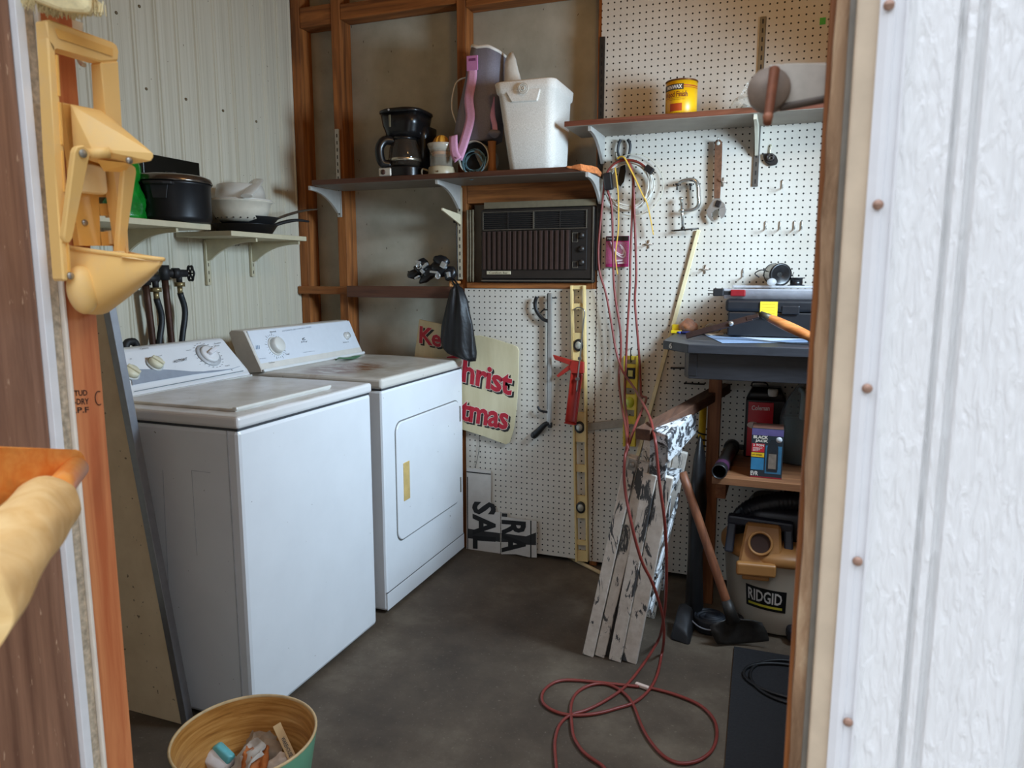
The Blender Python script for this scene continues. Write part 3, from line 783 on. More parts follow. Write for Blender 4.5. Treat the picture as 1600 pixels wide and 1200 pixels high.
US = thing('bracket_shelf', 'long brown shelf above the air conditioner with a chipped right end', 'shelf', (-.62, -.13, 1.6))
b = MB()
xl, xr = -1.255, W(908, 258, -.25).x
b.prism([(xl, -.25, SZ-.021), (xr, -.25, SZ-.021), (xr+.035, -.17, SZ-.021), (xr+.02, -.008, SZ-.021), (xl, -.008, SZ-.021)], (0, 0, .021), .0015)
b.build('board', M['shelf_brown'], US)
MB().box((xl+.004, -.247, SZ-.0225), (xr+.01, -.009, SZ-.0208)).build('underside', GLAM, US)
b = MB(); ch = [Vector((xr-.062, -.2525, SZ+.001)), Vector((xr-.05, -.2525, SZ-.006)), Vector((xr+.002, -.2560, SZ+.007)), Vector((xr+.004, -.2545, SZ-.019)), Vector((xr+.046, -.172, SZ+.003)), Vector((xr+.044, -.170, SZ-.021)), Vector((xr+.034, -.06, SZ-.002)), Vector((xr+.030, -.06, SZ-.019)), Vector((xr-.01, -.20, SZ+.0085))]
b.hull(ch, .002); bmesh.ops.subdivide_edges(b.bm, edges=b.bm.edges[:], cuts=2, use_grid_fill=True); b.jitter(.003, 55)
b.build('chipped_end', plain((196, 116, 62), .9, 0, .3, 80, bump=.6), US)
for x in (-1.275, -.652, -.014): back_bracket(US, x, SZ-.022, -.24)
back_upright(US, -1.275, 1.55, 1.95, GRB); back_upright(US, -.652, 1.26, 1.66, plain((196, 184, 158), .5, .1, .06)); back_upright(US, -.020, 1.30, 2.22, plain((52, 48, 44), .5, .4, .15), (20, 18, 16))
b = MB(); q = W(713, 346, -.02); b.box(q+Vector((-.012, -.008, -.006)), q+Vector((.010, .008, .006)), .002); b.tube([q, Vector((q.x+.002, q.y, q.z-.12)), Vector((q.x+.006, q.y, 1.232))], .0022, 6)
one(b, 'wire_clip', plain((28, 26, 26), .5), 'short black wire with a clip hanging left of the slotted upright by the air conditioner', 'wire')
# empty shelf bracket arm on the middle upright
b = MB(); q = W(697, 332, -.15)
b.prism([(-.656, -.010, 1.50), (-.656, -.010, 1.545), (-.656, -.19, 1.558), (-.656, -.19, 1.548)], (.008, 0, 0), .001)
one(b, 'shelf_bracket', plain((214, 200, 168), .5, 0, .05), 'cream empty bracket arm jutting out left of the air conditioner', 'bracket')
# coffee maker
def coffee():
    y = -.13; c0 = W(626, 274, y-.06); x = c0.x; o = Vector((x, y, SZ))
    t = thing('coffee_maker', 'black drip coffee maker with glass carafe on the upper shelf', 'coffee maker', o)
    BK = plain((20, 19, 20), .28, 0, .2); b = MB()
    b.loft([[o+p for p in rrect(.17, .20, .05, 6, (0, 0), z)] for z in (0, .006, .036, .042)]); b.build('base', BK, t)
    b = MB(); b.loft([[o+p for p in rrect(w, d, .03, 4, (.012, .045), z)] for w, d, z in ((.172, .11, .04), (.172, .11, .13), (.178, .12, .175), (.182, .12, .215))]); b.build('water_tank', BK, t)
    b = MB()
    rings = [(.150, .155, .165, .0), (.156, .16, .19, 0), (.172, .175, .215, 0), (.188, .185, .262, 0)]
    b.loft([[o+p for p in rrect(w, d, .05, 6, (0, 0), z)] for w, d, z, _ in rings]); b.build('brew_head', BK, t)
    b = MB(); b.loft([[o+p for p in rrect(w, d, .06, 8, (0, 0), z)] for w, d, z in ((.194, .19, .262), (.201, .197, .266), (.201, .197, .274), (.18, .18, .281))]); b.build('lid', BK, t)
    cc = o+Vector((.012, -.040, .045)); b = MB()
    b.lathe([(.056, 0), (.064, .006), (.070, .035), (.065, .078), (.050, .108), (.049, .115)], cc, 32, None, True, False)
    ca = b.build('carafe', plain((60, 52, 44), .06, 0, .05, trans=.0, alpha=.7), t)
    b = MB(); b.lathe([(.0695, .020), (.0710, .022), (.0715, .030), (.0705, .032)], cc, 32, None, False, False); b.build('metal_band', plain((190, 180, 160), .25, .9, .05), ca)
    b = MB(); b.lathe([(.050, .108), (.051, .120), (.03, .124), (0, .124)], cc, 28); b.build('carafe_lid', BK, ca)
    d = Vector((-.78, -.62, 0)); b = MB()
    b.tube([cc+d*.045+Vector((0, 0, .105)), cc+d*.085+Vector((0, 0, .105)), cc+d*.108+Vector((0, 0, .07)), cc+d*.098+Vector((0, 0, .015)), cc+d*.062+Vector((0, 0, .008))], .016, 12, flat=1.2); b.build('carafe_handle', BK, ca)
    b = MB(); pl = o+Vector((-.052, -.100, .020)); b.obox(pl, (.060, .012, .036), None, .008, 3); sp = b.build('switch_panel', plain((206, 198, 184), .3, .3, .05), t)
    b = MB(); b.lathe([(.011, 0), (.010, .004), (0, .005)], pl+Vector((-.006, -.006, 0)), 18, Matrix.Rotation(PI/2, 3, 'X')); b.build('switch', plain((66, 40, 30), .4), sp)
    b = MB(); b.obox(o+Vector((-.02, -.107, .225)), (.010, .004, .05), None, .002); b.build('gauge_window', plain((110, 104, 84), .2), t)
    b = MB(); b.lathe([(.005, 0), (.004, .002), (0, .002)], o+Vector((-.02, -.1155, .268)), 12, Matrix.Rotation(PI/2, 3, 'X')); b.build('badge', plain((200, 200, 200), .3, .6), t)
coffee()
# citrus juicer
def juicer():
    y = -.16; c0 = W(682, 266, y-.05); o = Vector((c0.x, y, SZ))
    t = thing('citrus_juicer', 'small citrus juicer with clear bowl and orange cone on the upper shelf', 'juicer', o)
    b = MB(); b.lathe([(.056, 0), (.058, .004), (.056, .034), (.052, .038)], o, 28); bs = b.build('base', plain((178, 166, 138), .4, 0, .06), t)
    b = MB(); b.lathe([(.004, 0), (.003, .003), (0, .003)], o+Vector((.01, -.0575, .014)), 12, Matrix.Rotation(PI/2, 3, 'X')); b.build('badge', plain((110, 90, 60), .4), bs)
    b = MB(); b.lathe([(.048, .039), (.050, .115), (.051, .118)], o, 28, None, True, False); b.build('jug', plain((206, 196, 176), .1, 0, .03, alpha=.38), t)
    b = MB(); b.tube([o+Vector((-.045, -.02, .02)), o+Vector((-.075, -.03, .03)), o+Vector((-.075, -.03, .005)), o+Vector((-.05, -.02, .003))], .004, 8); b.build('spout', plain((160, 150, 128), .4), t)
    b = MB(); b.lathe([(.046, .100), (.054, .112), (.060, .130), (.058, .132), (.04, .118), (.02, .118)], o, 28); b.build('bowl', plain((214, 206, 188), .15, 0, .03, alpha=.6), t)
    b = MB(); b.lathe([(.040, .085), (.042, .095), (.034, .100)], o, 24); b.build('strainer', plain((196, 120, 50), .4), t)
    R = []
    for i in range(12):
        u = i/11; r = .034*math.cos(u*PI/2*.98)+.001
        R.append([o+Vector((r*(1+.10*math.cos(10*a))*math.cos(a), r*(1+.10*math.cos(10*a))*math.sin(a), .122+.046*math.sin(u*PI/2))) for a in [2*PI*k/40 for k in range(40)]])
    b = MB(); b.loft(R); b.build('reamer', plain((200, 140, 48), .4, 0, .08), t)
juicer()
# drum of coiled cords with a wooden cup beside it
o = Vector((W(735, 268, -.20).x, -.155, SZ))
t = thing('cord_tub', 'white open tub on its side, stuffed with teal cords, under the grey bag', 'tub', o)
Ry = Matrix.Rotation(PI/2, 3, 'X')
cc = o+Vector((0, .118, .068))
b = MB(); b.lathe([(.060, 0), (.064, .06), (.0675, .13), (.0680, .135), (.064, .133), (.060, .06), (.057, .004), (0, .004)], cc, 36, Ry); b.build('shell', plain((210, 206, 192), .4, 0, .04), t)
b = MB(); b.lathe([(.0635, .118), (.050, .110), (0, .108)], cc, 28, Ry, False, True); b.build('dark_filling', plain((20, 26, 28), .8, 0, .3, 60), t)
b = MB()
for k in range(7):
    r = .036+.003*k; yy = -.125+.008*(k % 3)
    b.tube([cc+Vector((r*math.cos(a)*.98, yy-.06*0-.01*math.sin(2*a+k), -.016+r*math.sin(a)*.98*.95)) for a in [2*PI*i/18 for i in range(18)]], .0022, 6, True, 3)
b.tube([cc+Vector((-.05, -.135, .0)), cc+Vector((-.02, -.155, -.075)), cc+Vector((.01, -.158, -.090)), cc+Vector((.05, -.150, -.05)), cc+Vector((.058, -.135, .0))], .0022, 6)
b.build('cord', plain((92, 128, 138), .5, 0, .15), t)
b = MB(); b.obox(cc+Vector((.025, -.10, -.005)), (.022, .05, .085), Matrix.Rotation(-.45, 3, 'Y'), .003); b.build('charger', plain((120, 116, 104), .5), t)
o = Vector((W(766, 265, -.17).x, -.15, SZ))
b = MB(); b.lathe([(.020, 0), (.022, .004), (.017, .03), (.0155, .09), (.017, .125), (.019, .13), (0, .13)], o, 24)
one(b, 'wooden_cup', wood((128, 76, 36), (176, 116, 62), 'z', 1.5, .5, 'turned_wood'), 'turned wooden holder standing between the cord tub and the foam cooler', 'holder')
# insulated grey bag with pink strap
def coolbag():
    yf = -.17
    bl, br, tl, tr = W(702, 213, yf), W(768, 217, yf), W(731, 80, yf), W(775, 92, yf)
    zb, zt = SZ+.137, tl.z+.005
    xm0 = (bl.x+br.x)/2; w0 = br.x-bl.x; xm1 = (tl.x+tr.x)/2; w1 = tr.x-tl.x
    t = thing('cooler_bag', 'dark grey insulated bag with a pink strap on the upper shelf', 'bag', (xm0, -.11, zb))
    GR = plain((128, 124, 134), .8, 0, .1, 200, bump=.2); PK = plain((218, 160, 192), .7, 0, .08, 150); WH = plain((232, 226, 216), .6, 0, .04)
    def ring(u, s=1.0):
        xm = xm0+(xm1-xm0)*u; w = (w0+(w1-w0)*u)*s; z = zb+(zt-zb)*u
        dp = .15*s
        return [Vector((p.x, p.y, p.z-(.022*(p.x-xm)/w if u > .5 else 0)*u+.004*math.sin(p.x*80))) for p in rrect(w, dp, .04, 5, (xm, yf+.075), z)]
    b = MB(); b.loft([ring(0, .9), ring(.02, 1), ring(.3, 1.03), ring(.7, 1.0), ring(1.0, 1.0)]); b.build('body', GR, t)
    b = MB(); b.loft([ring(1.0, 1.01), ring(1.018, 1.03), ring(1.036, 1.0), ring(1.04, .8)]); b.build('zip_rim', WH, t)
    b = MB()
    sx = tl.x+(tr.x-tl.x)*.22
    def sp(px, py, dy): return W(px, py, yf-dy)
    path = [sp(738, 92, .008), sp(738, 122, .010), sp(733, 155, .008), sp(735, 185, .009), sp(726, 220, .020), sp(716, 249, .030)]
    pathb = [sp(716, 250, .031), sp(711, 240, .028), sp(709, 225, .022), sp(709, 212, .010)]
    def strap(bb, pts, w, th=.004):
        pts = spline([Vector(p) for p in pts], 5); rings = []
        for i, p in enumerate(pts):
            d = (pts[min(i+1, len(pts)-1)]-pts[max(i-1, 0)]).normalized(); s = d.cross(Vector((0, -1, 0))).normalized(); nn = Vector((0, -1, 0))
            rings.append([p+s*w/2, p+s*w/2+nn*th, p+s*w*.2+nn*(th+.0015), p-s*w*.2+nn*th, p-s*w/2+nn*(th+.001), p-s*w/2])
        bb.loft(rings)
    strap(b, path, .040); strap(b, pathb, .036); b.build('strap', PK, t)
    q = sp(738, 101, .012); b = MB(); b.obox(q+Vector((0, 0, .006)), (.05, .008, .058), None, .003)
    bk = b.build('buckle', plain((194, 126, 172), .4, 0, .06), t)
    b = MB(); b.obox(q+Vector((.002, -.0045, .018)), (.03, .002, .010), None, .001); b.build('buckle_slot', plain((120, 56, 100), .6), bk)
    b = MB(); strap(b, [W(769, 152, yf+.02), W(770, 180, yf+.01), W(773, 195, yf), W(774, 205, yf-.005)], .022); b.build('side_loop', PK, t)
    b = MB(); q = W(773, 208, yf-.005); b.ell(q, (.026, .03, .016), 16, 10); b.jitter(.006, 40); b.build('bottom_flap', GR, t)
    b = MB(); b.tube([W(732, 120, yf+.07), W(716, 126, yf+.06), W(709, 140, yf+.05), W(706, 170, yf+.05), W(716, 200, yf+.04)], .006, 8, flat=.5); b.build('side_webbing', WH, t)
coolbag()
# foam cooler
def foam():
    yf = -.262; bl, br, tl, tr = W(793, 264, yf+.02), W(864, 261, yf+.02), W(772, 131, yf), W(868, 118, yf)
    xb, wb = (bl.x+br.x)/2, br.x-bl.x; xt, wt = (tl.x+tr.x)/2-.003, tr.x-tl.x-.010; zt = .5*(tl.z+tr.z)
    t = thing('foam_cooler', 'white foam ice chest without lid on the right end of the upper shelf', 'cooler', (xb, -.13, SZ))
    FO = NT('white_foam'); n = FO.noise(260, 2, .5); FO.color(FO.ramp(n, [(.3, lin((214, 208, 196))), (.7, lin((236, 231, 222)))])).set(.75).bump(n, .25, .002); FO = FO.m
    D0, D1 = .215, .27
    def ring(u, s=0., dz=0):
        w = wb+(wt-wb)*u+s; d = D0+(D1-D0)*u+s; x = xb+(xt-xb)*u; yc = (yf+.02+D0/2)+((yf+D1/2)-(yf+.02+D0/2))*u
        return [Vector((p.x, p.y, p.z)) for p in rrect(w, d, .035, 5, (x, yc), SZ+(zt-SZ)*u+dz)]
    b = MB(); b.loft([ring(0, -.01), ring(.012), ring(.5), ring(.86), ring(.88, .012), ring(.985, .016), ring(1.0, .008), ring(1.0, -.04), ring(.9, -.05), ring(.05, -.05)], True, True); body = b.build('body', FO, t)
    # moulded grip on the front
    def fp(px, py, dy=0): return W(px, py, yf+.004+dy)
    b = MB(); pts = [fp(784, 132), fp(849, 127), fp(840, 158), fp(800, 160)]
    b.prism([p+Vector((0, .012, 0)) for p in pts], (0, -.020, 0), .003); gp = b.build('grip_panel', FO, t)
    c = fp(818, 138, -.019)
    b = MB(); Rr = Matrix.Rotation(PI/2, 3, 'X')
    for r in (.019, .013): b.tube([c+Vector((r*math.cos(a), -.001, r*math.sin(a))) for a in [2*PI*k/24 for k in range(24)]], .0022, 6, True, 1)
    b.lathe([(.007, 0), (.006, .004), (.002, .004), (.0015, .001), (0, .001)], c, 16, Rr); b.build('round_boss', plain((206, 198, 184), .7, 0, .05), gp)
    # roll of white plastic sticking up out of it
    z0 = zt-.10; o = Vector((W(806, 118, -.12).x, -.12, z0)); tip = W(797, 84, -.12)
    b = MB(); rings = []
    for i in range(9):
        u = i/8; p = o+(tip-o)*u; r = .030*(1-u)+.021*(1 if u < .95 else .6); rings.append([p+Vector((r*math.cos(a)*(1+.15*math.sin(3*a+u*5)), r*.6*math.sin(a), .008*math.cos(a))) for a in [2*PI*k/16 for k in range(16)]])
    b.loft(rings)
    one(b, 'plastic_sack', plain((214, 208, 196), .3, 0, .08, 30, bump=.4), 'white plastic sack poking up out of the foam cooler', 'sack')
foam()
# ---- ledger rail items
b = MB(); b.box((-1.22, -.058, 1.176), (-.652, -.031, 1.229), .003)
tn[0] += 1; struct(b, 'trim_%d' % 30, M['shelf_brown'])
t = thing('buckle_straps', 'tangle of black and silver ratchet buckles on the brown ledger rail', 'hardware', (-.82, -.045, 1.2295))
BB = plain((24, 24, 26), .35, 0, .2); SS = plain((206, 206, 204), .25, .7, .1)
rng = random.Random(3)
b = MB()
for (px, py, r1, r2, r3) in ((648, 428, .034, .024, .022), (660, 413, .032, .022, .028), (672, 424, .042, .026, .030), (686, 420, .050, .028, .036), (690, 408, .044, .024, .024), (703, 427, .032, .024, .030), (668, 433, .046, .024, .018), (655, 420, .03, .02, .024)):
    q = W(px, py, -.045); b.ell((q.x, q.y, max(q.z, 1.2295+r3*.9)), (r1, r2, r3), 14, 8, Matrix.Rotation(rng.uniform(-.6, .6), 3, 'Y'))
b.jitter(.010, 45, 2)
b.tube([W(638, 424, -.05), W(645, 432, -.055), W(655, 433, -.06), W(668, 428, -.055)], .006, 8, flat=.5)
b.build('straps', BB, t)
for (px, py, w, h, a) in ((653, 412, .022, .026, .3), (664, 415, .034, .013, -.6), (678, 425, .036, .010, .1), (684, 431, .011, .028, -.2), (693, 414, .026, .026, .5), (701, 429, .015, .024, -.2), (652, 433, .026, .008, -.5), (660, 424, .02, .014, .8)):
    q = W(px, py, -.080); b = MB(); b.obox(q, (w, .016, h), Matrix.Rotation(a, 3, 'Y'), .003); b.build('buckle', SS, t)
for (px, py) in ((654, 415), (684, 431)):
    q = W(px, py, -.090); b = MB(); b.tube([q+Vector((.011*math.cos(a), 0, .013*math.sin(a))) for a in [2*PI*k/16 for k in range(16)]], .0025, 6, True, 1); b.build('ring', SS, t)
# hook of yellow wood at the end of the rail, and the black bag on it
b = MB(); q = W(711, 441, -.03)
b.obox(q+Vector((0, 0, 0)), (.045, .03, .012), None, .003); b.obox(q+Vector((-.019, 0, -.018)), (.010, .03, .034), None, .003)
one(b, 'wood_scrap', wood((176, 112, 58), (208, 150, 90), 'x', 1.5, .6, 'pale_wood'), 'short pale wood block at the right end of the ledger rail above the black bag', 'block')
def blackbag():
    t = thing('black_bag', 'black plastic bag hanging from the ledger rail over the sign', 'bag', W(716, 565, -.10))
    prof = [(444, 711, 714), (452, 704, 722), (470, 699, 730), (490, 695, 735), (510, 692, 739), (530, 690, 743), (543, 690, 744), (551, 699, 744), (558, 714, 743.5), (564, 733, 743)]
    rings = []
    for k, (py, a, c) in enumerate(prof):
        p0, p1 = W(a, py, -.10), W(c, py, -.10); m = (p0+p1)/2; w = (p1.x-p0.x)/2; d = min(.036, w*.6+.004)
        rings.append([m+Vector((w*math.cos(s)*(1+.05*math.sin(5*s+k)), d*math.sin(s)*(1+.22*math.sin(6*s+k*.5)), (p1.z-p0.z)/2*math.cos(s))) for s in [2*PI*i/40 for i in range(40)]])
    b = MB(); b.loft(rings); b.jitter(.006, 24); b.build('body', plain((18, 18, 20), .5, 0, .2, 30, bump=.5), t)
    b = MB(); b.tube([W(712, 447, -.10), W(707, 440, -.075), W(709, 437, -.05), W(716, 445, -.10)], .004, 6); b.build('tie', plain((18, 18, 20), .4), t)
blackbag()
# ---- window air conditioner
def aircon():
    y = -.034
    def P(px, py): return W(px, py, y)
    x0, x1, z0, z1 = P(752, 440).x, P(927, 440).x, 1.2475, P(840, 324).z
    t = thing('air_conditioner', 'dark brown window air conditioner set in the back wall', 'air conditioner', ((x0+x1)/2, .03, z0))
    DB = plain((40, 33, 28), .45, 0, .15); DB2 = plain((28, 23, 20), .5, 0, .15); ED = plain((122, 112, 98), .35, .4, .1); RB = plain((62, 44, 38), .45, 0, .12)
    b = MB(); b.box((x0, y+.012, z0), (x1, .086, z1), .004); b.build('casing', DB2, t)
    b = MB(); b.box((x0, y+.002, z0+.018), (x1, y+.014, z1-.004), .003); b.build('front_bezel', DB, t)
    b = MB(); b.bar((x1-.004, y, z0+.002), (x1-.004, y, z1-.004), .004, .006, (0, 1, 0)); b.bar((x0, y, z0+.008), (x1, y, z0+.008), .004, .006, (0, 1, 0)); b.build('edge_trim', ED, t)
    lx0, lxm, lx1 = P(755, 340).x, P(834.5, 340).x, P(917.5, 340).x; lz1, lz0 = P(836, 330).z, P(836, 358).z
    for a, c in ((lx0, lxm), (lxm, lx1)):
        b = MB(); b.box((a+.003, y-.001, lz0), (c-.003, y+.003, lz1)); lv = b.build('air_outlet', plain((12, 11, 10), .7), t)
        b = MB(); k = 9
        for i in range(k):
            z = lz0+(lz1-lz0)*(i+.5)/k; b.obox(((a+c)/2, y-.003, z), (c-a-.008, .008, .0022), Matrix.Rotation(.5, 3, 'X'))
        b.box(((a+c)/2-.0015, y-.006, lz0), ((a+c)/2+.0015, y, lz1)); b.build('louvres', plain((44, 38, 34), .5), lv)
        b = MB()
        for p, q in (((a, lz0), (c, lz0)), ((a, lz1), (c, lz1)), ((a+.0015, lz0), (a+.0015, lz1)), ((c-.0015, lz0), (c-.0015, lz1))):
            b.bar((p[0], y-.004, p[1]), (q[0], y-.004, q[1]), .0022, .008, (0, 1, 0))
        b.build('outlet_frame', ED, lv)
    gx0, gx1 = P(752.5, 390).x+.002, P(892, 390).x; gz1, gz0 = P(836, 360.5).z, P(836, 421).z
    b = MB(); b.box((gx0, y-.001, gz0), (gx1, y+.003, gz1)); gr = b.build('intake_grille', plain((32, 24, 21), .6), t)
    b = MB(); k = 17
    for i in range(k):
        x = gx0+(gx1-gx0)*(i+.5)/k; w = (gx1-gx0)/k
        b.box((x-w*.30, y-.007, gz0), (x+w*.22, y, gz1), .001)
    b.build('grille_bars', RB, gr)
    cx0, cx1 = P(893.5, 390).x, P(917, 390).x
    b = MB(); b.box((cx0, y-.003, gz0-.002), (cx1, y+.003, gz1), .0015); cp = b.build('control_panel', DB2, t)
    for py in (368, 389, 410):
        q = P(909, py); b = MB(); b.lathe([(.013, 0), (.012, .009), (0, .010)], (q.x, y-.003, q.z), 18, Matrix.Rotation(PI/2, 3, 'X')); b.box((q.x-.002, y-.0145, q.z-.011), (q.x+.002, y-.012, q.z+.011)); b.build('control_knob', DB, cp)
    b = MB()
    for a, c, e, f in ((895, 364, 903, 378), (895, 409, 903, 418)):
        p, q = P(a, c), P(e, f)
        for u, v in (((p.x, p.z), (q.x, p.z)), ((p.x, q.z), (q.x, q.z)), ((p.x, p.z), (p.x, q.z)), ((q.x, p.z), (q.x, q.z))): b.bar((u[0], y-.0035, u[1]), (v[0], y-.0035, v[1]), .001, .001, (0, 1, 0))
    b.build('panel_marks', plain((130, 120, 104), .5), cp)
    p, q = P(760.6, 428.8), P(797.8, 423.5)
    b = MB(); b.box((p.x, y-.002, p.z), (q.x, y+.004, q.z), .001); bd = b.build('badge', plain((206, 194, 164), .4, .1, .05), t)
    text_on('Comfort Bar', (p.x+.012, y-.002, p.z+.003), (q.x-.012, y-.002, p.z+.003), (p.x+.012, y-.002, q.z-.003), plain((84, 70, 48), .5), 'lettering', bd, .0006, .005)
    return x0, x1, z1
ax0, ax1, az1 = aircon()
b = MB(); b.box((ax0+.01, -.026, az1+.001), (ax1+.004, .02, 1.591), .002)
one(b, 'filler_strip', plain((116, 102, 78), .8, 0, .1), 'olive grey filler strip wedged above the air conditioner', 'filler strip')
b = MB()
for i in range(3):
    x = -.613+i*.0125; b.tube([(x, -.018, 1.250), (x+.003, -.02, 1.40), (x+.002, -.018, 1.562)], .0065, 8, flat=.8)
one(b, 'side_curtain', plain((104, 92, 70), .7, 0, .2, 60), 'ribbed grey-brown side curtain left of the air conditioner', 'side curtain')
# ================================================================ signs against the pegboard
def poly_board(pts, y, th): return [W(px, py, y) for px, py in pts], (0, th, 0)
def keepsign():
    y = -.026
    out = [(655, 499), (692, 507), (700, 511), (744, 525), (749, 524), (770, 529), (801, 539), (808, 542), (810.5, 548), (809, 600), (806.5, 640), (802, 672), (796, 692), (790, 694.5), (760, 683), (732, 674), (636, 646)]
    t = thing('painted_sign', 'cream hand-lettered holiday sign in red behind the dryer', 'sign', W(730, 670, y))
    CRM = NT('cream_sign_board'); n = CRM.noise(4, 5, .6, CRM.coord((3, 1, .6))); CRM.color(CRM.ramp(n, [(.3, lin((196, 182, 142))), (.7, lin((218, 206, 170)))])).set(.6)
    b = MB(); p, d = poly_board(out, y, .008); b.prism(p, d, .0008); bd = b.build('board', CRM.m, t)
    RED = plain((176, 16, 40), .5, 0, .1); WHT = plain((232, 214, 200), .5); SHD = plain((30, 28, 24), .6)
    for s, p0, p1, p2 in (('Keep', (655, 544), (719, 558), (656, 509)), ('Christ', (691, 587.8), (799, 619), (694, 550.5)), ('Christmas', (640, 640), (793, 672.5), (643, 604))):
        q = [W(a, c, y) for a, c in (p0, p1, p2)]; sh = Vector((.0085, 0, -.0085))
        text_on(s, *[v+sh for v in q], SHD, 'letter_shadow', t, .0008, .030, .95, grow=.016)
        text_on(s, *q, WHT, 'letter_outline', t, .0013, .030, .95, grow=.016)
        text_on(s, *q, RED, 'lettering', t, .0018, .030, .95)
keepsign()
WCARD = NT('white_card'); n = WCARD.noise(6, 5, .6); WCARD.color(WCARD.ramp(n, [(.3, lin((186, 178, 168))), (.7, lin((214, 208, 200)))])).set(.6); WCARD = WCARD.m
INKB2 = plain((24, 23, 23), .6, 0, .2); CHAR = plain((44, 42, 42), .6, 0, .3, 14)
def salesign():
    y = -.016
    t = thing('cardboard_sign', 'taller torn half of a black and white sale sign, sideways beside the dryer', 'sign', W(755, 862, y))
    out = [(729, 730.5), (767, 736), (767, 799), (782, 800.5), (782, 866), (729, 861)]
    b = MB(); p, d = poly_board(out, y, .004); b.prism(p, d); b.build('card', WCARD, t)
    q = [W(a, c, y) for a, c in ((737.5, 783), (738, 856), (775, 784))]
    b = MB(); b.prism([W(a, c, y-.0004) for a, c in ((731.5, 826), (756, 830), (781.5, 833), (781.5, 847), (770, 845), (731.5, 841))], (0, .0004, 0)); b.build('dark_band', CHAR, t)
    text_on('SAL', W(738, 783, y), W(738.5, 857, y), W(775, 785, y), INKB2, 'lettering', t, .0012, .035, 1.08)
    b = MB()
    for a, c in (((730.5, 745), (731, 860)),): b.bar(W(*a, y-.0006), W(*c, y-.0006), .004, .0006, (0, 1, 0))
    b.bar(W(729, 737, y-.0006), W(767, 741, y-.0006), .005, .0006, (0, 1, 0))
    b.build('border_line', INKB2, t)
    y = -.022
    t = thing('cardboard_sign', 'lower torn half of a black and white garage sign, sideways on the floor', 'sign', W(812, 870, y))
    out = [(783, 800.5), (793, 801.5), (793, 808.5), (838.5, 814), (838.5, 871.5), (826, 870.5), (806, 866), (783, 866)]
    b = MB(); p, d = poly_board(out, y, .004); b.prism(p, d); b.build('card', WCARD, t)
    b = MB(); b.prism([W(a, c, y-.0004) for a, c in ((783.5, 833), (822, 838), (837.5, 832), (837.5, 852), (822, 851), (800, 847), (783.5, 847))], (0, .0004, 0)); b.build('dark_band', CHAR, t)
    text_on('RA', W(784, 812, y), W(784, 863, y), W(822, 815, y), INKB2, 'lettering', t, .0012, .035, 1.08)
    b = MB(); b.bar(W(829.5, 813.5, y-.0006), W(829.5, 871, y-.0006), .0055, .0006, (0, 1, 0)); b.prism([W(a, c, y-.0005) for a, c in ((784, 802), (792.5, 802.5), (792.5, 808), (784, 807))], (0, .0004, 0)); b.build('border_line', INKB2, t)
salesign()
b = MB(); b.tube([W(749, 680, -.012), W(748, 705, -.012), W(742.5, 731, -.012)], .0011, 6, sub=3)
one(b, 'wire', plain((40, 34, 28), .6), 'thin dark wire hanging between the holiday sign and the sale sign', 'wire')
# ================================================================ tools on the left pegboard
def reacher():
    y = -.030
    t = thing('reacher_grabber', 'grey-poled reacher with black jaw and pistol grip hung on the pegboard', 'reacher', W(859, 670, y))
    b = MB(); b.bar(W(859.5, 458, y), W(858.5, 664, y), .016, .014, (0, 1, 0), .003); b.build('pole', plain((176, 172, 166), .35, .6, .06), t)
    b = MB(); b.bar(W(856.3, 458, y-.001), W(855.6, 640, y-.001), .0026, .010, (0, 1, 0)); b.build('rod', plain((50, 48, 46), .5), t)
    bl = plain((18, 18, 18), .45, 0, .15); b = MB()
    b.tube([W(838.5, 463.5, y), W(836, 473, y), W(837.5, 484, y), W(843, 493, y), W(849, 499, y), W(857, 502, y)], .0062, 10, flat=1.3)
    b.tube([W(844.5, 489, y), W(849, 484.5, y), W(857, 484, y)], .0032, 8); b.bar(W(856, 459, y), W(856, 482, y), .005, .01, (0, 1, 0)); b.build('jaw', bl, t)
    b = MB(); b.tube([W(840, 635, y), W(843.5, 641, y), W(849, 643, y), W(857, 644, y)], .0055, 8); b.build('trigger', bl, t)
    b = MB(); b.tube([W(859, 661, y), W(852, 663, y), W(844, 671, y), W(836, 679, y)], lambda u: .009+.007*u, 12); b.ell(W(834.5, 680, y), (.016, .016, .016), 14, 10); b.box(W(858.5, 668, y)-Vector((.007, .007, .0)), W(860.5, 660, y)+Vector((.006, .007, 0)), .002); b.build('grip', bl, t)
    b = MB(); q = W(866, 465.5, y+.006); b.cyl(q+Vector((-.012, 0, 0)), q+Vector((.012, 0, 0)), .003, None, 8); b.cyl(q+Vector((-.012, .0, 0)), q+Vector((-.012, .028, 0)), .003, None, 8); b.build('hanger', bl, t)
reacher()
LVY = plain((220, 192, 132), .5, 0, .1, 12); LVD = plain((30, 27, 24), .5); VIAL = plain((176, 172, 156), .15, .2, .05)
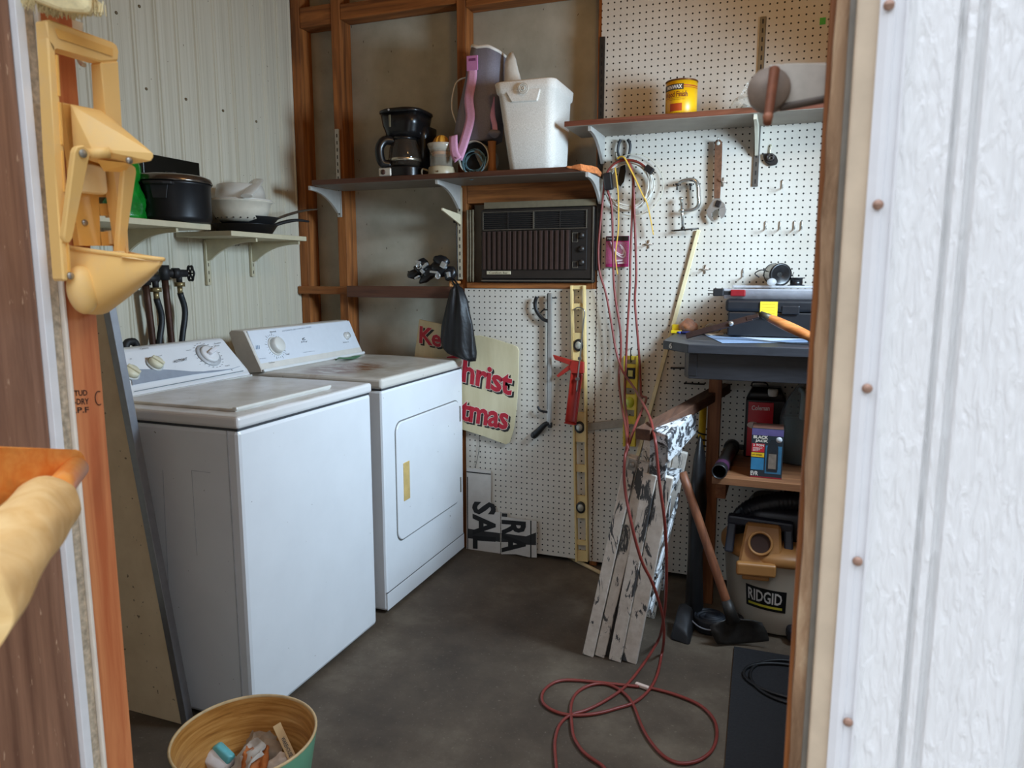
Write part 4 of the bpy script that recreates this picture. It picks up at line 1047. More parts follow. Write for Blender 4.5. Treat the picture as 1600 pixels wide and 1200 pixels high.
def longlevel():
    y = -.030
    def P(u, py): # u 0..1 across, py down
        k = (py-446)/(877-446); return W((892+(900-892)*k)*(1-u)+(914.5+(919.5-914.5)*k)*u, py, y)
    t = thing('spirit_level', 'long pale yellow spirit level standing on the floor against the pegboard', 'level', P(.5, 877))
    b = MB()
    for u in (.07, .93):
        b.bar(P(u, 446), P(u, 876.5), .0085, .028, (0, 1, 0), .001)
    webs = [(446, 452), (474, 483), (520, 607), (644, 690), (726, 737), (774, 809), (844, 851), (860, 876.5)]
    for a, c in webs: b.bar(P(.5, a), P(.5, c), .052, .010, (0, 1, 0))
    b.bar(P(.5, 452), P(.5, 482), .004, .003, (0, 1, 0)) if False else None
    b.build('beam', LVY, t)
    for py in (539, 667, 792):
        q = P(.5, py)+Vector((0, -.006, 0)); R = Matrix.Rotation(PI/2, 3, 'X')
        b = MB(); b.lathe([(.021, 0), (.021, .006), (.018, .008), (0, .008)], q, 24, R, sy=1.25)
        vf = b.build('vial_holder', LVD, t)
        b = MB(); b.lathe([(.014, .0075), (.013, .0095), (0, .010)], q, 20, R, sy=1.2); b.build('vial', VIAL, vf)
longlevel()
def caulk():
    y = -.066
    RED = plain((156, 38, 26), .4, 0, .12, 20)
    t = thing('caulking_gun', 'red caulking gun hanging in front of the long yellow level', 'caulking gun', W(892, 663, y))
    b = MB()
    b.prism([W(a, c, y) for a, c in ((893, 563), (911.5, 566), (911.5, 583.5), (893, 583.5), (889, 574))], (0, .020, 0), .002); b.build('frame', RED, t)
    b = MB(); b.prism([W(a, c, y+.004) for a, c in ((863.5, 554.5), (893, 563), (894, 572), (866.5, 562))], (0, .014, 0), .002); b.build('handle', RED, t)
    b = MB(); b.prism([W(a, c, y+.004) for a, c in ((889, 570), (896, 574), (872, 590), (868.5, 587))], (0, .012, 0), .002); b.build('trigger', RED, t)
    a0, a1 = W(901, 583, y), W(891.5, 661, y); d = (a1-a0).normalized(); s = d.cross(Vector((0, 1, 0))).normalized()
    rings = []
    for u in (0, .02, .5, .98, 1):
        c = a0+(a1-a0)*u; r = .026 if .01 < u < .99 else .024
        o_ = [c+s*(r*math.cos(a))+Vector((0, 1, 0))*(-.0+r*.75*math.sin(a)) for a in [PI*k/12 for k in range(13)]]
        i_ = [c+s*((r-.004)*math.cos(a))+Vector((0, 1, 0))*((r-.004)*.75*math.sin(a)) for a in [PI*k/12 for k in range(12, -1, -1)]]
        rings.append(o_+i_)
    b = MB(); b.loft(rings); b.obox(a1+d*.001, (.05, .03, .006), Matrix.Rotation(math.atan2(d.x, -d.z)*-1, 3, 'Y'), .002); b.build('cartridge_cradle', RED, t)
    b = MB(); b.tube([W(901, 612, y), W(904, 580, y), W(907, 552, y), W(911, 510, y-.004), W(913.5, 490, y), W(911, 483, y), W(903, 480.5, y+.01), W(896, 484, y+.02)], .0032, 8); b.build('plunger_rod', plain((158, 152, 142), .3, .8, .1), t)
    b = MB(); q = W(902.5, 592, y); b.obox(q, (.016, .014, .012), None, .002); b.obox(W(906, 560, y), (.014, .018, .012), None, .002); b.build('catch_plate', plain((120, 112, 104), .35, .7), t)
caulk()
def shortlevel():
    y = -.024
    YL = plain((214, 186, 58), .45, 0, .12, 20)
    def P(u, py):
        k = (py-556)/(698-556); return W((975+(-1)*k)*(1-u)+(998+(-5)*k)*u, py, y)
    t = thing('spirit_level', 'short bright yellow spirit level hanging behind the red cords', 'level', P(.5, 697))
    b = MB()
    for u in (.08, .92): b.bar(P(u, 556), P(u, 697), .009, .022, (0, 1, 0), .001)
    for a, c in ((556, 562), (569, 575), (591, 606), (617, 640), (650, 662), (680, 697)): b.bar(P(.5, a), P(.5, c), .054, .009, (0, 1, 0))
    b.build('beam', YL, t)
    b = MB(); q = P(.5, 583)+Vector((0, -.004, 0)); b.obox(q, (.036, .012, .046), None, .002); v = b.build('vial_holder', LVD, t)
    b = MB(); b.obox(q+Vector((0, -.007, 0)), (.020, .004, .026), None, .001); b.build('vial', plain((206, 200, 120), .2), v)
    b = MB(); q = P(.5, 628)+Vector((0, -.004, 0)); b.obox(q, (.046, .012, .066), None, .002); v = b.build('vial_plate', plain((222, 204, 92), .35, 0, .06), t)
    b = MB(); b.lathe([(.018, .0), (.017, .002), (0, .0025)], q+Vector((0, -.006, 0)), 20, Matrix.Rotation(PI/2, 3, 'X'), sy=1.3); b.build('vial', plain((196, 200, 60), .2), v)
    b = MB(); q = P(.5, 546); b.tube([Vector((q.x, -.004, q.z+.006)), Vector((q.x, -.036, q.z+.004)), Vector((q.x, -.038, q.z-.03)), Vector((q.x, -.030, q.z-.055))], .002, 6); b.build('hook', LVD, t)
shortlevel()
b = MB(); a0, a1 = W(918, 667, -.014), W(1012, 657, -.014); b.bar(a0, a1, .034, .005, (0, 1, 0), .001)
one(b, 'flat_bar', plain((158, 148, 134), .5, .3, .12), 'flat grey bar fixed across the pegboard behind the yellow levels', 'bar')
b = MB(); b.cyl(Z(889, 870, .009), Z(940, 896, .009), .0085, None, 12)
one(b, 'dowel', plain((196, 170, 126), .6, 0, .1), 'pale wooden dowel lying on the floor against the foot of the long level', 'dowel')
q0 = W(1092, 359, -.018); q1 = W(1016, 640, -.018); d = (q1-q0); q2 = q0+d*((q0.z-.004)/(q0.z-q1.z))
b = MB(); b.bar(q0, q2, .016, .009, (0, 1, 0), .002)
one(b, 'wooden_stick', plain((226, 210, 166), .55, 0, .1, 15), 'long pale wooden stick leaning on the pegboard and passing behind the workbench', 'stick')
# pegs
DK = plain((34, 28, 24), .5, .3); ZN = plain((186, 184, 178), .3, .8, .06)
for a, c, lab in (((1049, 575), (1075, 575.5), 'upper dark steel peg pointing sideways under the workbench top'), ((1070, 599), (1100, 600.5), 'lower dark steel peg pointing sideways under the workbench top')):
    p, q = W(*a, -.012), W(*c, -.012); b = MB(); b.cyl(p, q, .0032, None, 8); b.ell(p, (.0045,)*3, 8, 6); b.cyl(q, q+Vector((0, .008, 0)), .0032, None, 8)
    one(b, 'steel_peg', DK, lab, 'peg')
def jhook(px, py, lab, up=.012, drop=.030, out=.045, group=None, dx=0.0):
    q = W(px, py, -.006); b = MB()
    b.tube([q+Vector((0, .005, 0)), q+Vector((0, -.005, 0)), q+Vector((dx, -.007, -.006)), q+Vector((dx, -.007, -drop+.004)), q+Vector((dx, -.012, -drop)), q+Vector((dx, -out, -drop)), q+Vector((dx, -out-.004, -drop+.004)), q+Vector((dx, -out-.006, -drop+up))], .0024, 8, sub=3)
    return one(b, 'peg_hook', ZN, lab, 'hook', group)
HK = 'pegboard hooks'
jhook(1223, 282, 'single empty hook below the black part at the right of the pegboard', group=HK)
for px, lab in ((1197, 'leftmost of the row of four empty hooks above the workbench'), (1219.5, 'second from the left of the row of four empty hooks'), (1241.5, 'third from the left of the row of four empty hooks'), (1253, 'rightmost of the row of four empty hooks above the workbench')):
    jhook(px, 346, lab, group=HK)
jhook(1162, 420, 'empty hook just left of the wire spool above the toolbox', group=HK)
def crosshook(px, py, lab):
    q = W(px, py, -.006); b = MB()
    b.cyl(q+Vector((-.020, -.004, .001)), q+Vector((.016, -.004, .001)), .0024, None, 8); b.cyl(q+Vector((0, -.004, .018)), q+Vector((0, -.004, -.016)), .003, None, 8); b.tube([q+Vector((0, 0, .0)), q+Vector((-.002, -.04, 0)), q+Vector((-.004, -.05, .012))], .0024, 8)
    one(b, 'peg_hook', plain((176, 160, 146), .35, .7), lab, 'hook', HK)
crosshook(1014, 382, 'crossed wire hook between the red cords and the wooden stick')
crosshook(1102, 421, 'crossed wire hook with a reddish tip right of the wooden stick')
crosshook(1130, 285, 'white-tipped crossed hook behind the handle of the adjustable wrench')
# hook pack
def pack():
    y = -.020; p, q = W(946, 417, y), W(983, 368.5, y)
    t = thing('hook_pack', 'magenta card pack of white hooks pinned below the cord coil', 'package', ((p.x+q.x)/2, y, p.z))
    b = MB(); b.box((p.x, y, p.z), (q.x, y+.003, q.z)); b.build('card', plain((176, 40, 106), .45, 0, .1), t)
    b = MB(); b.box((p.x+.001, y-.0006, q.z-.020), (q.x-.001, y, q.z-.001)); hd = b.build('header', plain((34, 28, 30), .5), t)
    text_on('Hooks', (p.x+.006, y-.0006, q.z-.013), (p.x+.038, y-.0006, q.z-.013), (p.x+.006, y-.0006, q.z-.005), plain((210, 200, 200), .5), 'lettering', hd, .0005, .01)
    b = MB()
    for k in range(2):
        o = W(957+2*k, 385+4*k, y-.005); s = .035
        b.tube([o+Vector((-.01, 0, .02)), o+Vector((.006, 0, -.012)), o+Vector((.014, 0, -.022)), o+Vector((.034, 0, -.034)), o+Vector((.046, 0, -.03)), o+Vector((.046, 0, -.010)), o+Vector((.03, 0, .006))], .0032, 8, sub=3)
        o = o+Vector((.018, 0, -.058)); b.bar(o, o+Vector((.026, 0, .002)), .006, .006, (0, 1, 0))
    b.build('hooks', plain((226, 206, 212), .35), t)
    b = MB(); b.loft([[Vector((x, y-.001-dp, z)) for x, z in ((p.x+.004, p.z+.012), (q.x-.004, p.z+.012), (q.x-.004, q.z-.024), (p.x+.004, q.z-.024))] for dp in (0, .013)]); b.build('blister', plain((236, 200, 216), .1, 0, .02, alpha=.12), t)
pack()
# pliers
def pliers():
    y = -.024; t = thing('pliers', 'black-handled pliers hung handles up behind the cord coil', 'pliers', W(971, 292, y))
    hb = plain((38, 38, 40), .5, 0, .15)
    for pts in (((970, 218), (966.5, 226), (965.5, 238), (970, 250), (976, 262)), ((981, 218), (984.5, 226), (983.5, 238), (979, 250), (972, 264))):
        b = MB(); b.tube([W(a, c, y) for a, c in pts], lambda u: .0078-.003*u, 10, flat=.8); b.build('handle', hb, t)
    b = MB(); b.hull([W(a, c, y+dy) for a, c in ((971, 256), (977, 258), (978, 268), (975, 284), (969, 292), (966, 288), (966, 276), (969, 262)) for dy in (-.005, .006)], .0015); b.build('jaws', plain((44, 40, 38), .4, .6), t)
pliers()
def clamp():
    y = -.045; t = thing('c_clamp', 'chrome C-clamp with a tee handle hung on the pegboard', 'clamp', W(1070, 360, y))
    CH = plain((196, 196, 190), .2, .9, .06)
    P = lambda a, c: W(900+a/4, 160+c/4, y)
    b = MB(); pts = spline([P(a, c) for a, c in ((640, 506), (662, 492), (700, 483), (742, 487), (762, 520), (766, 580), (768, 630), (752, 660), (715, 674), (655, 676))], 4)
    b.tube(pts, lambda u: .0085+.003*math.sin(PI*u), 10, sub=1, flat=.7); b.build('frame', CH, t)
    b = MB(); b.cyl(P(658, 605), P(668, 790), .0055, None, 12); b.ell(P(657, 602), (.010, .010, .008), 12, 8); b.ell(P(662, 676), (.012, .012, .010), 12, 8); b.build('screw', CH, t)
    b = MB(); b.cyl(P(608, 802), P(768, 788), .0035, None, 8); b.ell(P(668, 788), (.009,)*3, 10, 8); b.build('tee_handle', plain((70, 66, 62), .35, .7), t)
    b = MB()
    for a in (632, 716): q = P(a, 512); b.cyl(Vector((q.x-.006, y-.004, q.z)), Vector((q.x+.006, y-.004, q.z)), .004, None, 8); b.cyl(q+Vector((0, 0, .003)), q+Vector((0, 0, -.022)), .003, None, 8); b.cyl(q, Vector((q.x, -.004, q.z)), .003, None, 8)
    b.build('peg', DK, t)
clamp()
def wrench():
    y = -.040; t = thing('adjustable_wrench', 'rusty adjustable wrench with bright jaws hung on the pegboard', 'wrench', W(1118, 345, y))
    P = lambda a, c: W(900+a/4, 160+c/4, y)
    b = MB(); b.prism([P(a, c) for a, c in ((866, 262), (872, 238), (888, 229), (906, 236), (914, 256), (910, 400), (904, 520), (900, 600), (862, 600), (864, 400))], (0, .010, 0), .002); hn = b.build('handle', plain((116, 80, 58), .55, .4, .3, 70), t)
    b = MB(); q = P(889, 256); b.lathe([(.0075, 0), (.007, .002), (0, .002)], q+Vector((0, 0, 0)), 16, Matrix.Rotation(PI/2, 3, 'X')); b.build('hang_hole', plain((200, 194, 180), .5), hn)
    b = MB(); b.prism([P(a, c) for a, c in ((862, 598), (900, 598), (906, 620), (930, 632), (934, 650), (866, 668), (842, 690), (844, 712), (866, 744), (846, 742), (822, 712), (814, 676), (836, 640))], (0, .014, 0), .002); b.build('fixed_jaw', plain((196, 192, 186), .3, .85, .12), t)
    b = MB(); b.prism([P(a, c) for a, c in ((892, 664), (934, 648), (938, 680), (926, 712), (906, 728), (898, 700))], (0, .012, 0), .0015); b.build('sliding_jaw', plain((206, 204, 200), .3, .85, .1), t)
    b = MB(); q = P(888, 634); b.obox(q+Vector((0, -.003, 0)), (.020, .012, .024), Matrix.Rotation(.35, 3, 'Y'), .003); b.build('adjusting_screw', plain((40, 32, 28), .5, .5), t)
    b = MB(); q = P(889, 244); b.tube([Vector((q.x, -.004, q.z+.004)), Vector((q.x, y-.01, q.z+.004)), Vector((q.x, y-.014, q.z+.014))], .0025, 8); b.build('hook', ZN, t)
wrench()
q = W(1202, 247, -.024)
t = thing('black_casting', 'small black metal part hanging on a hook at the right of the pegboard', 'part', q)
b = MB(); P = lambda a, c: W(900+a/4, 160+c/4, -.024)
b.prism([P(a, c) for a, c in ((1168, 318), (1195, 318), (1226, 316), (1252, 334), (1264, 366), (1252, 388), (1215, 394), (1186, 376), (1172, 350))], (0, .014, 0), .003); b.build('body', plain((40, 36, 34), .5, .3, .25, 80), t)
b = MB(); b.lathe([(.016, 0), (.014, .012), (.008, .012), (.008, .004), (0, .004)], P(1216, 344), 18, Matrix.Rotation(PI/2, 3, 'X')); b.obox(P(1216, 340)+Vector((0, -.010, 0)), (.020, .006, .005), Matrix.Rotation(.4, 3, 'Y'), .001); b.build('hub', plain((66, 60, 58), .45, .4), t)
b = MB(); e = P(1216, 282); b.tube([Vector((e.x+.002, -.004, e.z+.01)), Vector((e.x, -.014, e.z+.008)), Vector((e.x-.001, -.016, e.z-.03)), Vector((e.x-.001, -.03, e.z-.038))], .0028, 8); b.build('hook', plain((210, 206, 180), .3, .6), t)
# pencil-written dark dots row is part of the board; green tape at the board's top right edge
b = MB(); p, q = W(1280.5, 39, -.0068), W(1290.5, 27, -.0068); b.box((p.x, -.0078, p.z), (q.x, -.0066, q.z))
one(b, 'tape_piece', plain((70, 176, 70), .5), 'small bright green piece of tape at the top right edge of the pegboard', 'tape')
# ---- cords on the hook
RC = plain((124, 50, 42), .45, 0, .12); BLP = plain((24, 23, 24), .45, 0, .15)
t = thing('white_cable', 'coil of thin white cable on the pegboard hook with the red cord', 'cable', W(988, 330, -.035))
b = MB(); rr = random.Random(5)
def ringpts(cx, cy, rx, ry, y, n=22, ph=0, wob=.03):
    return [W(cx+rx*(1+wob*math.sin(3*a+ph))*math.cos(a), cy+ry*(1+wob*math.cos(2*a+ph))*math.sin(a), y+.006*math.sin(2*a+ph)) for a in [2*PI*k/n for k in range(n)]]
for k in range(6):
    b.tube(ringpts(982+rr.uniform(-2, 2), 288+rr.uniform(-1, 3), 35+rr.uniform(-3, 3), 36+rr.uniform(-3, 3), -.030-.004*k, ph=k), .0028, 6, True, 3)
b.build('coil', plain((214, 208, 196), .4, 0, .05), t)
b = MB(); b.tube(ringpts(990, 289, 46, 48, -.028, ph=2, wob=.02), .0016, 6, True, 3); b.build('loose_loop', plain((206, 198, 176), .4, 0, .05), t)
t = thing('extension_cord', 'long red extension cord hung on the pegboard and looping onto the floor', 'extension cord', W(975, 290, -.05))
def P3(l):
    out = []
    for e in l:
        if len(e) == 3: out.append(W(e[0], e[1], e[2]))
        else: out.append(Z(e[0], e[1], e[3]))
    return out
def F(a, c, z=.0065): x, y = 840+a/3.158, 820+c/3.158; return (x, y, 0, z)
b = MB(); r = .0048
b.tube(P3([(1008, 261, -.07), (998, 254, -.068), (983, 250, -.062), (965, 253, -.058), (952, 264, -.055), (945, 280, -.05), (943, 300, -.045), (938, 350, -.045), (935, 390, -.045), (937, 425, -.045), (947, 460, -.05), (956, 510, -.05), (963, 550, -.06), (973, 580, -.09), (990, 605, -.20), (1003, 628, -.45), (1015, 652, -.70), (1021, 676, -.80), (1024, 690, -.845), (1027, 720, -.85), (1031, 760, -.85), (1038, 810, -.84), (1041, 860, -.81), (1041, 910, -.77), (1039, 950, -.73), (1034, 983, -.695)])+P3([F(590, 580), F(520, 690), F(430, 800), F(330, 870), F(240, 915), F(160, 940), F(110, 985), F(88, 1050), F(85, 1110), F(92, 1199), F(96, 1260)]), r, 8)
b.tube(P3([(949, 297, -.06), (955, 318, -.055), (957, 350, -.05), (958, 400, -.05), (959, 440, -.05), (962, 470, -.05), (969, 515, -.052), (970, 550, -.055), (967, 590, -.07), (970, 625, -.25), (977, 665, -.60), (980, 690, -.78), (978, 705, -.80), (976, 718, -.82), (975, 745, -.83), (978, 775, -.84), (985, 810, -.86), (993, 845, -.86), (1004, 880, -.85), (1018, 908, -.83), (1031, 945, -.79), (1037, 975, -.75), (1037, 1003, -.725)])+P3([F(612, 640), F(590, 740), F(550, 815), F(480, 875), F(400, 903), F(300, 930), F(200, 940), F(120, 932), F(55, 905), F(22, 868), F(30, 820), F(75, 782), F(130, 767), F(200, 768), F(290, 776), F(430, 791), F(500, 798)]), r, 8)
b.tube(P3([(958, 256, -.05), (975, 249, -.056), (986, 260, -.055), (989, 285, -.05), (988, 330, -.05), (985, 400, -.05), (984, 450, -.05), (980, 520, -.055), (978, 570, -.06), (976, 620, -.20), (980, 660, -.50), (981, 688, -.77)]), r, 8)
b.tube(P3([(980, 252, -.06), (989, 275, -.058), (991, 330, -.055), (993, 380, -.055), (994, 430, -.055), (992, 470, -.055), (995, 510, -.06), (999, 560, -.065), (1001, 600, -.08), (1002, 618, -.15), (1010, 622, -.20), (1004, 638, -.35), (993, 664, -.60), (984, 690, -.77), (977, 712, -.81)]), r, 8)
b.tube(P3([F(530, 800), F(600, 815), F(700, 845), F(800, 890), F(866, 955), F(885, 1030), F(862, 1110), F(790, 1165), F(700, 1176), F(620, 1140), F(550, 1060), F(510, 985), F(470, 885), F(420, 825), F(345, 787), F(265, 790), F(195, 828), F(165, 890), F(168, 980), F(180, 1050), F(230, 1125), F(320, 1190), F(345, 1230)]), r, 8)
b.build('cord', RC, t)
b = MB(); b.bar(W(949, 270, -.066), W(952, 297, -.062), .034, .028, (0, 1, 0), .005); b.build('socket', BLP, t)
b = MB(); b.bar(W(1009, 261, -.072), W(1020, 269, -.074), .026, .022, (0, 1, 0), .004); pg = b.build('plug', BLP, t)
b = MB()
for dx, dy in ((3, 5), (6, 2)): b.bar(W(1016+dx*.4, 266+dy*.4, -.074), W(1019+dx, 268+dy, -.074), .003, .006, (0, 1, 0))
b.build('prongs', plain((60, 54, 48), .3, .8), pg)
q = P3([F(515, 798)])[0]; b = MB(); b.obox(q+Vector((0, 0, .002)), (.045, .013, .011), Matrix.Rotation(-.25, 3, 'Z'), .003); b.build('cord_joint', plain((214, 190, 176), .5), t)
t = thing('yellow_strap', 'flat yellow strap draped over the cord hook with two hanging tails', 'strap', W(966, 430, -.06))
YS = plain((206, 160, 52), .5, 0, .12)
b = MB(); b.tube(P3([(962, 250, -.058), (970, 245, -.066), (976, 247, -.070), (984, 262, -.074), (994, 282, -.07), (1003, 302, -.06), (1011, 318, -.05), (1017, 345, -.045), (1021, 367, -.045)]), lambda u: .009-.004*u, 8, flat=.35); b.build('tail', YS, t)
b = MB(); b.tube(P3([(961, 262, -.06), (964, 285, -.062), (966, 305, -.062), (966.5, 330, -.058), (966, 360, -.055), (962, 395, -.052), (963, 415, -.05), (965, 429, -.05)]), lambda u: .0085-.003*u, 8, flat=.35); b.build('tail', YS, t)
b = MB(); q = W(967, 249, -.03); b.tube([Vector((q.x, -.004, q.z)), Vector((q.x, -.065, q.z-.006)), Vector((q.x, -.085, q.z-.002)), Vector((q.x, -.09, q.z+.02))], .004, 8); one(b, 'peg_hook', plain((110, 100, 84), .4, .6), 'stout hook carrying the coiled cords on the pegboard', 'hook', HK)
# ================================================================ right shelf
RS = thing('bracket_shelf', 'brown shelf on the pegboard holding the yellow stain can', 'shelf', (.4, -.13, 1.74))
zs = 1.857
def m_shelf_edge():
    return wood((92, 48, 34), (134, 78, 56), 'x', 1.1, .45, 'red_brown_shelf_board')
b = MB(); b.box((-.103, -.25, zs-.019), (.83, -.008, zs), .0015); b.build('board', m_shelf_edge(), RS)
MB().box((-.101, -.2475, zs-.0205), (.82, -.009, zs-.0188)).build('underside', plain((146, 136, 122), .5, 0, .1, 14), RS)
back_bracket(RS, -.008, zs-.020, -.235, GRB, .11); back_bracket(RS, .588, zs-.020, -.235, plain((204, 198, 178), .4, .1, .05), .11)
back_upright(RS, .588, 1.615, 2.225, plain((98, 94, 88), .4, .5, .08), (44, 40, 36))
def staincan():
    o = Vector((W(1064, 172, -.155).x, -.155, zs)); r, h = .0575, .128
    YE = plain((236, 180, 18), .35, 0, .05); t = thing('wood_stain_can', 'yellow wood finish can with black brand band on the right shelf', 'can', o)
    b = MB(); b.lathe([(r-.002, 0), (r, .002), (r, h-.003)], o, 40, None, True, True); body = b.build('body', YE, t)
    b = MB(); b.lathe([(r+.001, h-.006), (r+.0022, h-.002), (r+.001, h), (r-.006, h-.001), (r-.008, h-.006), (0, h-.006)], o, 40); b.build('lid_rim', plain((120, 78, 40), .4, .6, .2), t)
    vd = CAM-o; a0 = math.atan2(vd.y, vd.x)
    def cyl(a, z, rr): return o+Vector((rr*math.cos(a), rr*math.sin(a), z))
    def patch(name, aa, ab, za, zb, mat, lift, parent=body):
        b = MB(); n = 12
        b.loft([[cyl(a0+aa+(ab-aa)*i/n, z, r+lift) for z in (za, zb)] for i in range(n+1)], False, False, True, False) if False else None
        for i in range(n):
            u, v = a0+aa+(ab-aa)*i/n, a0+aa+(ab-aa)*(i+1)/n
            b.quad((cyl(u, za, r+lift), cyl(v, za, r+lift), cyl(v, zb, r+lift), cyl(u, zb, r+lift)))
        return b.build(name, mat, parent)
    INKR = plain((104, 34, 24), .4); BKB = plain((40, 32, 28), .4)
    patch('brand_band', -1.5, .12, h*.70, h*.86, BKB, .0006); patch('red_stripe', .12, 1.3, h*.80, h*.825, plain((170, 40, 24), .4), .0006); patch('red_stripe', .12, 1.3, h*.755, h*.77, plain((170, 40, 24), .4), .0006)
    def tx(s, aa, ab, za, zb, mat, off=.0): text_on(s, 0, 0, 0, mat, 'lettering', body, offset=off, mapf=lambda a, c: cyl(a0+aa+(ab-aa)*a, za+(zb-za)*c, r+.0012))
    tx('MINWAX', -1.05, .02, h*.725, h*.835, plain((226, 220, 208), .4), .03)
    tx('Wood Finish', -1.25, .38, h*.50, h*.66, INKR, .012); tx('PENETRATING STAIN', -.8, .22, h*.42, h*.445, INKR)
    patch('rule', -1.2, .30, h*.475, h*.482, INKR, .0007)
    patch('red_label', -.75, .05, h*.12, h*.33, plain((176, 66, 24), .4), .0006); tx('SPECIAL WALNUT 224', -.9, .3, h*.05, h*.08, INKR)
staincan()
o = W(1152, 160, -.14); o.z = zs+.0005
t = thing('hardware_bag', 'small clear plastic bag of hardware at the right end of the right shelf', 'bag', o)
CLR = plain((214, 210, 196), .08, 0, .05, 40, alpha=.35, bump=.6)
b = MB(); b.ell(o+Vector((.02, 0, .032)), (.045, .035, .032), 18, 12); b.jitter(.012, 40); b.hull([o+Vector(v) for v in ((.0, 0, .05), (.03, .0, .11), (.06, .01, .12), (.05, -.01, .05))]); b.build('bag_film', CLR, t)
b = MB(); b.obox(o+Vector((.03, 0, .018)), (.035, .02, .025), Matrix.Rotation(.6, 3, 'Y'), .004); b.build('contents', plain((70, 76, 80), .3, .6), t)
b = MB(); p = W(1060, 174, -.03); b.box((.25, -.075, zs+.0004), (.50, -.06, zs+.006)); one(b, 'black_strip', plain((22, 20, 18), .6), 'thin black strip lying on the right shelf between the can and the clear bag', 'strip')

# ================================================================ workbench
BN = NT('black_painted_bench'); n = BN.noise(1, 6, .65, BN.coord((6, 40, 40)), .4); sp = BN.noise(80, 2, .5)
BN.color(BN.mix(BN.ramp(sp, [(.75, (0, 0, 0, 1)), (.77, (.8, .8, .8, 1))]), BN.ramp(n, [(.3, lin((34, 35, 39))), (.7, lin((54, 55, 60)))]), lin((170, 168, 160)))).set(.42).bump(n, .2, .002); BN = BN.m
LEGW = wood((126, 74, 42), (168, 108, 66), 'z', 1.2, .6, 'brown_leg_lumber'); LEGX = wood((126, 74, 42), (168, 108, 66), 'y', 1.2, .6, 'brown_arm_lumber'); SHW = wood((110, 70, 44), (150, 102, 66), 'x', 1.2, .6, 'plywood_shelf')
t = thing('workbench', 'black painted workbench with clipped corner and brown lower shelf', 'workbench', (.85, -.25, 0)); BT = t
bz = 1.05
b = MB(); b.prism([(.312, -.0075, bz-.030), (.322, -.42, bz-.030), (.423, -.538, bz-.030), (1.30, -.538, bz-.030), (1.30, -.0075, bz-.030)], (0, 0, .030), .002); tp = b.build('benchtop', BN, t)
d = Vector((.101, -.118, 0)).normalized(); nrm = Vector((-d.y*-1*-1, 0, 0)); q = Vector((.322, -.42, 0))+d*.040
sd = Vector((d.x, d.y, 0)); nn = Vector((d.y, -d.x, 0))
text_on('6', q+nn*0+Vector((0, 0, bz-.024)), q+sd*.022+Vector((0, 0, bz-.024)), q+Vector((0, 0, bz-.004)), plain((206, 204, 196), .6), 'number', tp, .0012, .03)
b = MB(); b.prism([(.405, -.455, .930), (.425, -.502, .930), (1.28, -.502, .930), (1.28, -.475, .930), (.43, -.45, .930)], (0, 0, .0895), .002); b.box((.405, -.46, .934), (.43, -.05, 1.0195), .002); b.build('apron', BN, t)
b = MB(); b.prism([(.416, -.478, .941), (.4235, -.5035, .941), (.452, -.5055, .941), (.452, -.500, .941)], (0, 0, .074), .001); b.build('corner_block', BN, t)
b = MB(); b.box((.466, -.215, 0.0), (.512, -.175, .930), .002); b.build('leg', LEGW, t)
b = MB(); b.box((1.20, -.47, 0.0), (1.245, -.38, .930), .002); b.build('leg', LEGW, t)
b = MB(); b.box((.515, -.34, .470), (.553, -.010, .568), .002); b.build('support_arm', LEGX, t)
b = MB(); b.box((.516, -.500, .5685), (1.24, -.010, .593), .001); b.build('lower_shelf', SHW, t)
# --- on the bench
def toolbox():
    y = -.215; p = W(1134, 521, y); x0 = p.x; x1 = x0+.42; z0 = bz+.0075; zt = W(1134, 467, y).z
    t = thing('toolbox', 'black plastic toolbox on the workbench with a yellow note stuck on', 'toolbox', ((x0+x1)/2, -.12, z0)); BX = plain((27, 28, 32), .4, 0, .15)
    b = MB(); b.box((x0+.004, y+.004, z0), (x1-.004, -.03, z0+(zt-z0)*.66), .006); b.build('body', BX, t)
    b = MB(); b.box((x0-.006, y-.004, z0+(zt-z0)*.66), (x1+.006, -.022, zt), .012, 3); b.build('lid', BX, t)
    b = MB(); b.box((x0+.19, y-.008, zt-.052), (x0+.25, y-.002, zt-.022), .003); b.build('latch', BX, t)
    p, q = W(1187, 494.5, y-.010), W(1215.5, 471.5, y-.008)
    b = MB(); b.box((p.x, y-.0102, p.z), (q.x, y-.0085, q.z)); nt = one(b, 'sticky_note', plain((238, 206, 42), .7, 0, .04), 'yellow sticky note on the front of the black toolbox', 'note')
    b = MB()
    for k in range(4): z = q.z-.010-(q.z-p.z)*.2*k; b.box((p.x+.006, y-.0106, z), (q.x-.008, y-.0101, z+.0012))
    b.build('ruled_lines', plain((180, 140, 30), .7), nt)
    return zt, y
tz, ty = toolbox()
# blister pack of test leads on the toolbox
p = W(1118, 463, -.16); x0 = W(1136, 460, -.17).x
t = thing('tool_blister', 'clear plastic package with a red and black plug end on the toolbox', 'package', (x0+.15, -.12, tz))
b = MB(); b.loft([[Vector((pp.x, pp.y, tz+z)) for pp in rrect(.40+e, .15+e, .01, 3, (x0+.19, -.12))] for z, e in ((.0008, 0), (.022, .004), (.032, .02), (.037, .02))]); b.jitter(.003, 22); b.build('blister', plain((196, 194, 200), .12, 0, .1, 30, alpha=.55, bump=.5), t)
b = MB(); b.loft([[Vector((pp.x, pp.y, tz+z)) for pp in rrect(.37, .11, .008, 3, (x0+.20, -.10))] for z in (.039, .048)]); b.jitter(.002, 30); b.build('upper_film', plain((206, 206, 210), .12, 0, .1, 40, alpha=.5, bump=.5), t)
b = MB(); y = -.215; a = W(1141, 463, y); c = W(1165, 451, y); b.box((a.x, y, tz+.010), (c.x, y+.03, tz+.034), .003); b.build('red_grip', plain((128, 18, 26), .4), t)
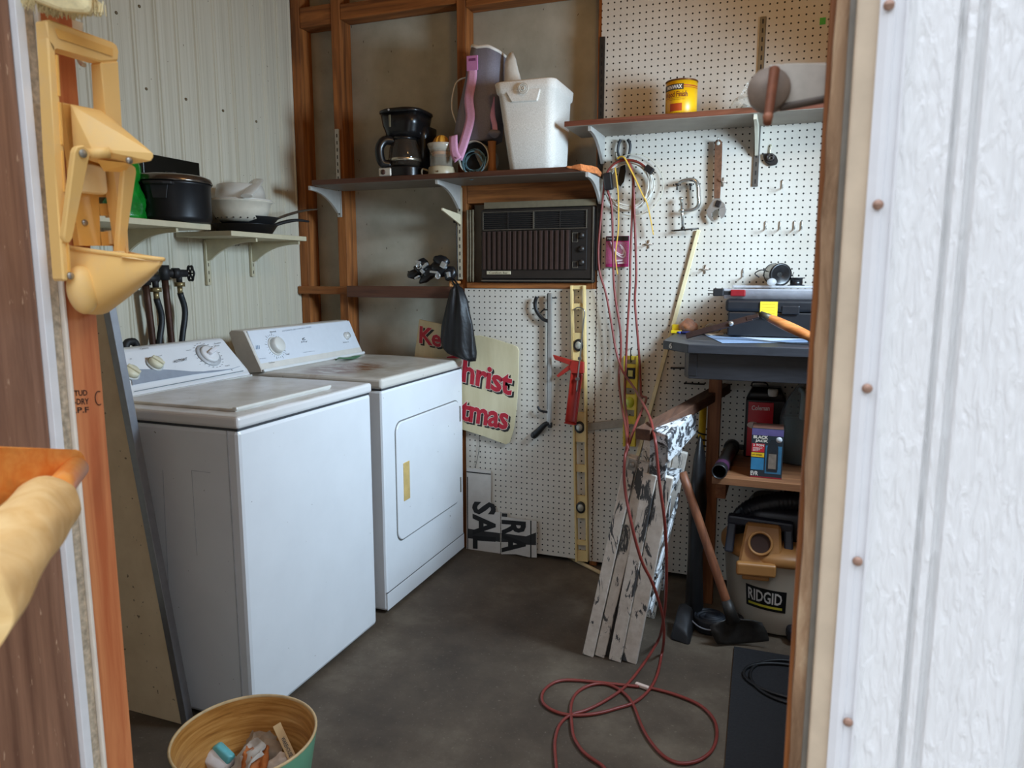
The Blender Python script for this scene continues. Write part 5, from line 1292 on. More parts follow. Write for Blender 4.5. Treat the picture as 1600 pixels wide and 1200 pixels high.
b = MB(); b.box((a.x-.062, y, tz+.010), (a.x-.024, y+.03, tz+.038), .003); b.box((a.x-.030, y+.008, tz+.014), (a.x, y+.022, tz+.028), .001); b.build('black_plug', plain((26, 26, 28), .45), t)
b = MB()
for k in (0, 1): b.bar((a.x-.061, y+.012, tz+.018+.011*k), (a.x-.082, y+.012, tz+.019+.011*k), .003, .003)
b.build('prongs', plain((44, 42, 42), .4, .7), t)
# wire spools
q = W(1214, 432, -.10); c = Vector((q.x, -.10, tz+.048+.042)); ax = Vector((.42, -.90, -.05)).normalized(); R = Vector((0, 0, 1)).rotation_difference(ax).to_matrix()
t = thing('wire_spool', 'spool of silvery wire with a black end disc on the toolbox pack', 'spool', c-Vector((0, 0, .042)))
b = MB(); b.lathe([(.0415, .024), (.042, .026), (.042, .032), (.034, .034), (.030, .030), (.012, .030), (.009, .022), (0, .022)], c, 36, R); b.lathe([(.040, -.030), (.040, -.027)], c, 36, R); b.build('end_disc', plain((22, 21, 22), .35, 0, .15), t)
b = MB(); b.lathe([(.036, -.027)]+[(.0375+.0012*(k % 2), -.027+.004*k) for k in range(13)]+[(.036, .024)], c, 36, R); b.build('wire', plain((176, 172, 164), .25, .85, .1), t)
b = MB(); b.tube([c+Vector((-.030, 0, .008)), c+Vector((-.055, -.01, .016)), c+Vector((-.078, -.012, .003)), c+Vector((-.062, -.012, -.012))], .0024, 6); b.build('wire_tail', plain((40, 36, 34), .4, .5), t)
q = W(1244, 442, -.10); c = Vector((q.x, -.10, tz+.048))
t = thing('wire_spool', 'smaller black spool standing upright right of the silvery wire spool', 'spool', c)
b = MB(); b.lathe([(.030, 0), (.030, .003), (.022, .004), (.022, .026), (.030, .027), (.030, .030), (0, .030)], c, 28); b.tube([c+Vector((-.012, -.0, .03)), c+Vector((-.013, 0, .042)), c+Vector((-.010, 0, .05))], .0015, 6); b.build('body', plain((24, 24, 26), .3, 0, .15), t)
q = W(1206, 436, -.19); c = Vector((q.x, -.175, tz+.048))
b = MB(); b.ell(c+Vector((0, 0, .014)), (.017, .014, .014), 18, 10)
one(b, 'clear_dome', plain((226, 226, 226), .05, 0, .02, alpha=.4), 'small clear plastic bubble in front of the wire spool', 'bubble')
# papers
for k, (pts, colr, lab) in enumerate(((((1098, 522), (1128, 536), (1262, 535), (1262, 521)), (120, 138, 164), 'bluish paper sheet under the toolbox on the workbench'), (((1150, 526), (1205, 520), (1262, 529), (1200, 533)), (196, 204, 216), 'pale folded paper on the workbench in front of the toolbox'), (((1082, 519), (1128, 515), (1131, 523), (1110, 524)), (212, 204, 192), 'small cream paper left of the toolbox on the workbench'))):
    b = MB(); zz = bz+.0012+.0014*k
    b.prism([Z(px, py, zz) for px, py in pts], (0, 0, .0009)); one(b, 'paper_sheet', plain(colr, .6, 0, .06, 20), lab, 'paper')
# loppers-like tool: dark blade and wooden handle
t = thing('blade_tool', 'old dark steel blade tool with an orange wooden handle lying on the workbench', 'tool', Z(1160, 528, bz))
A = Z(1072, 525, bz+.013); Bq = W(1184, 494, -.36); Bq2 = W(1192, 492, -.36); Hq = W(1268, 527, -.42)
b = MB(); d = (Bq-A).normalized(); up = Vector((0, -.45, .9)); pts = []
b.bar(A, A+(Bq-A)*.93, .024, .007, (0, -.8, .6), .002); b.bar(A+(Bq-A)*.85, Bq+d*.004, .015, .012, (0, -.8, .6), .002); b.build('blade', plain((62, 46, 42), .45, .5, .2, 60), t)
b = MB(); m = A+(Bq-A)*.64; b.lathe([(.009, 0), (.008, .006), (.004, .009), (0, .009)], m+Vector((0, -.006, .0)), 16, Matrix.Rotation(PI/2, 3, 'X')); b.build('rivet', plain((190, 188, 184), .25, .8), t)
b = MB(); dh = (Hq-Bq2).normalized(); b.cyl(Bq2-dh*.010, Bq2+dh*.030, .010, .0135, 16); b.build('ferrule', plain((74, 68, 56), .5, .5), t)
b = MB(); b.tube([Bq2+dh*.02, Bq2+dh*.06, Bq2+dh*.12, Hq, Hq+dh*.10], lambda u: .0125+.005*math.sin(PI*min(1, u*1.1)), 14); b.build('handle', wood((170, 96, 44), (210, 136, 74), 'x', 1.3, .45, 'orange_handle_wood'), t)
# little bag of brown bits, tape, blue pen
c = W(1075, 515, -.060); c.z = bz+.0004; t = thing('bag_of_bits', 'small clear bag of brown bits on the back corner of the workbench', 'bag', c)
b = MB(); b.ell(c+Vector((0, 0, .028)), (.034, .026, .024), 20, 14); b.jitter(.014, 45); b.build('contents', plain((186, 112, 60), .6, 0, .3, 60), t)
b = MB(); b.ell(c+Vector((0.004, 0, .034)), (.046, .034, .0335), 16, 10); b.jitter(.008, 35); b.build('bag_film', plain((222, 214, 204), .08, 0, .04, 40, alpha=.16, bump=.5), t)
c2 = W(1112, 512, -.055); c2.z = bz+.0004; b = MB(); b.ell(c2+Vector((0, 0, .020)), (.036, .03, .020), 16, 10); b.jitter(.010, 40); one(b, 'plastic_bag', plain((176, 172, 166), .12, 0, .15, 40, alpha=.5, bump=.5), 'crumpled empty clear bag left of the black toolbox', 'bag')
c = W(1053, 519, -.05); b = MB(); b.box((c.x-.008, c.y-.03, bz+.0004), (c.x+.035, c.y+.01, bz+.012), .002); b.box((c.x-.008, c.y-.005, bz+.010), (c.x+.020, c.y+.02, bz+.034), .003); one(b, 'yellow_clip', plain((236, 204, 30), .4, 0, .06), 'small yellow clip at the back left corner of the workbench', 'clip')
p, q = W(1064, 515, -.105), W(1096, 513, -.11); p.z = q.z = bz+.0062; b = MB(); b.cyl(p, q, .0055, .004, 12); b.cyl(p+(q-p)*-.2, p, .0035, .0055, 12); one(b, 'blue_pen', plain((52, 66, 150), .35), 'blue pen lying behind the dark blade on the workbench', 'pen')
# --- on the lower shelf
SL = .593
def fuelcan():
    o = Vector((.668, -.115, SL)); x0, x1 = .600, .712; h = .862-SL
    t = thing('fuel_can', 'black and red rectangular metal can with a white cap on the lower shelf', 'can', o)
    b = MB(); b.box((x0, -.17, SL), (x1+.03, -.06, SL+h*.84), .006); b.loft([[Vector((p.x, p.y, z)) for p in rrect(w, d, .008, 3, ((x0+x1+.03)/2, -.115))] for w, d, z in ((x1-x0+.03, .11, SL+h*.84), (.10, .06, SL+h), )]); b.build('body', plain((24, 21, 22), .35, .2, .15), t)
    b = MB(); b.box((x0+.010, -.1735, SL+.006), (x1-.012, -.1695, SL+h*.80), .0015); lb = b.build('label', plain((196, 24, 42), .35, 0, .08), t)
    text_on('Coleman', (x0+.022, -.1735, SL+h*.68), (x1-.026, -.1735, SL+h*.69), (x0+.022, -.1735, SL+h*.75), plain((232, 208, 204), .4), 'lettering', lb, .0008, .02)
    b = MB(); q = Vector((x0+.030, -.174, SL+h*.47)); b.lathe([(.022, 0), (.021, .002), (0, .0022)], q, 20, Matrix.Rotation(PI/2, 3, 'X'), sy=.6); b.build('label_badge', plain((222, 200, 190), .4), lb)
    b = MB(); q = Vector((x1-.018, -.152, SL+h*.885)); b.lathe([(.017, 0), (.018, .004), (.018, .024), (.016, .027), (0, .027)], q, 24); b.build('cap', plain((206, 202, 194), .4), t)
    b = MB(); q = Vector(((x0+x1)/2-.01, -.115, SL+h)); b.tube([q+Vector((-.03, 0, -.004)), q+Vector((-.025, 0, .012)), q+Vector((.02, 0, .012)), q+Vector((.03, 0, -.004))], .003, 8); b.build('handle', plain((30, 28, 28), .4, .5), t)
fuelcan()
def jackbox():
    y = -.455; p0, p1, q0 = W(1171, 751, y), W(1221, 752, y), W(1172, 668, y); x0, x1, zt = p0.x, p1.x, q0.z
    t = thing('jack_box', 'dark blue bottle jack box with red and yellow blocks on the lower shelf', 'box', ((x0+x1)/2, y+.05, SL)); h = zt-SL
    BB_ = plain((34, 44, 52), .45, 0, .12)
    b = MB(); b.box((x0, y, SL), (x1, y+.095, zt), .001); bx = b.build('carton', BB_, t)
    b = MB(); b.box((x0+.001, y-.0004, SL+h*.86), (x1-.001, y+.001, zt-.002)); b.build('top_stripe', plain((92, 82, 130), .4), bx)
    b = MB(); b.box((x0+.002, y+.003, zt-.0004), (x1-.002, y+.092, zt+.0006)); b.build('top_panel', plain((122, 84, 70), .5, 0, .2), bx)
    def F2(u, v, w_, hh, s, m, off=.02): return text_on(s, (x0+(x1-x0)*u, y, SL+h*v), (x0+(x1-x0)*(u+w_), y, SL+h*v), (x0+(x1-x0)*u, y, SL+h*(v+hh)), m, 'lettering', bx, .0012, off)
    def pan(u, v, w_, hh, m, name): 
        b = MB(); b.box((x0+(x1-x0)*u, y-.0007, SL+h*v), (x0+(x1-x0)*(u+w_), y, SL+h*(v+hh))); return b.build(name, m, bx)
    WH = plain((210, 208, 200), .5)
    pan(.02, .52, .40, .17, plain((190, 30, 44), .4), 'red_block'); pan(.02, .42, .40, .085, plain((222, 178, 30), .4), 'yellow_block'); pan(.02, .16, .40, .24, plain((48, 120, 160), .4, 0, .1), 'blue_block'); pan(.46, .10, .50, .56, plain((52, 106, 138), .4, 0, .15), 'picture_ground')
    F2(.06, .79, .46, .065, 'BLACK', plain((214, 206, 190), .5), .04); F2(.12, .71, .40, .065, 'JACK', plain((214, 206, 190), .5), .04)
    F2(.06, .635, .34, .045, '2 TON', WH, .03); F2(.06, .59, .30, .025, 'HYDRAULIC', WH); F2(.06, .56, .22, .025, 'BOTTLE', WH); F2(.06, .53, .17, .025, 'JACK', WH); F2(.05, .45, .3, .03, 'LIFT RANGE', plain((70, 50, 20), .5)); F2(.02, .04, .24, .09, 'EVR', WH, .03)
    b = MB(); pr = [(.0, 0), (.16, 0), (.18, .06), (.17, .50), (.13, .58), (.08, .60), (.07, .66), (0, .66)]
    pts = [(x0+(x1-x0)*(.68+u), SL+h*(.14+v*.98)) for u, v in pr]+[(x0+(x1-x0)*(.68-u), SL+h*(.14+v*.98)) for u, v in reversed(pr[1:-1])]
    b.prism([(x, y-.0016, z) for x, z in pts], (0, .0012, 0)); jk = b.build('jack_picture', plain((30, 36, 42), .4, 0, .2), bx)
    b = MB(); b.box((x0+(x1-x0)*.56, y-.0020, SL+h*.20), (x0+(x1-x0)*.80, y-.0015, SL+h*.50)); b.build('picture_label', plain((120, 108, 96), .5, 0, .2, 90), jk)
    b = MB(); b.lathe([(.010, 0), (.010, .0008), (0, .001)], (x0+(x1-x0)*.86, y, SL+h*.79), 20, Matrix.Rotation(PI/2, 3, 'X')); b.build('round_seal', plain((200, 204, 208), .4), bx)
    b = MB(); b.box((x0+.001, y-.0006, SL+.001), (x1-.001, y, SL+h*.025)); b.build('red_base', plain((150, 26, 44), .4), bx)
jackbox()
o = Vector((.800, -.17, SL)); t = thing('fluid_jug', 'translucent jug of blue-green fluid at the right of the lower shelf', 'jug', o)
b = MB(); b.lathe([(.070, 0), (.076, .006), (.077, .165), (.074, .18), (.068, .20), (.052, .24), (.030, .275), (.021, .285), (.021, .30)], o, 36); b.build('shell', plain((132, 142, 144), .3, 0, .05, alpha=.5), t)
b = MB(); b.lathe([(.068, .003), (.0735, .008), (.0735, .165), (0, .165)], o, 36); b.build('fluid', plain((26, 66, 66), .3, 0, .08), t)
b = MB(); b.lathe([(.023, .298), (.023, .318), (0, .319)], o, 24); b.build('cap', plain((60, 64, 70), .4), t)
b = MB(); b.tube([o+Vector((-.01, -.03, .275)), o+Vector((.0, -.074, .268)), o+Vector((.0, -.079, .22)), o+Vector((.0, -.070, .175))], .011, 10); b.build('handle', plain((150, 164, 164), .3, 0, .05, alpha=.7), t)
a0 = Vector((.541, -.525, SL+.0255)); a1 = Vector((.556, -.10, SL+.0265)); d = (a1-a0).normalized()
t = thing('vacuum_nozzle', 'black hollow tube lying on the lower shelf, open end towards the door', 'tube', (.548, -.30, SL))
R = Vector((0, 0, 1)).rotation_difference(d).to_matrix()
b = MB(); b.lathe([(.0225, .03), (.0215, .0), (.0245, -.002), (.0255, .004), (.0240, .05), (.0230, .42), (0, .42)], a0, 28, R, False, True); b.lathe([(.0215, .16), (0, .16)], a0, 20, R, False, True); b.build('tube', plain((30, 29, 30), .4, 0, .15), t)
b = MB(); b.lathe([(.026, .36), (.030, .37), (.030, .40), (.026, .41)], a0, 24, R); b.obox(a0+d*.385+Vector((.036, 0, .004)), (.020, .022, .018), None, .004); b.build('collar', plain((26, 25, 26), .5), t)
b = MB(); b.lathe([(.0247, .045), (.0252, .052), (.0250, .085), (.0240, .092)], a0, 24, R, False, False); b.build('purple_band', plain((72, 40, 66), .4), t)

# ================================================================ ladder and the plank on it
def m_ladder():
    t = NT('peeling_white_paint'); n = t.noise(1, 7, .68, t.coord((22, 22, 7)), 1.1); n2 = t.noise(40, 3, .6)
    t.color(t.mix(t.ramp(n, [(.565, (0, 0, 0, 1)), (.58, (1, 1, 1, 1))]), t.ramp(n2, [(.3, lin((200, 188, 174))), (.7, lin((222, 212, 200)))]), lin((70, 70, 70)))).set(.55).bump(n, .3, .003); return t.m
def m_ladder2():
    t = NT('paint_spattered_grey'); n = t.noise(1, 7, .68, t.coord((30, 10, 30)), 1.3)
    t.color(t.ramp(n, [(.44, lin((60, 60, 62))), (.50, lin((206, 206, 206))), (.8, lin((222, 222, 224)))])).set(.5).bump(n, .3, .003); return t.m
LP, LP2 = m_ladder(), m_ladder2(); LDK = plain((64, 60, 58), .6, .1, .3, 30)
t = thing('folded_stepladder', 'folded stepladder with peeling white paint leaning against the workbench', 'stepladder', (.25, -.58, 0))
def rail(ax, bx, y, w, d, zt, z0=.002):
    b = MB(); a, c = Vector((ax, y, z0)), Vector((bx, y, zt))
    b.bar(a, c, d, w, (1, 0, 0), .003)
    return a, c, b
for yy in (-.752, -.405):
    # each stile is a folded channel: two flat faces with a crease between them
    for ax, bx, zt, w, dd in ((.157, .289, .705, .038, .040), (.196, .328, .690, .034, .024), (.250, .350, .655, .042, .042), (.297, .397, .650, .048, .026)):
        a, c, b = rail(ax, bx, yy, w, dd, zt); b.build('stile', LP, t)
for yy in (-.750, -.407):
    b = MB(); b.bar((.226, yy+.010, .004), (.339, yy+.010, .655), .03, .030, (1, 0, 0), .002); b.build('gap_shade_bar', plain((40, 34, 30), .8, 0, .3), t)  # dark bar imitates the shade in the gap between the stiles
for z in (.20, .42, .60):
    u = z/.70
    b = MB(); b.box((.170+.131*u, -.74, z-.012), (.225+.131*u, -.42, z+.012), .002); b.build('step', LP, t)
    b = MB(); b.box((.262+.10*u, -.735, z-.03), (.318+.10*u, -.425, z-.008), .002); b.build('back_brace', LP2, t)
# top cap: channel with sides
q = W(1031, 681, -.775)
zt = .805
cA, cB, cC, cD = Vector((.360, -.800, zt)), Vector((.412, -.835, zt-.006)), Vector((.440, -.370, zt-.006)), Vector((.380, -.345, zt))
b = MB(); b.prism([cA, cB, cC, cD], (0, 0, -.014), .002); b.prism([cB, cC, cC+Vector((-.006, 0, 0)), cB+Vector((-.006, 0, 0))], (.004, 0, -.085), .002); b.prism([cA+Vector((0, .002, 0)), cB+Vector((0, .002, 0)), cB+Vector((.002, .002, -.036)), cA+Vector((.002, .002, -.030))], (0, .008, 0), .001)
b.build('top_cap', LP2, t)
for yy in (-.752, -.405):
    b = MB(); b.box((.345, yy-.014, .635), (.398, yy+.014, zt-.016), .003); b.build('cap_support', LP2, t)
b = MB(); q = W(988, 726, -.775); b.obox(q, (.030, .008, .036), Matrix.Rotation(.2, 3, 'Y'), .002); b.ell(q+Vector((.002, -.005, 0)), (.009, .004, .009), 12, 8); b.build('hinge_plate', plain((150, 144, 136), .45, .5, .2), t)
for (a, c) in (((.402, -.70, .56), (.352, -.44, .14)), ((.372, -.72, .30), (.40, -.45, .50)), ((.352, -.70, .16), (.362, -.44, .30))):
    b = MB(); b.bar(a, c, .030, .008, (1, 0, 0), .002); b.build('spreader', LP2, t)
# brown plank over the ladder
a0 = W(1004, 679, -.80); a1 = W(1132, 606, -.03)
b = MB(); b.bar(a0, a1, .050, .036, (0, 0, 1), .002)
one(b, 'wood_plank', wood((66, 42, 30), (104, 70, 50), 'y', 1.2, .7, 'dark_plank_wood'), 'dark brown plank resting on the ladder top and running behind the bench leg', 'plank')
# tangle between ladder and leg: black pole bag, yellow pole, grey bag
y0 = W(1096, 690, -.22); y1 = W(1086, 880, -.24); d = (y1-y0).normalized()
t = thing('yellow_pole_tool', 'yellow poled garden tool standing between the ladder and the bench leg', 'pole', (y1.x, y1.y, .004))
y1b = y0+d*((y0.z-.006)/-d.z)
b = MB(); b.cyl(y0-d*.15, y0+(y1-y0)*.97, .0135, None, 16); b.build('pole', plain((206, 168, 30), .45, 0, .12), t)
b = MB()
b.tube([y0-d*.05+Vector((.017*math.cos(a*1.0), .017*math.sin(a), 0))+d*(.022*a/ (2*PI)) for a in [k*.5 for k in range(76)]], .003, 6, sub=1); b.cyl(y1-d*.01, y1b, .014, .011, 14)
for k in range(3): b.tube([y1+d*(.014*k+.004)+Vector((.018*math.cos(a), .018*math.sin(a), 0)) for a in [2*PI*i/12 for i in range(12)]], .004, 6, True, 2)
b.build('spring_grip', plain((22, 22, 22), .5), t)
b = MB(); b.lathe([(.040, 0), (.052, .06), (.046, .25), (.05, .46), (.034, .62), (.012, .70), (0, .71)], (.458, -.36, .002), 20, Matrix.Rotation(.04, 3, 'X'), sx=.6, sy=1.5); b.jitter(.012, 14)
one(b, 'black_sack', plain((22, 21, 22), .45, 0, .25, 20, bump=.4), 'tall black bagged bundle squeezed between the ladder and the bench leg', 'bundle')
b = MB(50); b.hull([(.40, -.56, .001), (.47, -.58, .001), (.475, -.44, .001), (.405, -.43, .001), (.41, -.54, .055), (.46, -.56, .04), (.465, -.45, .085), (.415, -.44, .10)], .008, 2); b.jitter(.006, 25)
one(b, 'dark_wedge', plain((26, 25, 27), .6, 0, .2), 'dark wedge-shaped object on the floor under the right side of the ladder', 'block')

# ================================================================ shop vacuum
def vac():
    cx, cy = .757, -.232; o = Vector((cx, cy, 0)); H = .262; HL = .288
    TANK = plain((176, 166, 150), .45, 0, .06, 8); TANC = plain((168, 118, 66), .45, 0, .08, 14); VB = plain((24, 25, 32), .4, 0, .15); DKB = plain((40, 44, 56), .4, 0, .15)
    t = thing('shop_vacuum', 'tan and grey wet dry vacuum with black hose under the workbench', 'vacuum', o)
    prof = [(.176, .012), (.182, .018), (.190, .10), (.199, .18), (.207, .262), (.212, .278), (.212, HL)]
    b = MB(); b.lathe(prof, o, 56, None, True, False); tank = b.build('tank', TANK, t)
    def rad(z):
        for (r0, z0), (r1, z1) in zip(prof[:-1], prof[1:]):
            if z0 <= z <= z1: return r0+(r1-r0)*(z-z0)/(z1-z0)
        return .2
    def cp(a, z, lift): r = rad(z)+lift; return o+Vector((r*math.sin(a), -r*math.cos(a), z))
    b = MB(); b.lathe([(.216, HL-.012), (.220, HL-.004), (.220, HL+.016), (.214, HL+.024), (.185, HL+.040), (.14, HL+.050), (0, HL+.054)], o, 56); b.build('lid', TANC, t)
    # front port panel
    b = MB(); y = cy-.150
    z0 = H+.022; fx = W(1187, 852, cy-.19).x
    pts = [(fx-.068, -.010), (fx+.078, -.010), (fx+.066, .125), (fx-.050, .125)]
    b.prism([(x, cy-.212+.35*dz, z0+dz) for x, dz in pts], (0, .10, 0), .008); pp = b.build('port_panel', TANC, t)
    n = Vector((0, -1, .35)).normalized(); n = Vector((0, -.944, .33)); R = Vector((0, 0, 1)).rotation_difference(n).to_matrix(); pc = Vector((fx+.002, cy-.214+.35*.062, z0+.064))
    b = MB(); b.lathe([(.043, -.002), (.043, .012), (.039, .016), (.034, .012), (.033, -.004)], pc, 32, R, False, False); b.build('port_ring', TANC, pp)
    b = MB(); b.lathe([(.034, .002), (0, .0022)], pc, 28, R, False, True); b.build('port_opening', plain((52, 28, 18), .7), pp)
    b = MB(); xq = W(1181, 887, cy-.235).x; b.obox(Vector((xq, cy-.228, H+.004)), (.132, .030, .046), Matrix.Rotation(.12, 3, 'Z'), .008, 3); b.obox(Vector((xq, cy-.222, H-.028)), (.090, .020, .018), Matrix.Rotation(.12, 3, 'Z'), .005); b.build('latch', TANC, t)
    # motor housing and carry frame
    b = MB(); b.loft([[o+Vector((p.x, p.y, z)) for p in rrect(w, d_, .05, 6, (0, .02))] for w, d_, z in ((.27, .26, H+.05), (.26, .25, H+.16), (.22, .21, H+.19))]); b.build('motor_housing', VB, t)
    b = MB()
    for sx in (-.105, .098): b.bar((fx+sx, cy-.165, H+.03), (fx+sx*.93, cy-.125, H+.140), .030, .035, (0, 1, 0), .006)
    b.bar((fx-.115, cy-.130, H+.146), (fx+.108, cy-.130, H+.138), .040, .034, (0, 0, 1), .008); b.build('carry_handle', DKB, t)
    # ribbed hose wrapped round the top
    cl = [Vector((cx+.205*math.cos(a), cy-.01+.185*math.sin(a), H+.060+.155*max(0, math.sin((a-PI*.93)/1.12)) if False else H+.055+.18*max(0, math.cos(a+PI/2))**.7*0+.0)) for a in ()]
    pts = [Vector((cx-.160, cy-.02, H+.035)), Vector((cx-.155, cy-.04, H+.10)), Vector((cx-.115, cy-.05, H+.160)), Vector((cx-.03, cy-.055, H+.200)), Vector((cx+.06, cy-.05, H+.210)), Vector((cx+.14, cy-.04, H+.20)), Vector((cx+.19, cy-.03, H+.12)), Vector((cx+.20, cy-.02, H+.04))]
    sp_ = spline(pts, 16)
    b = MB(); b.tube(sp_, lambda u: .038+.0022*math.sin(u*2*PI*46), 16, sub=1); b.build('hose', VB, t)
    # decal
    a0, a1, zb, zt2 = -.62, .11, .102, .184
    ks = CAM-o
    b = MB(); n_ = 16
    for i in range(n_):
        u, v = a0+(a1-a0)*i/n_, a0+(a1-a0)*(i+1)/n_
        b.quad((cp(u, zb, .0012), cp(v, zb, .0012), cp(v, zt2, .0012), cp(u, zt2, .0012)))
    dc_ = b.build('decal', plain((16, 15, 16), .35), tank)
    b = MB()
    for i in range(n_):
        u, v = a0+.05+(a1-a0-.11)*i/n_, a0+.05+(a1-a0-.11)*(i+1)/n_
        b.quad((cp(u, zb+.010, .0018), cp(v, zb+.010, .0018), cp(v, zb+.019, .0018), cp(u, zb+.019, .0018)))
    b.build('yellow_stripe', plain((196, 184, 60), .4), dc_)
    text_on('RIDGID', 0, 0, 0, plain((206, 202, 196), .4), 'lettering', dc_, offset=.022, mapf=lambda a, c: cp(a0+.05+(a1-a0-.12)*a, zb+.027+(zt2-zb-.036)*c, .0022))
    b = MB()
    for ang in (-.9, .55, 2.4, 3.9):
        q = o+Vector((.185*math.sin(ang), -.185*math.cos(ang), 0)); b.box(q+Vector((-.030, -.030, .002)), q+Vector((.030, .030, .045)), .010)
    b.build('caster', plain((24, 24, 28), .5), t)
vac()
# shovel
tip = Z(1160, 1008, .004); hs = W(1138, 948, -.52); ht = W(1066, 738, -.47)
t = thing('shovel', 'square shovel with a brown wooden handle leaning in front of the vacuum', 'shovel', tip)
b = MB(); d = (ht-hs).normalized(); b.tube([hs-d*.03, hs+(ht-hs)*.5, ht], .0155, 14, sub=4); b.build('handle', wood((96, 56, 36), (142, 88, 58), 'z', 1.2, .55, 'shovel_handle_wood'), t)
b = MB(); b.cyl(hs-d*.055, hs+d*.025, .024, .018, 16)
dn = Vector((.25, -.55, -.80)).normalized(); sx = Vector((.95, .25, .12)).normalized(); nn = dn.cross(sx).normalized()
c0 = hs-d*.045
rings = []
for u, w in ((0, .020), (.12, .060), (.25, .088), (.6, .092), (.9, .090), (1.0, .086)):
    c = c0+(tip+Vector((.0, 0, .006))-c0)*u
    rings.append([c+sx*(w*k)+nn*(.022*abs(k)**2*(1 if u > .1 else .3)) for k in (-1, -.6, -.2, .2, .6, 1)]+[c+sx*(w*k)+nn*(.022*abs(k)**2*(1 if u > .1 else .3)-.004) for k in (1, .6, .2, -.2, -.6, -1)])
b.loft(rings); b.build('blade', plain((48, 45, 42), .5, .4, .3, 40), t)
# strap coil on the floor, mat, cable
c = Z(1108, 985, 0.0); t = thing('black_strap_coil', 'coiled dark webbing strap on the floor left of the shovel', 'strap', c)
b = MB()
for k in range(4):
    r = .050-.009*k
    b.tube([c+Vector((r*1.05*math.cos(a)+.004*k, r*.9*math.sin(a), .034+.005*math.sin(a+k))) for a in [2*PI*i/20 for i in range(20)]], .006, 8, True, 2, flat=4.6)
b.tube([c+Vector((.04, -.03, .03)), c+Vector((.08, -.05, .04)), c+Vector((.10, -.04, .03)), c+Vector((.11, 0, .03))], .006, 8, flat=4)
b.build('webbing', plain((24, 27, 34), .6, 0, .2, 60), t)
b = MB(); b.tube([c+Vector((-.06, -.045, .050)), c+Vector((-.03, -.066, .040)), c+Vector((.01, -.068, .036)), c+Vector((.05, -.055, .052))], .0028, 6); b.build('pale_edge', plain((120, 120, 126), .5), t)
b = MB(); p = [Z(1147, 1012, .003), Z(1131, 1215, .003)]
b.prism([p[0], p[1], Vector((1.32, p[1].y, .003)), Vector((1.32, p[0].y, .003))], (0, 0, .006), .001)
one(b, 'floor_mat', plain((26, 26, 29), .8, 0, .25, 120, bump=.4), 'black rubber mat on the floor at the lower right', 'mat')
t = thing('black_cable', 'loose black cable loops lying on the floor mat', 'cable', Z(1225, 1060, .01))
b = MB(); c = Z(1240, 1065, .0145)
for k in range(2): b.tube([c+Vector(((.13+.02*k)*math.cos(a), (.13-.03*k)*math.sin(a), .001*k)) for a in [2*PI*i/20 for i in range(20)]], .005, 8, True, 3)
b.build('cable', plain((20, 20, 22), .5), t)
t2 = MB(); c = Z(1236, 1000, .0095); t2.obox(c+Vector((.02, .0, .028)), (.075, .06, .052), Matrix.Rotation(.2, 3, 'Z'), .018, 3)
one(t2, 'black_block', plain((30, 31, 38), .5, 0, .15), 'rounded black block on the mat at the right foot of the vacuum', 'block')

# ================================================================ bamboo basket by the door
def basket():
    c = Vector((-.34, -1.85, 0)); zt = .28; R = .155
    t = thing('bamboo_basket', 'bamboo waste basket, teal outside and honey brown inside, by the door', 'basket', c)
    TEAL = plain((112, 172, 138), .35, 0, .12, 10)
    BAM = NT('coiled_bamboo'); n = BAM.noise(1, 6, .62, BAM.coord((5, 5, 75)), .5); BAM.color(BAM.ramp(n, [(.28, lin((120, 74, 30))), (.45, lin((172, 118, 56))), (.62, lin((200, 148, 82))), (.78, lin((220, 180, 120)))])).set(.35).bump(n, .25, .002)
    b = MB(); b.lathe([(.098, .001), (.104, .006), (.135, .16), (R-.001, zt-.006)], c, 56, None, True, False); b.build('outer_wall', TEAL, t)
    b = MB(); b.lathe([(R-.006, zt-.006), (.129, .16), (.098, .012), (0, .010)], c, 56, None, False, True); b.build('inner_wall', BAM.m, t)
    b = MB(); b.lathe([(R-.001, zt-.006), (R, zt-.002), (R-.003, zt), (R-.006, zt-.002), (R-.006, zt-.006)], c, 56, None, False, False); b.build('rim', plain((196, 168, 124), .45, 0, .15, 40), t)
    return c
bk = basket()
def inb(px, py, z): return Z(px, py, z)
def scrap(name, px, py, z, rad, mat, lab, cat, rot=0, jit=.006, sc=30):
    q = inb(px, py, z); b = MB(); b.ell(q, rad, 20, 12, Matrix.Rotation(rot, 3, 'Z')); b.jitter(jit, sc); return one(b, name, mat, lab, cat)
b = MB()
for (dx, dy, r, z) in ((-.03, .02, .052, .052), (.04, -.03, .05, .05), (.03, .05, .042, .05), (-.045, -.05, .045, .05), (0, -.01, .06, .07)): b.ell(bk+Vector((dx*.9, dy*.9, z+.025)), (r, r, r*.85), 14, 8)
bmesh.ops.subdivide_edges(b.bm, edges=b.bm.edges[:], cuts=1, use_grid_fill=True); b.jitter(.022, 26); b.jitter(.008, 70)
one(b, 'paper_trash', plain((150, 140, 128), .8, 0, .2, 20), 'crumpled grey paper filling the bottom of the bamboo basket', 'paper')
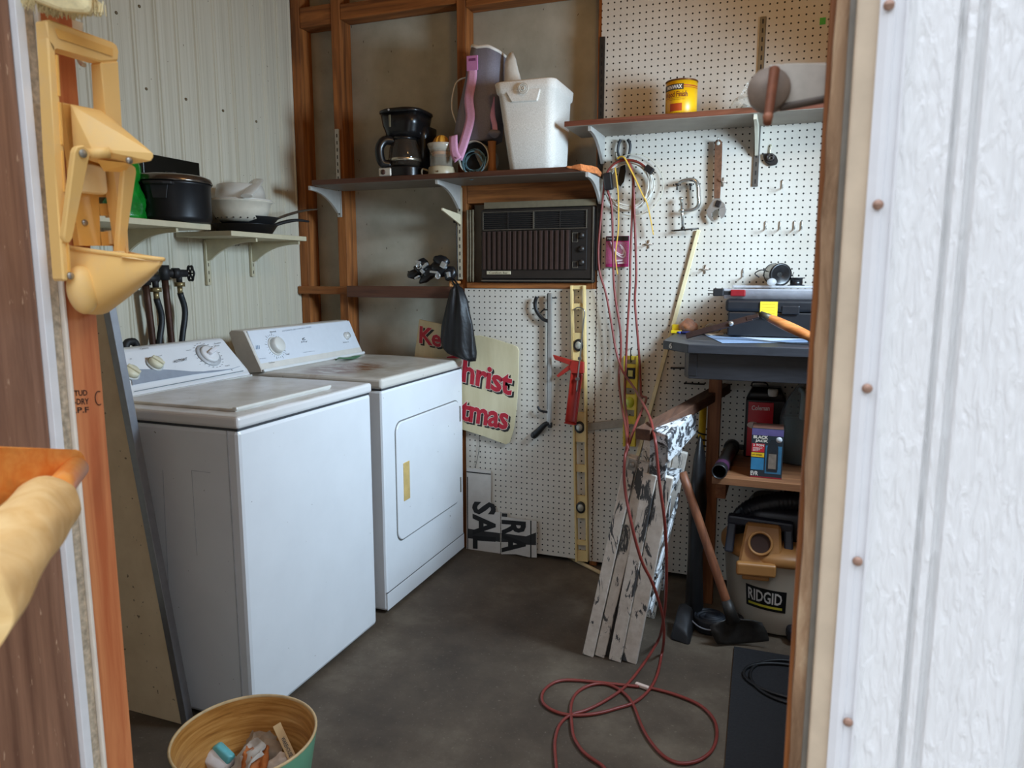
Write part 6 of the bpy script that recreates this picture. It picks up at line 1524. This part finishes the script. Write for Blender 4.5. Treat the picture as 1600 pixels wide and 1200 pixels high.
# shell-like half masks
def shell(px, py, z, r, tilt, rz, mat_out, lab, name='paper_cup'):
    q = inb(px, py, z); Rm = Matrix.Rotation(rz, 3, 'Z') @ Matrix.Rotation(tilt, 3, 'X'); rings = []
    for i in range(9):
        a = PI/2*i/8; rings.append([q+Rm @ Vector((r*math.cos(a)*math.cos(s)*(1+.06*math.sin(3*s)), r*math.cos(a)*math.sin(s), r*.75*math.sin(a))) for s in [2*PI*k/24 for k in range(24)]])
    inner = [[p+(q-p)*.08 for p in ring] for ring in rings]
    b = MB(); b.loft([list(x) for x in reversed(inner)]+rings, True, True); b.jitter(.004, 40); return one(b, name, mat_out, lab, 'trash')
def crumple(px, py, z, w, h, rz, tilt, amp, seed, mat, name, lab, cat, curl=0.0):
    q = inb(px, py, z); Rm = Matrix.Rotation(rz, 3, 'Z') @ Matrix.Rotation(tilt, 3, 'X'); n = 12; b = MB(70); G = []
    for lay in (0, 1):
        g = []
        for i in range(n+1):
            row = []
            for k in range(n+1):
                u, v = i/n-.5, k/n-.5
                e = 1-.16*mathutils.noise.noise(Vector((u*3, v*3, seed)))-.35*max(0, (u*u+v*v)-.22)*2
                p = Vector((u*w*e, v*h*e, 0))
                p.z = amp*mathutils.noise.noise(Vector((u*3.2, v*3.2, seed+4)))+amp*.45*mathutils.noise.noise(Vector((u*9, v*9, seed)))-curl*(u*u*1.4+v*v)*w
                row.append(b.bm.verts.new(q+Rm @ (p-Vector((0, 0, .002*lay)))))
            g.append(row)
        G.append(g)
        for i in range(n):
            for k in range(n): b.bm.faces.new((g[i][k], g[i+1][k], g[i+1][k+1], g[i][k+1]))
    rim = [(i, 0) for i in range(n)]+[(n, k) for k in range(n)]+[(n-i, n) for i in range(n)]+[(0, n-k) for k in range(n)]
    for a in range(len(rim)):
        (i, k), (i2, k2) = rim[a], rim[(a+1) % len(rim)]
        b.bm.faces.new((G[0][i][k], G[0][i2][k2], G[1][i2][k2], G[1][i][k]))
    return one(b, name, mat, lab, cat)
crumple(404, 1166, .180, .105, .085, .4, .55, .030, 1.0, plain((158, 140, 118), .85, 0, .22, 22), 'felt_scrap', 'grey-brown curled felt scrap in the middle of the basket', 'scrap', .55)
crumple(376, 1192, .178, .075, .11, -.5, .75, .018, 7.0, plain((188, 182, 172), .85, 0, .16, 34), 'paper_scrap', 'pale grey paper scrap lying in front of the felt scrap', 'scrap', .25)
crumple(398, 1186, .188, .060, .085, .5, .35, .020, 3.0, plain((176, 100, 44), .75, 0, .25, 30), 'bark_piece', 'orange-brown torn piece between the scraps in the basket', 'scrap', .3)
crumple(440, 1192, .182, .055, .055, 1.1, .6, .014, 9.0, plain((206, 192, 176), .8, 0, .12, 40), 'paper_curl', 'small pale curled scrap under the printed stick in the basket', 'scrap', .9)
q = inb(343, 1186, .165); t = thing('crushed_carton', 'white and teal crushed carton at the left in the basket', 'carton', q-Vector((0, 0, .03)))
Rm = Matrix.Rotation(.5, 3, 'Y') @ Matrix.Rotation(.4, 3, 'X')
b = MB(60); b.hull([q+Rm @ Vector(v) for v in ((-.035, -.03, -.03), (.035, -.03, -.03), (.035, .03, -.03), (-.035, .03, -.03), (-.030, -.024, .012), (.030, -.026, .010), (.028, .024, .016), (-.026, .026, .014))], .008, 3); b.jitter(.005, 45); b.build('lower_part', plain((216, 212, 210), .5, 0, .08), t)
b = MB(60); b.hull([q+Rm @ Vector(v) for v in ((-.030, .000, .0135), (.031, -.004, .011), (.029, .026, .017), (-.027, .028, .015), (-.018, .008, .028), (.020, .010, .026))], .004, 2); b.jitter(.003, 45); b.build('teal_top', plain((96, 178, 184), .4, 0, .1), t)
a0, a1 = inb(432, 1132, .235), inb(462, 1196, .16); t = thing('paint_stirrer', 'pale printed wooden paint stick standing in the basket', 'stick', a1)
b = MB(); b.bar(a0, a1, .019, .004, (.6, -.7, .4), .001); st = b.build('stick', plain((206, 172, 120), .6, 0, .1, 20), t)
d = (a1-a0); dn_ = d.normalized(); s = Vector((.6, -.7, .4)); s = (s-dn_*s.dot(dn_)).normalized(); w = dn_.cross(s)
f0 = a0+d*.32+s*.0024
wd_ = w*.0045
pp = (f0-wd_, f0-wd_+d*.6, f0+wd_) if True else None
if ((pp[1]-pp[0]).cross(pp[2]-pp[0])).dot(s) < 0: pp = (f0+wd_, f0+wd_+d*.6, f0-wd_)
text_on('WAREHOUSE CO', pp[0], pp[1], pp[2], INK, 'lettering', st, .0006, .02)
# ================================================================ foreground at the doorway
def K(px, py, c): return X(px, py, XJ+.002+c)
def crusher():
    YE = NT('dusty_yellow_plastic'); n = YE.noise(9, 6, .65); n2 = YE.noise(70, 3, .6)
    YE.color(YE.mix(YE.ramp(n, [(.50, (0, 0, 0, 1)), (.72, (.55, .55, .55, 1))]), lin((248, 204, 126)), lin((226, 196, 152)))).set(.5).bump(n2, .08, .002); YE = YE.m
    YD = plain((242, 188, 100), .45, 0, .1, 14); PALE = plain((236, 206, 150), .6, 0, .08, 20); ST = plain((170, 166, 158), .35, .7)
    t = thing('can_crusher', 'dusty yellow plastic can crusher screwed to the orange door stud', 'can crusher', K(120, 480, 0))
    c = .036; dp = (-.020, 0, 0)
    b = MB()
    b.prism([K(px, py, c) for px, py in ((72, 32), (78, 30), (178, 66), (184, 71), (185, 80), (186, 95), (158, 97), (87, 72), (84, 90), (76, 60))], dp, .002)
    b.prism([K(px, py, c) for px, py in ((74, 56), (87, 72), (96, 190), (104, 300), (111, 430), (106, 440), (99, 438), (86, 250))], dp, .002)
    b.prism([K(px, py, c) for px, py in ((158, 97), (186, 95), (190, 190), (196, 290), (203, 396), (196, 398), (176, 260), (164, 170))], dp, .002)
    b.build('frame', YE, t)
    b = MB(); b.prism([K(px, py, c+.001) for px, py in ((86, 44), (176, 76), (176, 88), (92, 60))], (.0005, 0, 0)); b.build('frame_recess', YD, t)
    b = MB()
    for py0, py1 in ((86, 150), (160, 226), (236, 300), (310, 370), (380, 425)):
        f = lambda py: 88.5+(py-80)*.0575
        b.bar(K(f(py0), py0, c+.0012), K(f(py1), py1, c+.0012), .0022, .002, (1, 0, 0))
    b.build('frame_rib', YD, t)
    # back plate with its square windows left open
    b = MB(); cc = .012
    def slab(pts, th=.010): b.prism([K(px, py, cc) for px, py in pts], (-th, 0, 0))
    slab(((97, 160), (158, 172), (160, 262), (112, 250))); slab(((112, 250), (152, 258), (156, 340), (157, 384), (124, 384), (118, 340)))
    slab(((150, 258), (178, 262), (179, 308), (154, 308))); slab(((155, 318), (181, 318), (182, 337), (157, 337))); slab(((157, 362), (185, 362), (186, 384), (160, 384)))
    slab(((178, 255), (186, 262), (197, 400), (186, 400))); b.build('back_plate', YD, t)
    b = MB(); b.prism([K(px, py, .030) for px, py in ((128, 252), (166, 262), (170, 300), (166, 304), (125, 301))], (-.012, 0, 0), .002); b.build('can_rest', PALE, t)
    b = MB(); b.prism([K(px, py, .022) for px, py in ((179, 264), (188, 264), (199, 398), (190, 402))], (-.016, 0, 0), .0015); b.build('guide_rail', YE, t)
    b = MB()
    for py in (300, 342, 388): b.prism([K(px, py+d_, .016) for px, d_ in ((172, 18), (181, 18), (182, 40), (174, 40))], (-.012, 0, 0), .001)
    b.build('ratchet_teeth', PALE, t)
    q = K(132, 348, .012); b = MB(); b.lathe([(.0042, 0), (.0040, .0015), (0, .0022)], q, 14, Matrix.Rotation(PI/2, 3, 'Y')); b.build('screw', ST, t)
    # upper jaw
    b = MB(45); b.hull([K(110, 163, .030), K(156, 172, .030), K(160, 180, .030), K(110, 163, .014), K(158, 172, .014), K(115, 242, .030), K(143, 232, .060), K(176, 236, .058), K(239, 239, .115), K(240, 245, .115), K(236, 252, .112), K(172, 262, .05), K(196, 236, .05), K(188, 200, .04), K(176, 186, .036)], .006, 3); uj = b.build('upper_jaw', YE, t)
    b = MB(); b.hull([K(150, 249, .060), K(206, 255, .085), K(198, 262, .07), K(162, 268, .05), K(196, 270, .06), K(170, 262, .05)], .002); b.build('jaw_underside', YD, uj)
    q = K(201, 251, .094); b = MB(); b.lathe([(.0045, 0), (.004, .003), (0, .004)], q, 14, Matrix.Rotation(PI/2, 3, 'Y')); b.build('jaw_bolt', ST, uj)
    # arms
    for (a0, a1, w0, w1, c0, c1) in (((129, 240), (107, 372), .0105, .006, .066, .042), ((204, 268), (190, 392), .010, .006, .066, .040)):
        p, q = K(*a0, c0), K(*a1, c1); b = MB(); d = (q-p).normalized(); s = d.cross(Vector((1, 0, 0))).normalized()
        ring = lambda m, w: [m+s*w, m-s*w]
        pts = [p+s*w0, p+s*w0*.8-d*w0*.6, p-d*w0, p-s*w0*.8-d*w0*.6, p-s*w0, q-s*w1, q-s*w1*.5+d*w1, q+s*w1*.5+d*w1, q+s*w1]
        b.prism(pts, (-.009, 0, 0), .0015); ar = b.build('link_arm', YE, t)
        if a0[0] == 129:
            b = MB(); b.lathe([(.0052, 0), (.005, .0015), (0, .002)], p+Vector((.0002, 0, 0)), 18, Matrix.Rotation(PI/2, 3, 'Y')); b.build('pivot_pin', plain((150, 146, 134), .45, .4), ar)
            b = MB(); b.cyl(K(138, 240, .06), K(172, 238, .075), .0062, None, 14); b.build('cross_pin', YE, ar)
    # lower scoop: flat top, rounded belly, drawn out to a point
    b = MB(38)
    tl_, tr_, bm_ = K(104, 388, .004), K(197, 397, .004), K(150, 492, .018); tip = K(252, 408, .132)
    base = [tl_+(tr_-tl_)*(k/6) for k in range(7)]
    cen = (tl_+tr_)/2; hw = (tr_-tl_)/2
    for k in range(1, 20):
        a = PI*k/20; base.append(cen+hw*(math.copysign(abs(math.cos(a))**.75, math.cos(a)))+(bm_-cen)*(math.sin(a)**.8))
    rings = []
    for i in range(11):
        u = i/10; k = (1-u)**.85*.94+.06
        cc_ = Vector((tl_.x, cen.y, cen.z))+(tip-cen)*u
        rings.append([cc_+Vector(((p.x-cen.x)*(1-u), (p.y-cen.y)*k, (p.z-cen.z)*k)) for p in base])
    b.loft(rings); lj = b.build('lower_scoop', YE, t)
    b = MB(); b.tube([tl_+Vector((.004, 0, .001)), rings[5][0]+Vector((0, 0, .001)), tip+Vector((.002, 0, .002)), rings[5][6]+Vector((0, 0, .001)), tr_+Vector((.004, 0, .001))], .0028, 8); b.build('scoop_rim', YE, lj)
    b = MB(); p0, p1 = K(138, 428, .052), K(146, 478, .036)
    b.ell((p0+p1)/2+Vector((-.014, 0, 0)), (.017, .019, (p0-p1).length*.66), 20, 14, Matrix.Rotation(.08, 3, 'X')); b.build('scoop_bulge', YE, lj)
    b = MB(); b.hull([K(187, 402, .088), K(253, 411, .136), K(250, 404, .130), K(196, 397, .07), K(190, 399, .07)], .0015); b.build('scoop_lip', PALE, lj)
    b = MB(); b.prism([K(px, py, .060) for px, py in ((188, 392), (196, 393), (197, 405), (189, 404))], (-.02, 0, 0), .001); b.build('stop_block', PALE, lj)
    q = K(110, 431, .037); b = MB(); b.lathe([(.0048, 0), (.004, .0018), (0, .0022)], q, 14, Matrix.Rotation(PI/2, 3, 'Y')); b.build('rail_bolt', ST, t)
crusher()
# grading stamp on the stud
st = bpy.data.objects['trim_20']; SI = plain((44, 26, 22), .7)
for s, x0, x1, y0, y1 in (('TUD', 116, 136.5, 619, 610), ('-DRY', 116, 139, 632.5, 623), ('.P.F', 117, 139, 645.5, 636.5)):
    text_on(s, X(x0, y0, XJ), X(x1, y0-1.0, XJ), X(x0-.8, y1, XJ), SI, 'lettering', st, .0005, .02)
b = MB(); c_ = X(154.5, 622, XJ+.0006); b.tube([c_+Vector((0, .0055*math.cos(a), .0095*math.sin(a))) for a in [PI*.35+1.3*PI*k/16 for k in range(17)]], .0006, 6, sub=1); b.build('stamp_mark', SI, st)
# whisk broom over it
def broom():
    t = thing('whisk_broom', 'cream bristled brush hanging at the top of the door stud', 'brush', K(100, 20, .05))
    rr = random.Random(9); b = MB()
    top = [K(40, -60, .03), K(150, -70, .06)]
    def lerp(a, c, u): return a+(c-a)*u
    e = [K(50, 4, .02), K(74, 14, .035), K(96, 23, .045), K(120, 27, .055), K(146, 27, .065)]
    def edge(u): i = min(3, int(u*4)); return lerp(e[i], e[i+1], u*4-i)
    core = []
    for k in range(3): pass
    b.hull([K(46, -70, .01), K(148, -70, .03), K(46, -70, .05), K(148, -70, .085), K(51, 2, .01), K(96, 19, .02), K(144, 23, .045), K(52, 1, .04), K(96, 18, .06), K(144, 22, .085)], .004)
    for i in range(360):
        u = rr.random(); dx = rr.uniform(-.028, .028)
        q = edge(u)+Vector((dx, rr.uniform(-.003, .003), rr.uniform(-.001, .004))); p = lerp(K(48, -60, .03), K(146, -60, .06), u)+Vector((dx, 0, 0))
        m = lerp(p, q, .8)+Vector((rr.uniform(-.002, .002), rr.uniform(-.002, .002), 0))
        b.tube([m, q], .0007, 4, sub=1, cap=False)
    for i in range(16):
        q = K(150+rr.uniform(-2, 8), 8+rr.uniform(-8, 22), .06+rr.uniform(-.02, .02)); b.tube([K(140, -8, .06), q], .0006, 4, sub=1, cap=False)
    bo_ = b.build('bristles', plain((236, 220, 170), .8, 0, .12, 160), t)
    b = MB(); b.hull([K(44, -75, .005), K(152, -75, .09), K(44, -75, .06), K(152, -75, .02), K(60, -140, .02), K(136, -140, .06), K(60, -140, .05), K(136, -140, .03)], .006); b.build('head', plain((190, 120, 70), .5), t)
broom()
b = MB(); b.prism([K(px, py, -.012) for px, py in ((108, 28), (131, 36), (129, 56), (118, 52), (110, 46))], (-.006, 0, 0), .001)
b.tube([K(116, 50, -.012), K(118, 72, -.012), K(122, 86, -.012), K(127, 99, -.008), K(132, 102, -.002)], lambda u: .0042-.0014*u, 8)
one(b, 'wall_hook', plain((232, 224, 200), .45, 0, .05), 'white plastic hook under the brush, behind the yellow crusher', 'hook')
# wooden chair frame with rolled canvas at the lower left
def D(px, py, depth): return CAM+ray(px, py)*depth
def chair():
    t = thing('folding_chair', 'orange wooden folding chair with rolled canvas, cut off at the left edge', 'chair', D(-60, 1180, .50))
    OW = wood((236, 134, 50), (250, 172, 88), 'x', 1.2, .35, 'varnished_orange_wood')
    E1, L1 = D(119, 731, .85), D(-110, 757, .64); d = (E1-L1).normalized(); up = Vector((0, 0, 1)); up = (up-d*up.dot(d)).normalized(); side = d.cross(up)
    h = .0215; hl = .036; pts = [L1+up*hl, E1-d*.004+up*h]
    for i in range(9): a = PI/2-PI*i/8; pts.append(E1+d*(h*math.cos(a))+up*(h*math.sin(a)))
    pts += [E1-d*.004-up*h, L1-up*hl]
    th = side*.018
    if (CAM-E1).dot(side) > 0: th = -th
    b = MB(); b.prism(pts, th, .003); b.build('rail', OW, t)
    ds, r0, r1 = D(119, 731, .848), D(70, 790, .70), D(-70, 965, .43)
    b = MB(); b.cyl(ds+(r0-ds)*.02, r0, .0135, .0135, 24); b.build('dowel', OW, t)
    CV = NT('beige_canvas'); n = CV.noise(1, 5, .6, CV.coord((26, 26, 26)), 1.0); w = CV.noise(500, 2, .5); CV.color(CV.ramp(n, [(.3, lin((222, 178, 112))), (.7, lin((240, 206, 146)))])).set(.85).bump(n, .35, .006); CV = CV.m
    ax = (r1-r0).normalized(); o1 = ax.orthogonal().normalized(); o2 = ax.cross(o1); s0 = D(82, 778, .735)
    rings = []
    for i in range(25):
        u = i/24; p = s0+(r1-s0)*u; base = .029*(.72+.28*min(1, u*9))
        rings.append([p+(o1*math.cos(a)+o2*math.sin(a))*(base*(1+.035*math.sin(a*3+u*9)+.02*math.sin(a*7-u*15))) for a in [2*PI*k/40 for k in range(40)]])
    b = MB(); b.loft(rings); b.build('canvas', CV, t)
    b = MB(); b.bar(L1+d*.02, Vector((L1.x-.01, L1.y, -.098)), .04, .02, side, .003); b.build('leg', OW, t)
chair()
# latch on the right jamb
def latch():
    y = -2.300
    P = lambda px, py, dy=0: W(px, py, y+dy)
    IR = plain((132, 116, 102), .55, .1, .2, 60); GR = plain((186, 178, 166), .5, .1, .12, 60); RU = plain((132, 80, 56), .7, .1, .25, 90)
    t = thing('door_latch', 'old grey metal latch with a rusty lever on the right door jamb', 'latch', P(1250, 190))
    b = MB(); b.prism([P(px, py, .010) for px, py in ((1200, 100), (1230, 99), (1296, 97), (1296, 150), (1222, 165), (1205, 172))], (0, .016, 0), .002); b.build('arm', GR, t)
    b = MB(); b.tube([P(1218, 168, .012), P(1250, 162, .012), P(1296, 153, .012)], .0036, 10); b.build('arm_edge', plain((84, 72, 62), .5, .2, .2), t)
    c = P(1201, 138, .004); r = (P(1235, 138).x-P(1166, 138).x)/2; R = Matrix.Rotation(PI/2, 3, 'X')
    b = MB(); b.lathe([(r*.96, -.022), (r, -.018), (r, -.003), (r*.95, .001), (0, .002)], c, 40, R); b.build('disc', IR, t)
    p0, p1 = P(1209, 118, -.004), P(1200, 184, -.012)
    b = MB(); rings = []
    ax = (p1-p0).normalized(); s = ax.cross(Vector((0, -1, 0))).normalized(); n = Vector((0, -1, 0))
    b.tube([p0-ax*.006, p0, p0+(p1-p0)*.5, p1, p1+ax*.006], lambda u: (.0088-.0022*u)*(1 if .03 < u < .97 else .55), 16, flat=.55); lv = b.build('lever', RU, t)
    b = MB(); b.ell(p1+n*.004, (.0045,)*3, 14, 10); b.build('lever_knob', plain((160, 104, 78), .5, .2, .2, 90), lv)
latch()
